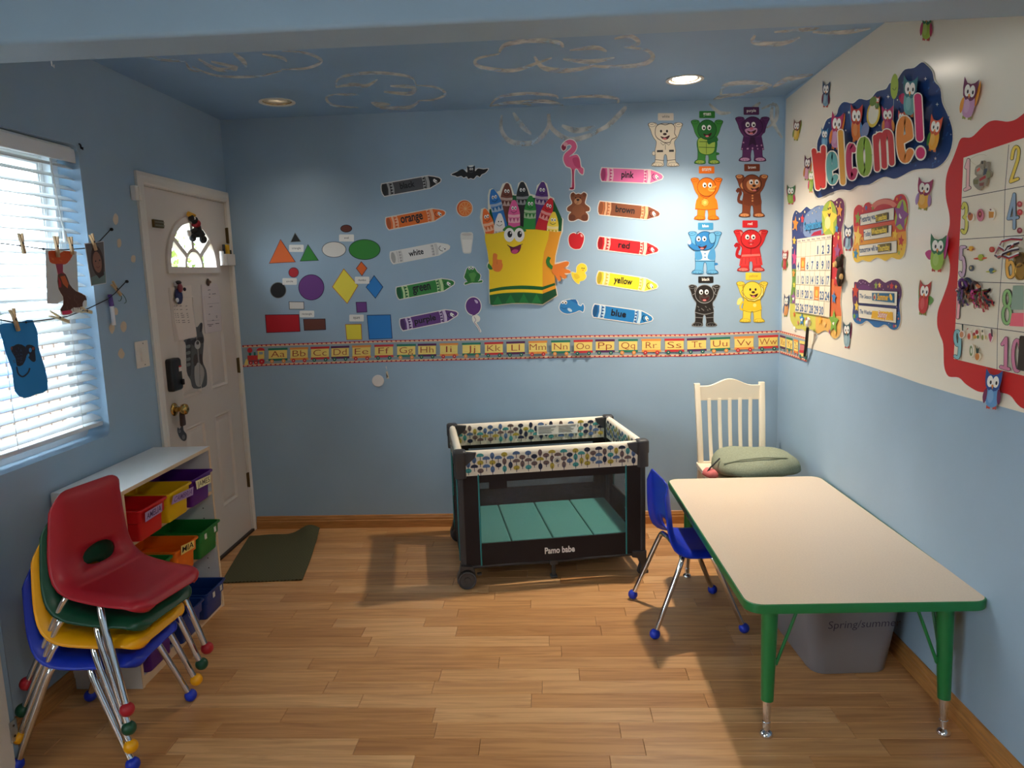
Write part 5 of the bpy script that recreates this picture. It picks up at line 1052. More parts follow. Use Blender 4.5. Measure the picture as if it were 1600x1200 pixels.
# ------------------------------------------------------------------ owls
def owl(a, cx, cy, w, h, rot, head, body, wing, feet=(220, 120, 60), wings='dd', look=(.1, .15), beak=(240, 150, 60), flip=1, crown=None):
    c, s = math.cos(math.radians(rot)), math.sin(math.radians(rot)); t0 = a.tf; kx, ky = w/2, h/2
    a.tf = lambda u, v: t0(cx+flip*u*kx*c-v*ky*s*.5, cy+flip*u*kx*s*.6+v*ky*c)
    B = lambda pts, col: a.base(pts, col, .0004)
    wd = mixc(wing, (0, 0, 0), .12)
    for sd, st in zip((-1, 1), wings):
        if st == 'u': B(cr([(sd*.55, .12), (sd*.72, -.3), (sd*.98, -.95), (sd*1.08, -.55), (sd*.98, -.1), (sd*.80, .30)], 3), wing)
        elif st == 'o': B(cr([(sd*.5, -.05), (sd*1.0, -.12), (sd*1.45, .05), (sd*1.2, .30), (sd*.8, .38)], 3), wing)
    for sd in (-.35, .35): B(cr([(sd-.16, .80), (sd+.16, .80), (sd+.18, 1.0), (sd, .97), (sd-.18, 1.0)], 2), feet)
    B(cr([(-.62, -.1), (-.74, .3), (-.62, .68), (-.3, .88), (.3, .88), (.62, .68), (.74, .3), (.62, -.1), (0, -.3)], 3), body)
    for sd, st in zip((-1, 1), wings):
        if st == 'd': B(cr([(sd*.58, -.02), (sd*.86, .10), (sd*.98, .45), (sd*.80, .74), (sd*.58, .5)], 3), wing)
    B([(-.86, -1.0), (-.45, -.74), (0, -.70), (.48, -.78), (.92, -.98), (.86, -.45), (.72, -.10), (.4, .06), (0, .12), (-.4, .06), (-.74, -.12), (-.86, -.5)], head)
    for sd in (-.31, .31):
        a.poly(ell(sd, -.38, .33, .29, 0, 16), (246, 242, 232)); a.poly(ell(sd+.05+look[0]*.3, -.36+look[1]*.2, .11, .10, 0, 10), INK, True)
    a.off += DZ; a.poly([(-.14, -.22), (.14, -.22), (.02, .02)], beak); a.poly(ell(-.1, .35, .34, .34, 0, 14), mixc(body, (255, 255, 255), .18)); a.tf = t0
OWLS = [('small grey blue owl cutout with maroon wings above the welcome banner', 1292, 147, 13, 42, 6, (52, 72, 104), (130, 166, 184), (110, 34, 62), 'dd'), ('small yellow owl cutout near the ceiling corner', 1246, 203, 12, 34, 10, (130, 80, 60), (232, 190, 70), (140, 150, 60), 'du'),
    ('small pink owl cutout with raised orange wing near the wall corner', 1263, 262, 12, 40, 8, (96, 30, 60), (214, 146, 170), (224, 140, 60), 'du'), ('small green owl cutout with pink wings above the calendar corner', 1237, 304, 14, 31, 4, (60, 120, 70), (150, 180, 60), (200, 60, 110), 'ud'),
    ('small red owl cutout between wall corner and calendar top', 1227.6, 406, 9.5, 33, 6, (180, 60, 56), (204, 62, 60), (80, 130, 60), 'dd'), ('small orange owl cutout with navy wing between wall corner and calendar bottom', 1229.6, 477, 9, 36, 8, (60, 70, 100), (226, 150, 80), (70, 110, 150), 'du'),
    ('grey blue owl cutout with maroon wing between calendar and day card', 1327, 371, 15, 42, 4, (44, 66, 104), (140, 174, 190), (104, 36, 80), 'dd'), ('magenta and yellow owl cutout beside the day card', 1446, 303, 26, 52, 14, (150, 30, 80), (238, 174, 60), (168, 130, 176), 'dd'),
    ('large lilac owl cutout with raised orange wing above the red chart border', 1522, 154, 27, 68, 16, (112, 34, 76), (206, 154, 190), (240, 158, 54), 'du'), ('lime green owl cutout with pink wings on the red chart border', 1472, 395, 28, 60, 8, (40, 112, 70), (156, 190, 70), (200, 60, 130), 'ou'),
    ('red owl cutout with spread green wings beside the season card', 1446, 465, 20, 56, 12, (186, 56, 50), (206, 52, 52), (92, 140, 64), 'uo'), ('grey teal owl cutout with raised maroon wings below the season card', 1325, 523, 13, 42, 0, (44, 84, 92), (146, 178, 186), (120, 34, 74), 'uu'),
    ('large blue owl cutout with maroon wings on the red chart border bottom', 1559, 608, 30, 64, 12, (40, 80, 150), (104, 158, 208), (112, 36, 82), 'dd'), ('green owl cutout at the top of the wall half hidden by the header', 1450, 36, 20, 56, 8, (40, 110, 70), (158, 182, 56), (190, 50, 100), 'dd')]
for lb, x, y_, w_, h_, r_, hc, bc, wc_, ws in OWLS:
    a = A_right(.0135 if 'border' in lb else .0030); owl(a, x, y_, w_, h_, r_, hc, bc, wc_, wings=ws, feet=(150, 150, 60) if bc[0] > 190 else (190, 70, 60)); a.build('owl_cutout', lb, 'wall cutout', 'owl cutouts around the posters')
# ------------------------------------------------------------------ welcome banner
a = A_right(.0032).crop(1220, 70, .2)
wo = cr([(255, 1110), (288, 1190), (330, 1188), (400, 1155), (480, 1130), (550, 1135), (610, 1100), (700, 1090), (770, 1050), (830, 1030), (890, 1046), (950, 1026), (1040, 980), (1140, 965), (1210, 965), (1280, 920), (1330, 840), (1352, 740), (1345, 640), (1310, 540), (1270, 450), (1255, 340), (1210, 285), (1192, 210), (1150, 160), (1110, 137), (1050, 180), (980, 192), (940, 240), (910, 288), (860, 300), (830, 345), (760, 365), (720, 412), (680, 432), (620, 422), (570, 458), (500, 446), (460, 490), (440, 550), (370, 582), (340, 650), (312, 710), (292, 770), (290, 900), (276, 980), (258, 1040)], 3)
a.base(grow(wo, 7), (236, 228, 208), .0010); a.poly(wo, (28, 62, 118))
rw = random.Random(5)
for i in range(90):
    x, y_ = rw.uniform(900, 1330), rw.uniform(250, 950)
    if sum((p[1] > y_) != (q[1] > y_) and x < (q[0]-p[0])*(y_-p[1])/(q[1]-p[1])+p[0] for p, q in zip(wo, wo[1:]+wo[:1])) % 2: a.poly(ell(x, y_, 6, 11, 30, 8), (44, 92, 150), True)
a.off += DZ
for x, y_, r_ in ((540, 528, 16), (575, 535, 9), (385, 610, 9), (848, 405, 17), (875, 350, 11), (905, 390, 20), (920, 430, 9), (1140, 265, 18), (980, 470, 18), (1232, 465, 18), (778, 628, 12), (757, 682, 13), (1218, 888, 16), (412, 1115, 12), (515, 668, 11), (1340, 700, 8), (820, 575, 8), (830, 500, 8)): a.poly(star(x, y_, r_*.75, r_, 0, .35, 5 if r_ < 17 else 4), (236, 234, 226), True)
a.off += DZ
owl(a, 352, 730, 62, 170, 4, (80, 140, 180), (110, 170, 204), (110, 40, 80), wings='--'); owl(a, 450, 670, 104, 300, 10, (190, 36, 96), (206, 140, 176), (232, 130, 50), wings='du'); owl(a, 615, 610, 106, 300, 2, (200, 50, 40), (232, 124, 46), (70, 140, 190), wings='ud')
a.poly(ell(752, 540, 52, 105, 8, 24), (226, 190, 60)); a.poly(ell(752, 535, 40, 85, 8, 24), (232, 226, 206)); owl(a, 785, 450, 44, 110, 8, (200, 60, 60), (90, 130, 60), (60, 100, 50), wings='--'); a.poly(ell(755, 440, 26, 40, 20, 14), (110, 140, 50)); a.poly(ell(692, 665, 30, 62, 12, 18), (130, 140, 176))
owl(a, 878, 590, 106, 240, -4, (184, 30, 92), (190, 40, 100), (236, 140, 50), wings='dd'); owl(a, 990, 590, 62, 170, 6, (214, 80, 50), (224, 100, 56), (214, 80, 50), wings='--'); owl(a, 1066, 400, 128, 330, 6, (30, 116, 122), (104, 170, 166), (186, 30, 90), wings='oo'); owl(a, 1270, 690, 110, 300, 18, (222, 90, 50), (240, 170, 50), (90, 150, 60), wings='d-'); owl(a, 288, 1060, 48, 190, 4, (130, 170, 60), (150, 184, 70), (214, 50, 110), wings='d-')
a.poly(ell(960, 322, 31, 100, 3, 24), (164, 186, 62)); a.line(cr([(945, 336), (960, 352), (975, 330)], 4, False), 5, (90, 110, 40)); a.line([(955, 424), (950, 600)], 3, (190, 200, 170))
for ch, p0, p1, h, wd, c in (('W', (330, 1118), (406, 1094), 292, 40, (214, 54, 44)), ('e', (440, 1078), (498, 1058), 215, 44, (96, 168, 164)), ('l', (534, 1076), (566, 1068), 390, 42, (232, 164, 50)), ('c', (600, 1040), (650, 1020), 244, 46, (196, 40, 92)), ('o', (692, 1012), (768, 988), 260, 52, (140, 176, 54)), ('m', (826, 966), (946, 920), 250, 44, (206, 48, 52)), ('e', (1016, 906), (1108, 876), 310, 58, (238, 140, 50)), ('!', (1150, 868), (1212, 852), 455, 58, (220, 36, 104))):
    a.glyph(ch, p0, p1, h, wd, c, (242, 232, 212), 9, up=(-.05, -1))
a.build('welcome_banner', 'navy welcome banner with colourful letters and owls', 'banner')
# ------------------------------------------------------------------ calendar
a = A_right(.0032)
co = cr([(1235.5, 482), (1236.5, 500), (1245, 513), (1255, 514), (1259.5, 517.5), (1267, 514), (1279, 521), (1285, 518), (1293, 516.5), (1303.5, 528), (1311, 526.5), (1315.5, 515), (1316.3, 490), (1314.4, 470), (1317.6, 440), (1319, 400), (1317, 380), (1316.4, 360), (1320, 342), (1321.2, 322), (1318.5, 312), (1312, 309), (1305, 314.5), (1300, 312.5), (1294, 315), (1289, 321.5), (1281, 321), (1275, 323), (1268, 327), (1262, 323), (1257, 327), (1251, 332.5), (1245, 328.6), (1240.5, 336), (1238.6, 350), (1238.7, 380), (1238, 410), (1239, 440), (1236.5, 462)], 3)
a.base(grow(co, .7), (238, 226, 200), .0010); a.poly(co, (52, 74, 128))
a.poly(clip(co, lambda p: p[0]-1288-(p[1]-330)*.04), (112, 40, 84)); a.poly(clip(clip(co, lambda p: p[0]-1280), lambda p: p[1]-362), (196, 52, 58)); a.poly(clip(clip(co, lambda p: p[0]-1290), lambda p: p[1]-436), (222, 110, 60)); a.poly(clip(clip(co, lambda p: 1262-p[0]), lambda p: p[1]-420), (106, 148, 70)); a.poly(clip(clip(co, lambda p: 1290-p[0]), lambda p: p[1]-474), (206, 200, 90)); a.poly(clip(clip(co, lambda p: p[0]-1276), lambda p: p[1]-494), (232, 178, 90))
a.crop(1225, 300, .1); a.poly(cr([(340, 690), (330, 420), (420, 290), (560, 222), (640, 222), (660, 400), (620, 660)], 4), (122, 146, 182)); a.poly([(430, 690), (480, 630), (600, 590), (600, 670)], (178, 40, 66))
a.poly(cr([(640, 650), (610, 350), (660, 190), (750, 138), (820, 240), (845, 420), (800, 660)], 4), (168, 186, 66)); a.poly(star(728, 420, 130, 290, 6, .5), (250, 214, 70)); a.poly(ell(700, 480, 45, 100, 0, 16), (250, 226, 150)); a.poly(cr([(700, 330), (725, 345), (750, 325), (738, 380), (720, 390)], 3), (110, 40, 40)); a.poly(ell(740, 250, 10, 18), INK, True); a.poly(ell(712, 262, 10, 18), INK, True)
for x, y_, rx, ry, c in ((195, 500, 48, 130, (236, 150, 60)), (305, 420, 30, 80, (220, 64, 60)), (292, 570, 30, 90, (90, 100, 140)), (178, 760, 32, 75, (244, 200, 80)), (182, 1030, 42, 150, (204, 80, 130)), (890, 290, 48, 120, (238, 150, 66)), (845, 570, 30, 85, (70, 140, 190)), (872, 710, 20, 50, (244, 196, 90)), (855, 920, 52, 130, (160, 84, 130)), (804, 1135, 28, 60, (248, 190, 100))): a.poly(star(x, y_, rx, ry, 5, .48), c)
for x, y_, r in ((345, 310, 11), (262, 420, 11), (850, 160, 11), (910, 160, 9), (840, 225, 10), (900, 435, 12), (810, 690, 9), (215, 330, 6), (400, 360, 6), (465, 330, 7), (525, 310, 7), (495, 285, 6), (575, 250, 6), (155, 870, 8), (160, 580, 7), (800, 840, 7), (875, 640, 8)): a.poly(ell(x, y_, r*.8, r*1.8, 0, 8), (248, 226, 170), True)
a.off += DZ; a.text('September', (352, 604), (628, 552), 128, (24, 26, 50), .06); a.text('September', (346, 596), (622, 545), 128, (64, 150, 196), .035)
a.crop(1225, 410, .1)
for x, y_, rx, ry, c in ((172, 170, 25, 75, (232, 150, 70)), (180, 350, 22, 55, (232, 206, 80)), (172, 560, 42, 125, (150, 92, 150)), (182, 810, 18, 55, (222, 110, 60)), (302, 890, 42, 115, (60, 130, 180)), (372, 895, 22, 60, (176, 100, 110)), (430, 940, 20, 55, (60, 130, 180)), (243, 940, 18, 45, (210, 130, 110)), (590, 900, 34, 80, (246, 180, 60)), (665, 960, 24, 60, (240, 190, 110)), (840, 240, 55, 170, (206, 44, 54)), (808, 550, 40, 110, (64, 130, 186)), (805, 930, 80, 200, (128, 172, 66)), (740, 1080, 20, 50, (150, 90, 130)), (830, 1095, 18, 45, (248, 200, 100)), (805, 30, 22, 50, (248, 200, 100))): a.poly(star(x, y_, rx, ry, 5, .48), c)
for x, y_ in ((850, 250), (170, 575), (300, 900), (800, 960), (185, 1030-1100+1100)): a.poly(cr([(x-16, y_-14), (x+16, y_-28), (x+6, y_+22)], 3), (246, 240, 230), True)
a.off += DZ; a.tf = lambda x, y: (x, y); a.quad((1248, 373.6), (1303, 365.6), (1299.2, 496), (1245, 487))
a.poly([(0, 0), (1, 0), (1, 1), (0, 1)], (236, 222, 194)); LNC = (150, 126, 104)
r0 = .055; rowv = [r0+(1-r0)*i/5 for i in range(6)]
for v in rowv: a.line([(0, v), (1, v)], .004, LNC, True)
for i in range(8): a.line([(i/7, 0 if i in (0, 7) else r0), (i/7, 1)], .005, LNC, True)
a.off += DZ
for i, d in enumerate(('Sunday', 'Monday', 'Tuesday', 'Wednesday', 'Thursday', 'Friday', 'Saturday')): a.text(d, (i/7+.022, .04), (i/7+.122, .04), .022, (90, 60, 110), .01, keep=True)
cal = a.build('wall_calendar', 'September wall calendar with star border and date cards', 'calendar')
cf, coff = a.f, a.off
for day in range(1, 31):
    r_, c_ = divmod(day+3, 7); a = Art(cf, NR, coff+.0002); u0, u1 = c_/7+.006, (c_+1)/7-.006; v0, v1 = rowv[r_]+.012, rowv[r_+1]-.006
    sp = day in (5, 22); a.base([(u0, v0), (u1, v0), (u1, v1), (u0, v1)], (232, 134, 60) if sp else (240, 228, 202), .0006)
    if sp: a.poly(ell((u0+u1)/2, (v0+v1)/2, .035, .045, 0, 12), (248, 190, 80)); a.line([(u0+.02, v1-.02), (u1-.02, v1-.02)], .01, (250, 226, 170))
    else:
        t_ = str(day); wd = sum(.013 if q == '1' else .028 for q in t_); cx = (u0+u1)/2
        a.text(t_, (cx-wd, v1-.014), (cx+wd, v1-.014), .098, (34, 84, 136), .03)
    a.build('date_card', parent=cal)
# ------------------------------------------------------------------ day card and season card
YE2 = (246, 214, 70)
a = A_right(.0032).crop(1325, 290, .10834)
yo = cr([(95, 420), (110, 330), (160, 278), (210, 290), (235, 315), (260, 262), (315, 240), (360, 270), (420, 222), (520, 188), (620, 190), (672, 212), (700, 155), (770, 122), (830, 140), (865, 210), (880, 300), (885, 430), (866, 550), (850, 620), (858, 750), (850, 880), (820, 1000), (770, 1055), (720, 1060), (650, 1035), (600, 1062), (550, 1084), (500, 1060), (440, 1036), (380, 1060), (330, 1096), (270, 1085), (220, 1070), (160, 1104), (110, 1088), (80, 1000), (85, 900), (110, 750), (97, 600)], 3)
a.base(grow(yo, 7), (240, 226, 196), .0010); a.poly(yo, (206, 48, 54)); a.poly(clip(yo, lambda p: p[1]-480-(885-p[0])*.14), (226, 92, 54)); a.poly(clip(yo, lambda p: p[1]-650-(885-p[0])*.14), (238, 160, 52)); a.poly(clip(yo, lambda p: p[1]-830-(885-p[0])*.14), (242, 196, 60))
a.line(cr([(370, 320), (430, 260), (530, 230), (640, 250), (700, 300)], 5, False), 70, (232, 130, 110)); a.poly(cr([(700, 440), (740, 260), (820, 200), (870, 330), (860, 520), (780, 640), (700, 560)], 4), (172, 184, 66))
a.poly(star(785, 435, 112, 235, 12, .5), (146, 78, 140)); a.poly(cr([(760, 400), (790, 460), (800, 450), (780, 480), (755, 450)], 3), (246, 240, 230))
for x, y_, rx, ry, c in ((160, 470, 46, 110, (140, 164, 60)), (280, 320, 24, 50, (90, 110, 160)), (375, 325, 18, 35, (150, 150, 60)), (160, 740, 62, 170, (248, 206, 90)), (700, 700, 44, 80, (248, 200, 60)), (788, 795, 46, 95, (206, 60, 54)), (130, 985, 36, 90, (64, 140, 180)), (757, 965, 22, 45, (170, 180, 70)), (730, 195, 18, 36, (240, 130, 50)), (785, 168, 16, 30, (120, 90, 140)), (220, 800, 14, 32, (206, 90, 60)), (95, 915, 14, 32, (206, 110, 90)), (795, 915, 12, 26, (220, 110, 60)), (232, 365, 14, 32, (240, 110, 80))): a.poly(star(x, y_, rx, ry, 8, .46), c)
for q in ([(203, 420), (688, 318), (684, 490), (203, 574)], [(250, 636), (652, 570), (648, 730), (256, 788)], [(187, 866), (730, 796), (728, 964), (185, 1014)]): a.poly(grow(q, 5), (40, 34, 60), True); a.off += DZ; a.poly(q, (240, 230, 208), True)
a.off += DZ; DBL = (44, 84, 128)
a.text('Yesterday was', (214, 530), (425, 478), 82, DBL, .02); a.text('Today is', (264, 738), (390, 708), 68, DBL, .02); a.text('tomorrow will be', (196, 968), (462, 930), 76, DBL, .02)
a.build('day_card', 'red and yellow star bordered card telling yesterday, today and tomorrow', 'wall card'); off_d = a.off
dc = bpy.data.objects[-1] if False else [o for o in COL.objects if o.name.startswith('day_card')][0]
for wd, p0, p1, h in (('Tuesday', (440, 515), (604, 474), 88), ('Wednesday', (378, 706), (602, 664), 92), ('Thursday', (470, 948), (642, 922), 96)):
    a = A_right(off_d+.0008).crop(1325, 290, .10834); dx, dy = p1[0]-p0[0], p1[1]-p0[1]
    a.base([(p0[0]-4, p0[1]+14), (p1[0]+12, p1[1]+12), (p1[0]+12, p1[1]-h), (p0[0]-4, p0[1]-h)], (30, 28, 40), .0012); a.poly([(p0[0]-6, p0[1]+8), (p1[0]+4, p1[1]+4), (p1[0]+4, p1[1]-h-4), (p0[0]-6, p0[1]-h-4)], (120, 100, 30)); a.text(wd, p0, p1, h*.85, YE2, .03); a.build('word_strip', parent=dc)  # dark offset backing stands in for the black shadow of each strip
a = A_right(.0032).crop(1325, 430, .075)
so = cr([(110, 430), (108, 330), (146, 250), (150, 142), (218, 142), (252, 96), (320, 84), (400, 110), (470, 160), (530, 112), (600, 76), (680, 76), (740, 120), (800, 155), (850, 130), (930, 102), (1030, 112), (1100, 180), (1140, 300), (1140, 430), (1106, 540), (1095, 640), (1105, 760), (1115, 880), (1105, 1000), (1060, 1100), (980, 1138), (900, 1108), (840, 1050), (770, 1030), (700, 1070), (640, 1088), (560, 1070), (500, 1010), (430, 955), (380, 960), (320, 1005), (250, 1018), (170, 980), (120, 890), (115, 770), (130, 640), (116, 540)], 3)
a.base(grow(so, 9), (240, 226, 200), .0010); a.poly(so, (94, 44, 92)); a.poly(clip(so, lambda p: p[1]-480-(1140-p[0])*.12), (58, 64, 118)); a.poly(clip(so, lambda p: p[1]-760-(1140-p[0])*.05), (40, 108, 166))
a.poly(cr([(230, 300), (280, 220), (380, 200), (480, 250), (520, 310)], 4), (110, 50, 110))
for x, y_, rx, ry, c in ((605, 215, 40, 90, (150, 170, 70)), (682, 205, 36, 72, (246, 190, 100)), (935, 225, 52, 85, (206, 52, 56)), (1027, 240, 30, 50, (248, 196, 80)), (862, 235, 22, 40, (190, 120, 90)), (738, 230, 14, 28, (170, 60, 100)), (182, 330, 72, 170, (206, 70, 46)), (205, 645, 52, 125, (246, 206, 80)), (160, 850, 34, 70, (130, 170, 60)), (232, 915, 30, 45, (150, 60, 110)), (280, 935, 22, 36, (230, 130, 90)), (990, 1060, 30, 50, (190, 60, 90)), (1030, 1055, 22, 40, (230, 190, 100)), (920, 1040, 16, 30, (90, 150, 90)), (1085, 905, 22, 32, (230, 120, 80)), (1098, 410, 14, 28, (130, 150, 100))): a.poly(star(x, y_, rx, ry, 4, .48), c)
for x, y_ in ((345, 140), (300, 170), (390, 160), (270, 145), (465, 205), (770, 295), (1050, 660), (1065, 830), (885, 1005)): a.poly(ell(x, y_, 8, 12, 0, 8), (216, 180, 210), True)
a.off += DZ
for q in ([(256, 306), (1062, 346), (1050, 634), (256, 574)], [(252, 626), (1046, 702), (1034, 994), (258, 880)]): a.poly(grow(q, 10), (26, 24, 50), True); a.off += DZ; a.poly(q, (242, 232, 210), True)
a.off += DZ; a.text('The Season', (268, 466), (522, 496), 80, DBL, .02); a.text('The Weather', (270, 792), (545, 826), 82, DBL, .02)
se = a.build('season_card', 'purple and blue star bordered card for season and weather', 'wall card'); off_s = a.off
a = A_right(off_s+.0008).crop(1325, 430, .075); q = [(545, 365), (1005, 376), (1010, 574), (552, 522)]; a.base(q, (44, 106, 142), .0012); a.poly(ell(605, 450, 30, 70), (206, 190, 150)); a.poly(ell(600, 460, 18, 36), (190, 60, 60)); a.poly(ell(945, 455, 28, 72, -12), (248, 196, 80)); a.text('Summer', (656, 508), (892, 524), 128, (246, 190, 50), .03); a.build('word_strip', parent=se)
a = A_right(off_s+.0008).crop(1325, 430, .075); q = [(556, 740), (976, 772), (986, 944), (526, 898)]; a.base(q, (240, 180, 40), .0012)
for i in range(6): x = 540+80*i; a.poly([(770, 840), (x, 742+6*i*.5), (x+34, 745+6*i*.5)], (248, 206, 80), True); a.poly([(770, 840), (x, 898+8*i), (x+34, 902+8*i)], (248, 206, 80), True)
a.off += DZ; a.text('Sunny', (668, 868), (862, 890), 124, (206, 60, 70), .07); a.text('Sunny', (668, 868), (862, 890), 124, (246, 232, 224), .02); a.build('word_strip', parent=se)
# dark toy clip hanging at the edge of the calendar, and the pointer with a white hand
mb = MB(); f_ = lambda x, y, d: tuple(right(x, y)+Vector((-d, 0, 0)))
DKB = mat('dark_brown_plush', (60, 42, 28), .9); TANP = mat('tan_plush', (210, 170, 110), .9); P_ = right(1317, 424)
mb.ball(f_(1316.5, 410, .018), (.014, .030, .030), DKB); mb.ball(f_(1318, 432, .016), (.014, .026, .048), DKB); o = mb.build('plush_body', None, 60)
tp_ = thing('plush_clip', 'small dark brown plush toy clipped on the calendar edge', 'toy', tuple(P_)); 
def adopt(o, root): o.parent = root; o.matrix_parent_inverse = Matrix.Translation(-Vector(root.location)); return o
adopt(o, tp_)
for nm, x, y_, d, r_, m in (('plush_face', 1316, 412, .028, (.007, .016, .016), TANP), ('plush_paw', 1322, 432, .022, (.008, .012, .014), TANP), ('plush_ear', 1320, 401, .014, (.008, .012, .014), DKB)):
    mb = MB(); mb.ball(f_(x, y_, d), r_, m); adopt(mb.build(nm, None, 60), tp_)
pt_ = thing('pointer_stick', 'black pointer stick tipped with a white hand at the calendar bottom', 'pointer', f_(1264, 545, .02))
mb = MB(); mb.tube([f_(1262.5, 556, .018), f_(1267, 540, .024), f_(1272.5, 512, .034)], [.007, .0085, .0075], BLK, 12); adopt(mb.build('stick', None, 60), pt_)
mb = MB(); WPL = mat('white_plastic_hand', (236, 232, 224), .4); mb.ball(f_(1273.5, 505, .036), (.013, .017, .020), WPL); adopt(mb.build('hand', None, 80), pt_)
for x, y_ in ((1275.5, 497), (1277, 499)): mb = MB(); mb.tube([f_(x-1.5, 505, .038), f_(x, y_, .040)], [.008, .006], WPL, 10); mb.ball(f_(x, y_, .040), .0062, WPL, 8, 6); adopt(mb.build('finger', None, 60), pt_)
# ------------------------------------------------------------------ number chart
a = A_right(.0030)
rb = cr([(1700, 120), (1640, 150), (1606, 174), (1590, 186), (1577, 190), (1567, 189), (1556, 188), (1546, 191), (1535, 200), (1520, 214), (1506, 215), (1501, 220), (1497, 231), (1491, 247), (1483, 266), (1479.4, 285), (1480, 310), (1485, 334), (1485.5, 352), (1482, 368), (1480.5, 385), (1486, 412), (1484, 437), (1476, 462), (1467.5, 485), (1466, 507), (1470, 522), (1475.5, 538), (1476.5, 567), (1479, 580), (1485, 588.5), (1500, 590), (1512, 601), (1530, 611.5), (1545, 612.5), (1562, 613), (1580, 617.5), (1592, 632), (1606, 640), (1650, 650), (1690, 668), (1706, 620), (1696, 480), (1708, 320), (1700, 120)], 4, False)[:-1]
a.base(rb, (208, 40, 40), .0008); a.poly([(1507.4, 246.4), (1676, 191), (1676, 605), (1492, 560.6), (1499, 420), (1503, 340)], (240, 228, 204))
Ln = lambda pts, wd=1.0: a.line(pts, wd, (34, 30, 40), True)
Ln([(1578.5, 226), (1572.4, 297), (1571, 370), (1565.6, 442), (1560.5, 514), (1560, 577)], .8); Ln([(1505.5, 309), (1676, 277)]); Ln([(1501, 374.2), (1676, 363)]); Ln([(1498, 439.6), (1676, 445)]); Ln([(1494.5, 505), (1676, 529)])
a.off += DZ
for t_, p0, p1, h, c, up in (('1', (1506, 301), (1520, 297.4), 53, (240, 190, 186), (.03, -1)), ('2', (1577.5, 288.6), (1596.5, 283.4), 60, (246, 214, 90), (.06, -1)), ('3', (1502.4, 368), (1516.4, 366.4), 53, (222, 214, 100), (.02, -1)), ('4', (1575, 360.6), (1596.5, 358.6), 59, (150, 174, 196), (0, -1)), ('5', (1500, 434), (1513.4, 434), 52, (214, 178, 196), (.02, -1)), ('6', (1573, 436), (1592, 436.6), 55, (244, 184, 84), (0, -1)), ('7', (1496, 499), (1506.5, 499.6), 50, (244, 176, 180), (0, -1)), ('8', (1567.5, 507.6), (1587.5, 508.6), 57, (152, 196, 126), (.02, -1)), ('9', (1492.6, 561), (1508, 564), 49, (140, 196, 200), (0, -1)), ('10', (1565, 577), (1604, 585), 55, (218, 136, 164), (.02, -1))):
    ch_ = list(t_); n_ = len(ch_); du = (p1[0]-p0[0])/n_; dv = (p1[1]-p0[1])/n_
    for k_, g_ in enumerate(ch_):
        e0 = (p0[0]+du*k_+3.0, p0[1]+dv*k_-3.2); e1 = (p0[0]+du*(k_+1)-3.0, p0[1]+dv*(k_+1)-3.2); a.glyph(g_, e0, e1, h-6.4, 4.4 if n_ == 1 else 5.0, c, (30, 28, 34), .8, up=up)
a.build('number_chart', 'number chart from 1 to 10 with wavy red border', 'chart'); oc = a.off+.0006
GC = 'small pieces stuck on the number chart'
def bit(name, label, cat, parts, th=.0008, g=GC, off=0):
    a = A_right(oc+off); 
    for i, (p, c) in enumerate(parts): (a.base(p, c, th) if i == 0 else a.poly(p, c))
    return a.build(name, label, cat, g)
S_ = lambda y0: (lambda pts: [(1480+.075*x, y0+.075*y) for x, y in pts])
NA, NBc, NC, ND_, NE = S_(220), S_(300), S_(370), S_(430), S_(500)
bit('metal_charm', 'grey and red metal toy charm hung on a string by the number 1', 'charm', [(NA(cr([(800, 480), (830, 410), (890, 430), (880, 560), (930, 560), (920, 450), (985, 450), (970, 590), (1020, 640), (1010, 740), (950, 780), (915, 940), (860, 900), (800, 1030), (700, 960), (660, 900), (660, 800), (740, 740), (690, 690), (710, 540)], 2)), (150, 140, 122)), (NA([(720, 560), (790, 540), (870, 620), (840, 700), (740, 690)]), (176, 168, 150)), (NA([(735, 590), (800, 545), (810, 600), (740, 650)]), (220, 110, 90)), (NA([(890, 580), (960, 570), (950, 680), (870, 720)]), (60, 74, 92)), (NA([(790, 790), (920, 710), (930, 770), (800, 840)]), (180, 60, 56)), (NA([(670, 810), (780, 800), (760, 900), (670, 900)]), (120, 116, 76)), (NA([(790, 880), (900, 860), (880, 930), (800, 940)]), (140, 80, 70)), (NA(ell(985, 690, 45, 80, 0, 12)), (140, 142, 100)), (NA(ell(858, 450, 22, 34, 0, 10)), (60, 56, 54))], .006)
a = A_right(oc); a.line(NA(cr([(900, 310), (830, 285), (700, 300), (560, 390), (640, 480), (720, 515), (800, 490)], 5, False)), .35, (190, 170, 120)); a.build('charm_string', 'thin looped string above the metal charm', 'string')
bit('treat_cutout', 'pretzel cluster cutout by the number 3', 'wall cutout', [(NBc(cr([(490, 500), (530, 410), (600, 440), (640, 470), (630, 580), (570, 620), (500, 590)], 3)), (238, 226, 210)), (NBc(cr([(505, 500), (540, 425), (600, 450), (620, 480), (600, 570), (540, 590)], 3)), (200, 116, 60)), (NBc(ell(550, 450, 28, 30)), (120, 80, 80))])
bit('treat_cutout', 'pink doughnut cutout by the number 3', 'wall cutout', [(NBc(ell(768, 480, 70, 130, 0, 20)), (214, 120, 140)), (NBc(ell(765, 460, 42, 70, 0, 16)), (140, 50, 56)), (NBc(ell(768, 455, 16, 26)), (210, 140, 90))])
bit('treat_cutout', 'orange cake slice cutout by the number 3', 'wall cutout', [(NBc(cr([(935, 380), (990, 340), (1070, 370), (1080, 480), (1040, 580), (940, 560)], 3)), (240, 228, 206)), (NBc([(950, 400), (1060, 410), (1050, 530), (955, 540)]), (222, 150, 60)), (NBc(ell(990, 365, 20, 18)), (140, 80, 80))])
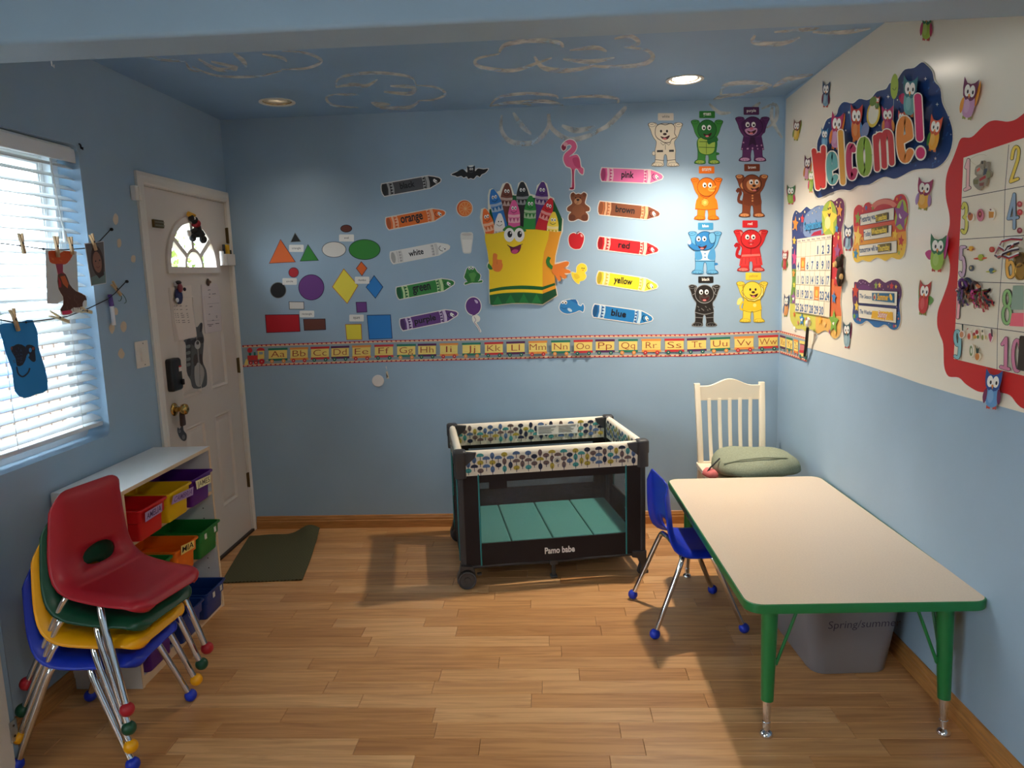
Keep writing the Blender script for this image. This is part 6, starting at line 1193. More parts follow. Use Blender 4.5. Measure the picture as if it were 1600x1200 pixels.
for lb, c0, c1 in (('upper red berry cutout beside the number 4', (1595, 250), (190, 70, 70)), ('lower red berry cutout beside the number 4', (1600, 420), (200, 60, 60)), ('white and red shell cutout below the number 4', (1596, 800), (150, 50, 60))): bit('berry_cutout', lb, 'wall cutout', [(NBc(ell(c0[0], c0[1], 52, 62, 0, 16)), c1), (NBc(ell(c0[0]+5, c0[1]-10, 24, 26, 0, 12)), mixc(c1, (255, 220, 220), .4))])
def planet(lb, cx, cy, r, rw_, c, rc_, d=0): bit('planet_cutout', lb, 'wall cutout', [(NC(ell(cx, cy, r, r*1.25, 0, 18)), c)] + ([(NC(ell(cx, cy+r*.3, rw_, r*.42, -4, 20)), rc_), (NC(ell(cx, cy-r*.15, r*.92, r*.85, 0, 16)), c)] if rw_ else [(NC(ell(cx-5, cy-8, r*.5, r*.7)), rc_)]), .003)
planet('small yellow planet cutout with dark red ring', 582, 245, 44, 84, (232, 170, 50), (140, 40, 44)); planet('green planet cutout with wide orange ring', 790, 430, 56, 146, (170, 184, 60), (220, 84, 46)); planet('small red planet cutout by the number 5', 1022, 262, 48, 0, (196, 70, 56), (210, 96, 76)); planet('dark grey planet cutout below the yellow one', 592, 652, 50, 0, (80, 88, 98), (190, 170, 120)); planet('blue planet cutout with yellow ring', 1014, 705, 46, 112, (60, 104, 120), (206, 196, 60))
# medals and ribbons
def ribbon_strip(mb, pts, wd, m, d0=.004):
    P = [right(x, y)+Vector((-(d0+d), 0, 0)) for x, y, d in pts]; L, R_ = [], []
    for i, p in enumerate(P):
        t_ = (P[min(i+1, len(P)-1)]-P[max(i-1, 0)]); t_.x = 0; t_.normalize(); n = Vector((0, -t_.z, t_.y))*wd/2; L.append(p+n); R_.append(p-n)
    n = len(P); mb.add(L+R_, [(i, i+1, n+i+1, n+i) for i in range(n-1)], m)
RB = [mat('ribbon_%d' % i, c, .45) for i, c in enumerate(((176, 40, 50), (30, 34, 60), (230, 226, 220), (60, 30, 40), (214, 70, 140), (240, 226, 60), (140, 70, 30), (92, 110, 40), (90, 30, 110), (200, 110, 50), (30, 90, 96)))]
md = thing('medal', 'bronze and gold medals hanging on a striped ribbon over the number 6', 'medal', tuple(right(1596, 400)))
for k, pts in enumerate(([(1563, 395, .01), (1572, 388, .02), (1584, 376, .03), (1594, 372, .02), (1606, 373, .01)], [(1562, 397, .01), (1575, 402, .02), (1588, 396, .035), (1600, 390, .03), (1606, 388, .02)], [(1570, 390, .015), (1580, 385, .03), (1592, 392, .03), (1604, 380, .03)], [(1583, 403, .02), (1588, 392, .03), (1596, 384, .035), (1606, 378, .02)], [(1572, 400, .02), (1584, 398, .03), (1596, 402, .03), (1606, 396, .02)])):
    for j, (dd, m) in enumerate(((0, RB[1]), (-1.0, RB[2]), (1.0, RB[3 if k % 2 else 0]))):
        mb = MB(); ribbon_strip(mb, [(x, y_+dd*1.6, d+.001*j) for x, y_, d in pts], .008 if j == 0 else .004, m); adopt(mb.build('ribbon', None, 0, fix=False), md)
for (x, y_, r_), m in (((1599, 406, .022), mat('bronze_medal', (120, 92, 50), .35, .8)), ((1601, 424, .025), mat('gold_medal', (176, 136, 62), .35, .8))):
    mb = MB(); c = right(x, y_); mb.lathe([(.001, -.012), (r_*.8, -.012), (r_*.86, -.014), (r_, -.014), (r_, -.006), (.001, -.006)], m, c, 'x', 24); adopt(mb.build('medal_disc', None, 40), md)
rk = random.Random(11)
for i, (x0, y0, n) in enumerate(((1511, 447, 7), (1519, 446, 7), (1531, 452, 7), (1543, 453, 7), (1551, 451, 6))):
    t_ = thing('ribbon_wand', ('%s bundle of curled ribbons hung over the number 7 cell' % ('first dark', 'second looped', 'third pink and orange', 'fourth dark', 'fifth navy and green')[i]), 'ribbon', tuple(right(x0, y0)))
    for k in range(n):
        m = rk.choice(((RB[1], RB[3], RB[8], RB[10]), (RB[3], RB[1], RB[8], RB[6]), (RB[4], RB[9], RB[6], RB[5]), (RB[6], RB[3], RB[0], RB[7]), (RB[1], RB[8], RB[7], RB[0]))[i])
        x1 = x0+rk.uniform(-8, 8); L_ = rk.uniform(16, 34); d = .008+.018*rk.random()
        pts = [(x0+rk.uniform(-2, 2), y0, .006)] + [(x0+(x1-x0)*u+rk.uniform(-1.2, 1.2), y0+L_*u+3*math.sin(5*u+k), d*math.sin(math.pi*min(1, u+.15))+.006) for u in (.2, .4, .6, .8, 1)]
        mb = MB(); ribbon_strip(mb, [(a_, b_, c_) for (a_, b_), c_ in zip(cr([(p[0], p[1]) for p in pts], 3, False), [pts[min(len(pts)-1, int(q/3))][2] for q in range(16)])], rk.uniform(.005, .010), m); adopt(mb.build('ribbon', None, 0, fix=False), t_)
    if i < 3:
        mb = MB(); c = right(x0, y0-1); ringp = [tuple(c+Vector((-.012-.006*math.sin(q*math.pi/8), .020*math.cos(q*math.pi/8), .020*math.sin(q*math.pi/8)))) for q in range(17)]; mb.tube(ringp, .005, RB[(8, 1, 3)[i]], 8, False); adopt(mb.build('ring', None, 60), t_)
bit('tissue_square', 'orange brown paper tab above the navy ribbons', 'paper', [(ND_([(800, 205), (850, 175), (930, 235), (870, 270)]), (196, 110, 60))], .0008, None, .02)
bit('sticky_note', 'grey green note beside the number 8', 'note', [(ND_([(1460, 215), (1680, 215), (1680, 720), (1410, 715)]), (150, 172, 152))], .0005, None); bit('sticky_note', 'pink note below the grey green one', 'note', [(ND_([(1445, 785), (1690, 785), (1690, 1070), (1395, 1055)]), (250, 116, 130))], .0005, None, .0015)
FRU = [('half coconut cutout with straw by the number 9', [(NE(cr([(340, 300), (360, 230), (400, 215), (440, 250), (440, 340), (390, 385), (350, 360)], 3)), (238, 226, 212)), (NE(ell(390, 300, 42, 62)), (206, 140, 100)), (NE([(395, 90), (430, 90), (425, 225), (400, 215)]), (50, 70, 50))]),
 ('sliced peach cutout with red centre', [(NE(ell(550, 330, 48, 92)), (240, 226, 206)), (NE(ell(545, 340, 34, 66)), (216, 110, 80)), (NE(ell(545, 345, 16, 36)), (190, 60, 50)), (NE(cr([(500, 210), (520, 165), (545, 190), (530, 180)], 3)), (190, 40, 50))]),
 ('mixed fruit cutout of apple, lemon and lime', [(NE(cr([(625, 280), (680, 200), (740, 210), (750, 300), (770, 370), (730, 395), (650, 390)], 3)), (238, 224, 206)), (NE(ell(655, 300, 28, 44)), (170, 50, 60)), (NE(ell(712, 250, 34, 46)), (186, 54, 56)), (NE(ell(675, 350, 36, 36)), (226, 170, 70)), (NE(ell(738, 350, 22, 40)), (90, 130, 60))]),
 ('green pear cutout', [(NE(cr([(805, 370), (820, 280), (845, 280), (860, 370), (835, 430)], 3)), (236, 226, 206)), (NE(ell(832, 360, 22, 58)), (140, 150, 64)), (NE(ell(828, 230, 14, 30)), (60, 70, 60))]),
 ('pale melon cutout', [(NE(ell(905, 360, 32, 58)), (238, 226, 200)), (NE(ell(900, 360, 20, 42)), (212, 184, 120))]),
 ('pink dragon fruit cutout', [(NE(cr([(950, 290), (1000, 250), (1050, 340), (1020, 450), (995, 470), (965, 400)], 3)), (240, 224, 214)), (NE(cr([(958, 300), (1000, 270), (1035, 340), (1010, 430), (995, 455), (972, 390)], 3)), (196, 76, 110)), (NE([(1005, 180), (1040, 190), (1050, 350), (1015, 330)]), (74, 50, 60))]),
 ('green kiwi ring cutout', [(NE(ell(598, 640, 44, 150, 0, 22)), (236, 228, 206)), (NE(ell(590, 640, 34, 110, 0, 18)), (130, 150, 96)), (NE(ell(596, 640, 18, 60, 0, 14)), (236, 232, 210))]),
 ('pineapple cutout with dark green crown', [(NE(cr([(665, 740), (680, 690), (720, 680), (770, 700), (780, 780), (740, 850), (700, 850)], 3)), (238, 226, 200)), (NE(ell(718, 760, 46, 78, 0, 16)), (206, 130, 60)), (NE([(700, 690), (680, 510), (715, 600), (725, 530), (738, 600), (770, 550), (745, 690)]), (40, 70, 60))])]
for lb, parts in FRU: bit('fruit_cutout', lb + (' in the number 9 cell' if 'number 9' not in lb else ''), 'wall cutout', parts, .0025)
mb = MB(); q0 = right(1600, 524); q1 = right(1606, 580); mb.box(XR-.014, q1.y-.05, q1.z, XR-.006, q0.y, q0.z, mat('dark_brown_strap', (58, 48, 40), .7)); tag(bevel(mb.build('hanging_strap', None, 30), .004), 'dark brown strap hanging over the number 10', 'strap')

# ================================================================== lettering on furniture
def local_art(f, nrm, parent, name, off=.0005): a = Art(f, nrm, off); return a
a = Art(lambda u, v: Vector((u, -PD/2-.0132, v)), (0, -1, 0), .0004); a.tf = lambda x, y: (x, -y); a.text('Pamo babe', (-.052, -.148), (.104, -.148), .031, (236, 232, 224), .03, up=(0, -1)); a.build('brand_lettering', parent=pp)
a = Art(lambda u, v: Vector((u, -(.2075+.0425*(v-.008)/.347)-.0012, v)), (0, -1, 0), .0004); a.tf = lambda x, y: (x, -y)
p_ = on_plane(1290, 974, (0, 2.66, 0), (0, 1, 0)); p2_ = on_plane(1408, 966, (0, 2.66, 0), (0, 1, 0)); x0, x1 = p_.x-1.128, min(.165, p2_.x-1.128)
a.text('Spring/summer', (x0, -p_.z+.026), (x1, -p_.z+.022), .032, (62, 58, 84), -.006, up=(.05, -1)); a.build('handwriting', parent=tt)
def name_label(tr, txt, q, col, tc, k=(60, 690, .225), x=-1.5565):
    f = lambda px, py: on_plane(px, py, (x, 0, 0), (1, 0, 0)); a = Art(f, NL, .0003).crop(*k)
    a.base(q, col, .0006); (ax, ay), (bx, by), (cx, cy), (dx, dy) = q; L = lambda u, v: (ax+(bx-ax)*u+(dx-ax)*v+(ax-bx+cx-dx)*u*v, ay+(by-ay)*u+(dy-ay)*v+(ay-by+cy-dy)*u*v)
    o0, o1, o2 = L(.08, .80), L(.94, .80), L(.10, .20); a.text(txt, o0, o1, math.dist(o0, o2)*1.0, tc, .012, up=(o2[0]-o0[0], o2[1]-o0[1])); o = a.build('name_label', parent=tr); o.matrix_parent_inverse = Matrix.Translation(-Vector(tr.location))
name_label(T1, 'AMELIA', [(740, 495), (858, 425), (858, 485), (742, 560)], (178, 150, 190), (70, 40, 90)); name_label(T2, 'CAMBRIA', [(935, 378), (1076, 312), (1072, 370), (922, 440)], (176, 150, 192), (110, 70, 140)); name_label(T3, 'JAMES', [(1090, 275), (1195, 228), (1195, 285), (1100, 332)], (240, 232, 178), (120, 110, 80)); name_label(T5, 'MIA', [(990, 725), (1080, 685), (1082, 735), (990, 790)], (240, 210, 120), (36, 30, 26))

# ================================================================== window blind, strings, door things
BLW = mat('white_blind_slat', (230, 232, 232), .4)
XB = XL-.052
zt, zb, ye = 2.085, .985, left(107, 270, XB).y
bl = thing('window_blind', 'white faux wood slat blind hanging in the window', 'blind', (XB, 2.6, zt))
def adoptb(o): return adopt(o, bl)
y0_ = WY0+.01; mb = MB(); mb.box(XB-.028, y0_, zt-.005, XB+.030, ye+.012, WZ1-.004, BLW); adoptb(bevel(mb.build('headrail', None, 30), .004)); mb = MB(); mb.box(XB+.031, y0_, zt-.018, XB+.037, ye+.014, WZ1-.012, BLW); adoptb(bevel(mb.build('valance', None, 30), .003))
ns = 25; tl = math.radians(26); sl = MB(); n = 5
prof = [(-.025+.05*i/(n-1), .0022*(1-((i-2)/2)**2)) for i in range(n)]; pr = []
for h in (0, -.0024):
    row_ = [(u*math.cos(tl)+(v+h)*math.sin(tl), -u*math.sin(tl)+(v+h)*math.cos(tl)) for u, v in prof]; pr += row_ if h == 0 else row_[::-1]
sl.loft([[(x, y_, z) for x, z in pr] for y_ in (y0_-2.6, ye-2.6)], BLW); s0 = sl.build('slat', bl, 30)
for i in range(ns):
    o = s0 if i == 0 else s0.copy()
    if i: COL.objects.link(o)
    o.location = (0, 0, -.030-(zt-zb-.06)*i/(ns-1))
mb = MB(); mb.box(XB-.026, y0_, zb-.012, XB+.026, ye, zb+.006, BLW); adoptb(bevel(mb.build('bottom_rail', None, 30), .004))
CORD = mat('white_cord', (222, 222, 216), .7)
for yy in (ye-.14, ye-.52):
    for dx in (-.027, .027): mb = MB(); mb.tube([(XB+dx, yy, zt), (XB+dx, yy, zb)], .0013, CORD, 6); adoptb(mb.build('ladder_cord', None, 60))
q = [left(78, 250, XB+.04), left(86, 290, XB+.045), left(96, 345, XB+.045), left(100, 360, XB+.045)]
mb = MB(); mb.tube(q, .0022, CORD, 6); adoptb(mb.build('lift_cord', None, 60)); mb = MB(); mb.tube([q[-1], q[-1]+Vector((0, .004, -.045))], [.006, .010], BLW, 10); adoptb(mb.build('tassel', None, 60))
# string lines along the window with pegs
STR = mat('black_string', (26, 26, 34), .8); XS = XL+.034
def line3(name, label, pts):
    P = [left(x, y_, XS if i < len(pts)-1 else XL+.004) for i, (x, y_) in enumerate(pts)]; P = [Vector((XS, P[0].y-.30, P[0].z+.02))]+P; mb = MB(); mb.tube(P, .0022, STR, 6)
    o = tag(mb.build(name, None, 60), label, 'string'); 
    mb = MB(); mb.ball(P[-1]+Vector((.004, 0, 0)), .0075, STR, 10, 7); mb.build('knot', o, 80)
    for k in (2, 3): mb = MB(); mb.ball(P[k], .005, STR, 8, 6); mb.build('knot', o, 80)
    return o
line3('display_string', 'upper black string stretched across the window', [(0, 380), (32, 384), (68, 389), (99, 390.4), (132, 388), (156, 376.5), (173, 358.5)])
line3('display_string', 'lower black string stretched across the window', [(0, 499.5), (21, 503.7), (40, 503.7), (79, 498.8), (105, 494.5), (136, 483), (168, 467.6), (180, 457.7), (197, 440)])
WD = mat('clothespin_wood', (206, 170, 126), .6, var=(40, .12)); SPR = mat('steel_spring', (90, 84, 78), .35, .9)
def pin(label, t0, t1, wood=WD, X=XS+.006):
    a_, b_ = left(*t0, X), left(*t1, X); d = b_-a_; L_ = d.length; d.normalize(); s_ = Vector((1, 0, 0)).cross(d)
    t = thing('clothespin', label, 'clothespin', tuple((a_+b_)/2), 0, 'wooden clothespins on the strings'); M = Matrix(((1, s_.x, d.x), (0, s_.y, d.y), (0, s_.z, d.z))).to_4x4()
    for sd in (-1, 1):
        mb = MB(); h = .0042
        mb.loft([[M @ Vector((x, sd*o+w_, z)) for x, w_ in ((-h, -.0028), (h, -.0028), (h, .0028), (-h, .0028))] for z, o in ((-L_/2, .0095), (-L_*.05, .0036), (L_*.12, .0034), (L_/2, .0030))], wood); mb.build('jaw', t, 30)
    mb = MB(); mb.tube([M @ Vector((-.006, 0, -.002)), M @ Vector((.006, 0, -.002))], .0042, SPR, 10); mb.build('spring', t, 50); return t
pin('clothespin hanging empty on the upper string at the window', (31.5, 364), (38, 397)); pin('clothespin holding the orange and brown painting', (87, 369), (91, 402), X=XS+.009); pin('clothespin next to the blind tassel on the upper string', (109, 370), (113.5, 398), X=XS+.009); pin('clothespin holding the child portrait', (142, 366), (150, 391), X=XS+.009)
pin('clothespin holding the blue drawing', (18, 483), (29, 517), X=XS+.009); LW = mat('pale_clothespin_wood', (230, 212, 172), .6); pin('pale clothespin lying sideways under the painting', (78, 490), (107, 503), LW); pin('small pale clothespin beside the white petals', (127, 484), (143, 488), LW, XS+.012); pin('clothespin at the wall end of the lower string', (175, 442), (189, 461), X=XL+.02)
fx = lambda X: (lambda x, y_: left(x, y_, X))
W5 = (0, 350, .1417)
a = Art(fx(XS+.001), NL, .0).crop(*W5); a.base([(500, 285), (842, 300), (862, 740), (645, 870), (640, 880), (518, 880)], (214, 218, 218), .0006)
OB, MG, BN = (214, 84, 36), (168, 60, 84), (92, 54, 44)
a.base(cr([(620, 290), (700, 292), (796, 306), (800, 345), (770, 400), (735, 440), (695, 450), (692, 530), (722, 552), (765, 660), (830, 732), (940, 788), (952, 880), (955, 905), (915, 935), (810, 960), (790, 995), (700, 1012), (670, 985), (662, 935), (690, 890), (688, 805), (640, 722), (628, 570), (604, 445), (548, 425), (528, 350), (530, 300)], 2), (236, 230, 222), .0006)
a.poly(cr([(532, 300), (610, 296), (650, 330), (700, 296), (795, 312), (790, 360), (740, 430), (690, 448), (605, 442), (548, 420), (532, 350)], 2), OB); a.poly([(608, 440), (690, 440), (690, 530), (720, 555), (636, 562)], MG); a.poly(cr([(632, 560), (720, 555), (762, 662), (830, 738), (938, 792), (946, 870), (905, 905), (890, 930), (800, 920), (770, 955), (672, 965), (668, 930), (692, 890), (690, 800), (642, 718)], 2), BN); a.poly([(660, 580), (710, 570), (750, 660), (740, 710), (690, 660)], (206, 96, 44)); a.poly([(638, 580), (668, 640), (672, 700), (645, 700)], (176, 44, 56)); a.poly([(676, 962), (775, 948), (795, 975), (760, 995), (685, 1000)], (220, 60, 100)); a.poly(ell(930, 880, 24, 42, 10, 14), (226, 224, 218)); a.poly(ell(850, 950, 55, 30, -8, 14), (230, 226, 218))
rs_ = random.Random(2)
for i in range(34): x, y_ = rs_.uniform(690, 900), rs_.uniform(760, 930); a.line([(x, y_), (x+rs_.uniform(-8, 30), y_+rs_.uniform(20, 46))], 5, mixc(BN, (150, 110, 90), rs_.random()*.6), True)
for i in range(16): x, y_ = rs_.uniform(545, 760), rs_.uniform(306, 400); a.line([(x, y_), (x+rs_.uniform(10, 40), y_+rs_.uniform(-10, 16))], 5, mixc(OB, (246, 170, 90), rs_.random()*.7), True)
a.build('child_painting', 'orange and brown animal tail painting on white paper hung at the window', 'painting')
a = Art(fx(XS+.002), NL, .0).crop(*W5); a.base([(930, 215), (1142, 188), (1172, 655), (1004, 684)], (206, 206, 206), .0006); a.poly([(938, 222), (1138, 196), (1166, 648), (1010, 676)], (104, 98, 98)); a.poly([(1000, 590), (1160, 520), (1166, 648), (1010, 676)], (112, 136, 136)); a.poly(ell(1072, 410, 68, 172, -8, 24), (62, 44, 40)); a.poly(ell(1070, 420, 48, 118, -8, 22), (150, 104, 84)); a.poly(ell(1052, 410, 7, 9), INK, True); a.poly(ell(1096, 400, 7, 9), INK, True); a.line(cr([(1060, 470), (1080, 482), (1098, 464)], 4, False), 6, (110, 50, 50)); a.line([(1078, 415), (1082, 440)], 5, (120, 80, 66)); a.poly([(1040, 530), (1080, 580), (1130, 520), (1136, 470), (1145, 560), (1090, 600)], (50, 40, 44)); a.build('portrait_photo', 'portrait photograph of a child clipped to the upper string', 'photograph')
a = Art(fx(XS+.001), NL, .0).crop(0, 420, .25); a.base(cr([(-8, 352), (60, 340), (130, 332), (203, 320), (236, 412), (238, 480), (262, 560), (285, 640), (298, 755), (225, 785), (152, 808), (92, 766), (76, 640), (40, 540), (10, 430)], 2), (34, 140, 214), .0006)
a.poly(cr([(66, 490), (85, 482), (112, 470), (156, 486), (166, 540), (142, 600), (105, 606), (96, 560), (72, 520)], 2), (30, 34, 56)); a.poly(cr([(160, 482), (185, 474), (216, 488), (218, 520), (222, 572), (205, 582), (180, 560), (160, 520)], 2), (34, 38, 62)); a.poly(ell(188, 508, 9, 14), (60, 150, 214)); a.poly(ell(176, 540, 6, 10), (60, 150, 214)); a.poly(ell(206, 498, 8, 10, 30), (150, 70, 60)); a.poly(ell(70, 498, 6, 12), (120, 70, 70)); a.line(cr([(102, 612), (112, 655), (140, 674), (172, 650), (184, 620)], 4, False), 10, (40, 48, 80))
for i in range(24): x, y_ = rs_.uniform(80, 140), rs_.uniform(490, 590); a.line([(x, y_), (x+rs_.uniform(-16, 16), y_+rs_.uniform(-14, 14))], 3, (60, 74, 110), True)
a.build('panther_drawing', 'bright blue paper with black cat drawing clipped to the lower string', 'drawing')
# marker on the wall, thread, hook, chips of bare plaster, switch
mk = thing('marker_pen', 'white marker with purple cap hanging at the wall end of the lower string', 'marker', tuple(left(176, 480, XL+.014)))
A0, A1_, A2_ = left(171.5, 460, XL+.016), left(174.5, 478, XL+.014), left(178, 508, XL+.012)
mb = MB(); mb.tube([A1_, A2_], [.0085, .0085], mat('white_marker_barrel', (232, 232, 234), .35), 14); adopt(mb.build('barrel', None, 50), mk); mb = MB(); mb.tube([A0, A1_], [.0088, .0098], mat('purple_marker_cap', (84, 44, 130), .35), 14); adopt(mb.build('cap', None, 50), mk); mb = MB(); mb.tube([A0+Vector((.010, -.006, 0)), A1_+Vector((.012, -.006, 0))], .003, _m['purple_marker_cap'], 8); adopt(mb.build('clip', None, 50), mk)
mb = MB(); mb.tube([left(x, y_, XL+.010) for x, y_ in cr([(184, 455), (190, 458), (196, 466), (197, 472), (194, 474)], 4, False)], .0013, mat('green_thread', (70, 96, 84), .8), 6); mb.tube([left(x, y_, XL+.010) for x, y_ in cr([(186, 456), (190, 464), (188, 470), (185, 470)], 4, False)], .0013, _m['green_thread'], 6); tag(mb.build('green_thread', None, 60), 'loose green thread at the wall end of the lower string', 'thread')
hk = left(124, 231); mb = MB(); mb.tube([hk+Vector((0, 0, .016)), hk+Vector((.006, 0, .012)), hk+Vector((.008, 0, -.004)), hk+Vector((.013, 0, -.008)), hk+Vector((.014, 0, .002))], .0035, mat('dark_hook', (36, 38, 48), .3, .6), 8); tag(mb.build('wall_hook', None, 60), 'small dark hook on the wall above the window corner', 'hook')
hk = on_plane(84, 97, (0, 0, 2.2), (0, 0, 1)); mb = MB(); mb.tube([(hk.x, hk.y-.01, 2.2), (hk.x, hk.y-.01, 2.188), (hk.x+.006, hk.y-.01, 2.182), (hk.x+.006, hk.y-.01, 2.19)], .0018, mat('white_hook', (210, 210, 206), .4), 8); tag(mb.build('cup_hook', None, 60), 'tiny white hook under the header beam', 'hook')
CHIP = (214, 196, 172)
for x, y_, rx, ry in ((180.5, 342.5, 4.5, 9), (186, 380, 3.6, 8), (208.3, 404.5, 3.8, 7.2), (181, 486.5, 3.5, 7), (175, 512, 4.4, 9), (193, 510.5, 4.6, 8.4), (189.6, 553, 5, 8.4)):
    a = Art(left, NL, .0002); a.base(cr([(x+rx*rs_.uniform(.8, 1.1)*math.cos(q*math.pi/4), y_+ry*rs_.uniform(.75, 1.1)*math.sin(q*math.pi/4)) for q in range(8)], 3), CHIP, .0003); a.build('paint_chip', parent=WALL_L)
SWM = mat('white_switch_plastic', (232, 224, 212), .35); sw = thing('light_switch', 'white double rocker light switch beside the door casing', 'switch', (XL, 3.35, 1.245))
mb = MB(); mb.box(0, -.055, -.062, .006, .055, .062, SWM); bevel(mb.build('switch_plate', sw, 30), .003)
mb = MB(); mb.box(.006, -.022, -.034, .010, .024, .034, SWM); bevel(mb.build('rocker', sw, 30), .002); mb = MB(); mb.box(.010, -.018, -.030, .0125, .0, .028, SWM); bevel(mb.build('slider', sw, 30), .001)
for z in (-.05, .05): mb = MB(); mb.lathe([(.001, .0062), (.003, .0068), (.003, .0058)], SPR, (0, .01, z), 'x', 10); mb.build('screw', sw, 40)
# contact alarm on the casing
q = left(214, 302, XL+.02); mb = MB(); mb.box(XL+.001, q.y-.022, q.z-.032, XL+.026, q.y+.004, q.z+.034, SWM); ds = tag(bevel(mb.build('door_sensor', None, 30), .003), 'white door alarm sensor on the door casing', 'sensor'); mb = MB(); mb.box(XL+.017, q.y+.005, q.z-.030, XL+.030, q.y+.018, q.z+.030, SWM); bevel(mb.build('sensor_magnet', ds, 30), .002)
fd = lambda x, y_: left(x, y_, XD); XDn = XD
D6 = (240, 420, 1/6)
q0, q1 = left(236.5, 342.5, XD), left(253.5, 357, XD); mb = MB(); mb.box(XD, q0.y, q1.z, XD+.012, q1.y, q0.z, BRASSD); lt = tag(bevel(mb.build('door_latch', None, 30), .002), 'small dark metal latch on the door above the fanlight level', 'latch')
for k in (.3, .7): mb = MB(); z = q1.z+(q0.z-q1.z)*k; mb.box(XD+.012, q0.y+.004, z-.003, XD+.016, q1.y-.004, z+.003, mat('brass_bar', (150, 136, 110), .3, .9)); mb.build('latch_bar', lt, 0)
def dpaper(name, label, cat, sheets, off, group=None):
    a = Art(fd, NL, off).crop(*D6)
    for i, (pts, c) in enumerate(sheets): a.base(pts, c, .0006)
    return a
a = dpaper('paper_list', '', '', [([(135, 180), (345, 158), (378, 560), (395, 628), (196, 686), (168, 480)], (206, 194, 182)), ([(150, 178), (350, 154), (358, 350), (402, 630), (236, 674), (198, 500)], (226, 212, 200))], .001)
for j, y_ in enumerate((345, 378, 415, 432, 450, 480, 498)):
    for x, w_ in ((185, 10), (205, 14), (240, 30 if j > 2 else 20), (295, 16)): a.line([(x+j*4, y_+6), (x+w_+j*4, y_+2)], 5, (96, 88, 86), True)
a.build('paper_list', 'white typed list held by the navy clip on the door', 'paper')
a = dpaper('', '', '', [([(440, 150), (585, 140), (618, 250), (634, 582), (480, 608), (462, 480)], (196, 184, 182)), ([(446, 146), (590, 138), (622, 250), (638, 578), (484, 604), (468, 480)], (214, 202, 200))], .001)
for y_ in (330, 490): a.line([(500, y_), (612, y_-10)], 3, (150, 142, 146), True)
for x, y_, w_ in ((505, 200, 24), (515, 238, 14), (545, 236, 34), (512, 270, 16), (520, 356, 28), (512, 428, 14), (580, 445, 14), (582, 458, 12), (545, 484, 16), (500, 524, 56), (575, 514, 36), (512, 538, 28)): a.line([(x, y_), (x+w_, y_-3)], 6, (90, 84, 92), True)
a.build('paper_form', 'white printed form hung on the door nearer the hinges', 'paper')
def clipthing(label, parts):
    t = thing('magnet_clip', label, 'clip', tuple(left(*parts[0][1], XD)))
    for nm, c, r_, d, rgb in parts:
        mb = MB(); q = left(*c, XD+d); mb.ball(q, r_, mat('clip_%d_%d_%d' % rgb, rgb, .5)); adopt(mb.build(nm, None, 60), t)
clipthing('navy figure shaped magnet clip with red and black top holding the typed list', [('body', (279.5, 463), (.008, .040, .042), .012, (28, 36, 88)), ('top', (281.5, 450), (.010, .022, .024), .020, (130, 50, 56)), ('hat', (279, 441.5), (.010, .026, .011), .016, (26, 24, 30)), ('badge', (277, 469), (.004, .018, .012), .020, (210, 210, 220)), ('arm', (288.5, 452), (.007, .010, .010), .016, (28, 30, 56)), ('paw', (273.5, 444), (.006, .009, .010), .014, (180, 176, 176))])
clipthing('small brown clip holding the printed form', [('body', (325.3, 441), (.008, .012, .022), .010, (86, 66, 50)), ('tail', (328, 440.5), (.005, .016, .008), .014, (110, 84, 60))])
a = Art(fd, NL, .001).crop(*D6); rc_ = cr([(385, 545), (408, 545), (438, 506), (456, 518), (452, 590), (468, 650), (463, 760), (458, 870), (490, 950), (499, 1040), (482, 1105), (372, 1122), (342, 1040), (306, 960), (300, 720), (278, 672), (340, 652), (395, 640), (398, 590)], 3)
G1, G2_, G3_ = (88, 90, 92), (52, 54, 58), (170, 166, 160); a.base(grow(rc_, 5), (214, 206, 198), .0007); a.poly(rc_, G1)
a.poly(cr([(300, 700), (342, 660), (350, 800), (345, 1000), (312, 960)], 3), G2_); [a.poly(cr([(303, y_), (340, y_-10), (340, y_+18), (304, y_+26)], 2), (120, 126, 124), True) for y_ in (720, 780, 840, 890)]; a.poly(cr([(440, 510), (454, 524), (450, 580), (430, 590)], 2), G2_); a.off += DZ
a.poly(cr([(345, 680), (400, 650), (460, 640), (466, 690), (430, 700), (370, 720)], 3), G2_); a.poly(ell(408, 712, 28, 42, 0, 16), (190, 188, 184)); a.poly(ell(408, 695, 13, 18, 0, 12), INK); a.poly(cr([(385, 905), (420, 880), (462, 930), (470, 1000), (440, 1100), (395, 1090), (378, 990)], 3), G3_); a.poly(cr([(375, 810), (400, 800), (405, 880), (380, 915), (368, 870)], 2), (64, 58, 56)); a.poly(cr([(425, 810), (445, 800), (458, 880), (440, 900)], 2), (64, 58, 56)); a.line([(425, 890), (430, 1090)], 4, (110, 108, 106)); a.poly(ell(382, 670, 7, 9), INK, True); a.poly(ell(440, 662, 7, 9), INK, True); a.build('raccoon_cutout', 'large grey raccoon picture cutout on the door', 'wall cutout')
a = Art(fd, NL, .001).crop(200, 560, .25); r2 = cr([(308, 432), (322, 440), (334, 420), (342, 424), (346, 450), (364, 475), (362, 508), (344, 516), (322, 495), (308, 462)], 3); a.base(grow(r2, 3), (196, 190, 184), .0006); a.poly(r2, (64, 66, 72)); a.poly(ell(345, 492, 10, 15), (120, 120, 124)); a.poly(ell(320, 455, 8, 10), (130, 130, 132)); a.poly(ell(318, 454, 3, 4), INK); a.build('raccoon_sticker', 'small dark raccoon sticker below the brass door knob', 'sticker')
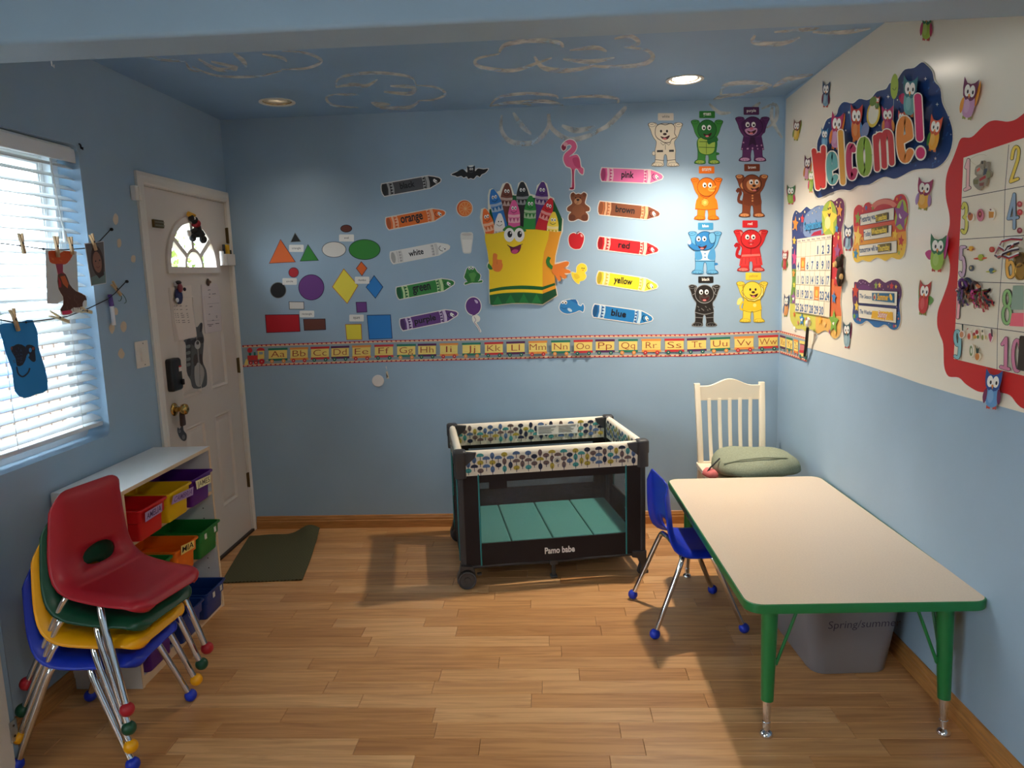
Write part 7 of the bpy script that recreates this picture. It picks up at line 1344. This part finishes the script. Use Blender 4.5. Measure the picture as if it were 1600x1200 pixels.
q = left(285, 653, XD+.035); mb = MB(); mb.loft([rrect(.012, w_, .004, z, 3, q.x, q.y) for z, w_ in ((q.z-.040, .040), (q.z-.030, .046), (q.z+.02, .040), (q.z+.034, .030))], mat('brown_tag_leather', (70, 50, 44), .6)); kt = tag(mb.build('knob_tag', None, 40), 'brown tag hanging from the brass door knob', 'tag'); mb = MB(); mb.tube([(q.x, q.y, q.z+.034), (q.x-.012, q.y-.004, q.z+.06)], .002, _m['brown_tag_leather'], 6); mb.build('loop', kt, 50)
# plush bird hanging over the fanlight (crop 230,310 x .1)
bd = thing('plush_bird', 'black plush bird with yellow beak and red collar hanging upside down over the fanlight', 'plush toy', tuple(left(307, 355, XD+.02)))
E_ = lambda x, y_, d=.022: left(230+.1*x, 310+.1*y_, XD+d)
BKP, REDP, YEP = mat('black_plush', (24, 24, 26), .9), mat('red_plush', (150, 26, 36), .85), mat('yellow_plush', (214, 160, 50), .85)
mb = MB(); mb.tube([E_(730, 330), E_(770, 400), E_(790, 470), E_(795, 520)], [.020, .019, .019, .024], BKP, 14); adopt(mb.build('neck', None, 60), bd); mb = MB(); mb.tube([E_(735, 375, .022), E_(775, 400, .022)], [.0235, .023], REDP, 16); adopt(mb.build('collar', None, 60), bd)
mb = MB(); mb.tube([E_(800, 500), E_(800, 560), E_(805, 610)], [.024, .036, .026], BKP, 16); adopt(mb.build('body', None, 60), bd); mb = MB(); mb.ball(E_(690, 310), (.016, .020, .018), BKP); adopt(mb.build('head', None, 60), bd)
mb = MB(); mb.loft([[E_(620, 215, .014), E_(640, 205, .024), E_(660, 205, .032), E_(640, 215, .014)], [E_(605, 260, .012), E_(650, 240, .030), E_(760, 250, .036), E_(700, 290, .012)], [E_(650, 300, .014), E_(690, 285, .026), E_(770, 270, .030), E_(730, 310, .014)]], YEP); adopt(bevel(mb.build('beak', None, 50), .004), bd); mb = MB(); mb.ball(E_(738, 312, .034), (.005, .011, .008), mat('white_plush', (226, 222, 216), .9)); adopt(mb.build('eye_patch', None, 60), bd)
for nm, x, y_, r_ in (('foot', 712, 616, .024), ('foot', 872, 640, .027), ('tail', 740, 600, .015)): mb = MB(); mb.ball(E_(x, y_), (r_*.7, r_*1.05, r_*.85), BKP); adopt(mb.build(nm, None, 60), bd)
mb = MB(); mb.tube([E_(760, 490), E_(710, 510), E_(670, 540)], [.013, .010, .010], BKP, 10); adopt(mb.build('wing', None, 60), bd); mb = MB(); mb.ball(E_(648, 545), (.012, .020, .018), _m['white_plush']); adopt(mb.build('glove', None, 60), bd)
# marker caddy on the door
q0, q1 = E_(1115, 870, 0), E_(1325, 1055, 0); cd_ = thing('marker_caddy', 'white plastic caddy full of markers on the door by the fanlight', 'caddy', (XD, (q0.y+q1.y)/2, q1.z)); yy0, yy1 = q0.y+.01, min(q1.y-.002, 4.400)
mb = MB(); z0, z1 = q1.z, q0.z; WPC = mat('white_caddy_plastic', (222, 216, 208), .4)
mb.box(XD+.001, yy0, z0, XD+.046, yy1, z0+.004, WPC).box(XD+.001, yy0, z0, XD+.004, yy1, z1+.01, WPC).box(XD+.043, yy0, z0, XD+.046, yy1, z1, WPC).box(XD+.001, yy0, z0, XD+.046, yy0+.003, z1, WPC).box(XD+.001, yy1-.003, z0, XD+.046, yy1, z1, WPC); adopt(bevel(mb.build('caddy_box', None, 30), .001), cd_)
q = E_(1172, 950, .058); mb = MB(); mb.tube([(q.x, q.y, z0), (q.x, q.y, z1+.012)], .0115, mat('white_tube', (238, 238, 236), .35), 16); adopt(mb.build('front_tube', None, 50), cd_)
for lb, x, rgb, h in (('black', 1090, (26, 26, 28), .054), ('dark green', 1122, (24, 110, 74), .052), ('green', 1145, (30, 130, 90), .048), ('red', 1185, (190, 40, 60), .050), ('small black', 1298, (30, 30, 32), .024)):
    q = E_(x, 860, .024); yc = min(max(q.y, yy0+.012), yy1-.012); m = mat('marker_%d_%d_%d' % rgb, rgb, .4); t = thing('marker', lb + ' capped marker standing in the white door caddy', 'marker', (XD+.024, yc, z0+.005), 0, 'markers in the door caddy')
    mb = MB(); mb.tube([(0, 0, 0), (0, 0, z1-z0-.01)], .0078, _m['white_marker_barrel'], 12); mb.build('barrel', t, 50); mb = MB(); mb.tube([(0, 0, z1-z0-.01), (0, 0, z1-z0-.004+h)], [.0085, .008], m, 12); mb.build('cap', t, 50)
q = E_(1245, 790, .024); mb = MB(); mb.box(XD+.014, min(q.y, yy1-.04)-.018, z1-.03, XD+.034, min(q.y, yy1-.04)+.018, z1+.055, mat('yellow_eraser_felt', (226, 176, 40), .8)); er_ = tag(bevel(mb.build('felt_eraser', None, 30), .003), 'yellow eraser block standing in the white door caddy', 'eraser')

# ================================================================== outside the window
FOL = mat('yellow_green_leaves', (104, 122, 44), .6, var=(3, .35)); BARK = mat('tree_bark', (104, 84, 66), .9); FEN = mat('weathered_fence_wood', (120, 100, 88), .85, var=(6, .15))  # leaf colour is a yellow green with soft variation
def tree(label, x, y_, h, r_, seed):
    t = thing('garden_tree', label, 'tree', (x, y_, -.35), 0, 'garden trees outside the window'); rr = random.Random(seed); mb = MB(); mb.tube([(0, 0, 0), (.05, .02, h*.4), (0, .05, h*.75)], [.09, .07, .04], BARK, 10); mb.build('trunk', t, 60)
    vs, fs = [], []
    for i in range(1500):
        while True:
            p = Vector((rr.uniform(-1, 1), rr.uniform(-1, 1), rr.uniform(-1, 1)))
            if .35 < p.length < 1: break
        p = Vector((p.x*r_, p.y*r_, h*.62+p.z*r_*.95)); u = Vector((rr.gauss(0, 1), rr.gauss(0, 1), rr.gauss(0, 1))).normalized(); v = u.orthogonal().normalized(); s_ = rr.uniform(.05, .09); k = len(vs)
        vs += [p-u*s_, p+v*s_*.55, p+u*s_, p-v*s_*.55]; fs.append((k, k+1, k+2, k+3))
    mb = MB(); mb.add(vs, fs, FOL); tag(mb.build('foliage', t, 0, fix=False), kind='stuff')
tree('round bushy garden tree seen through the upper blind slats', -6.2, 6.1, 2.9, 1.25, 1); tree('leafy garden tree seen through the door fanlight', -5.4, 10.8, 2.5, 1.2, 2); tree('bushy garden tree behind the fence seen low through the blind', -7.4, 3.1, 2.5, 1.15, 3)
fn = thing('garden_fence', 'weathered wooden board fence outside the window', 'fence', (-4.7, 5.0, -.35))
MB().box(-.03, -4.5, .4, -.005, 4.5, .48, FEN).build('rail', fn, 0); MB().box(-.03, -4.5, 1.2, -.005, 4.5, 1.28, FEN).build('rail', fn, 0)
b0 = None
for i in range(56):
    if b0 is None: mb = MB(); mb.prism([(-.07, 0), (.07, 0), (.07, 1.40), (.04, 1.44), (-.04, 1.44), (-.07, 1.40)], 0, 0, .02, FEN); o = b0 = mb.build('fence_board', fn, 0)
    else: o = b0.copy(); COL.objects.link(o)
    o.location = (0, -4.4+.16*i, 0)
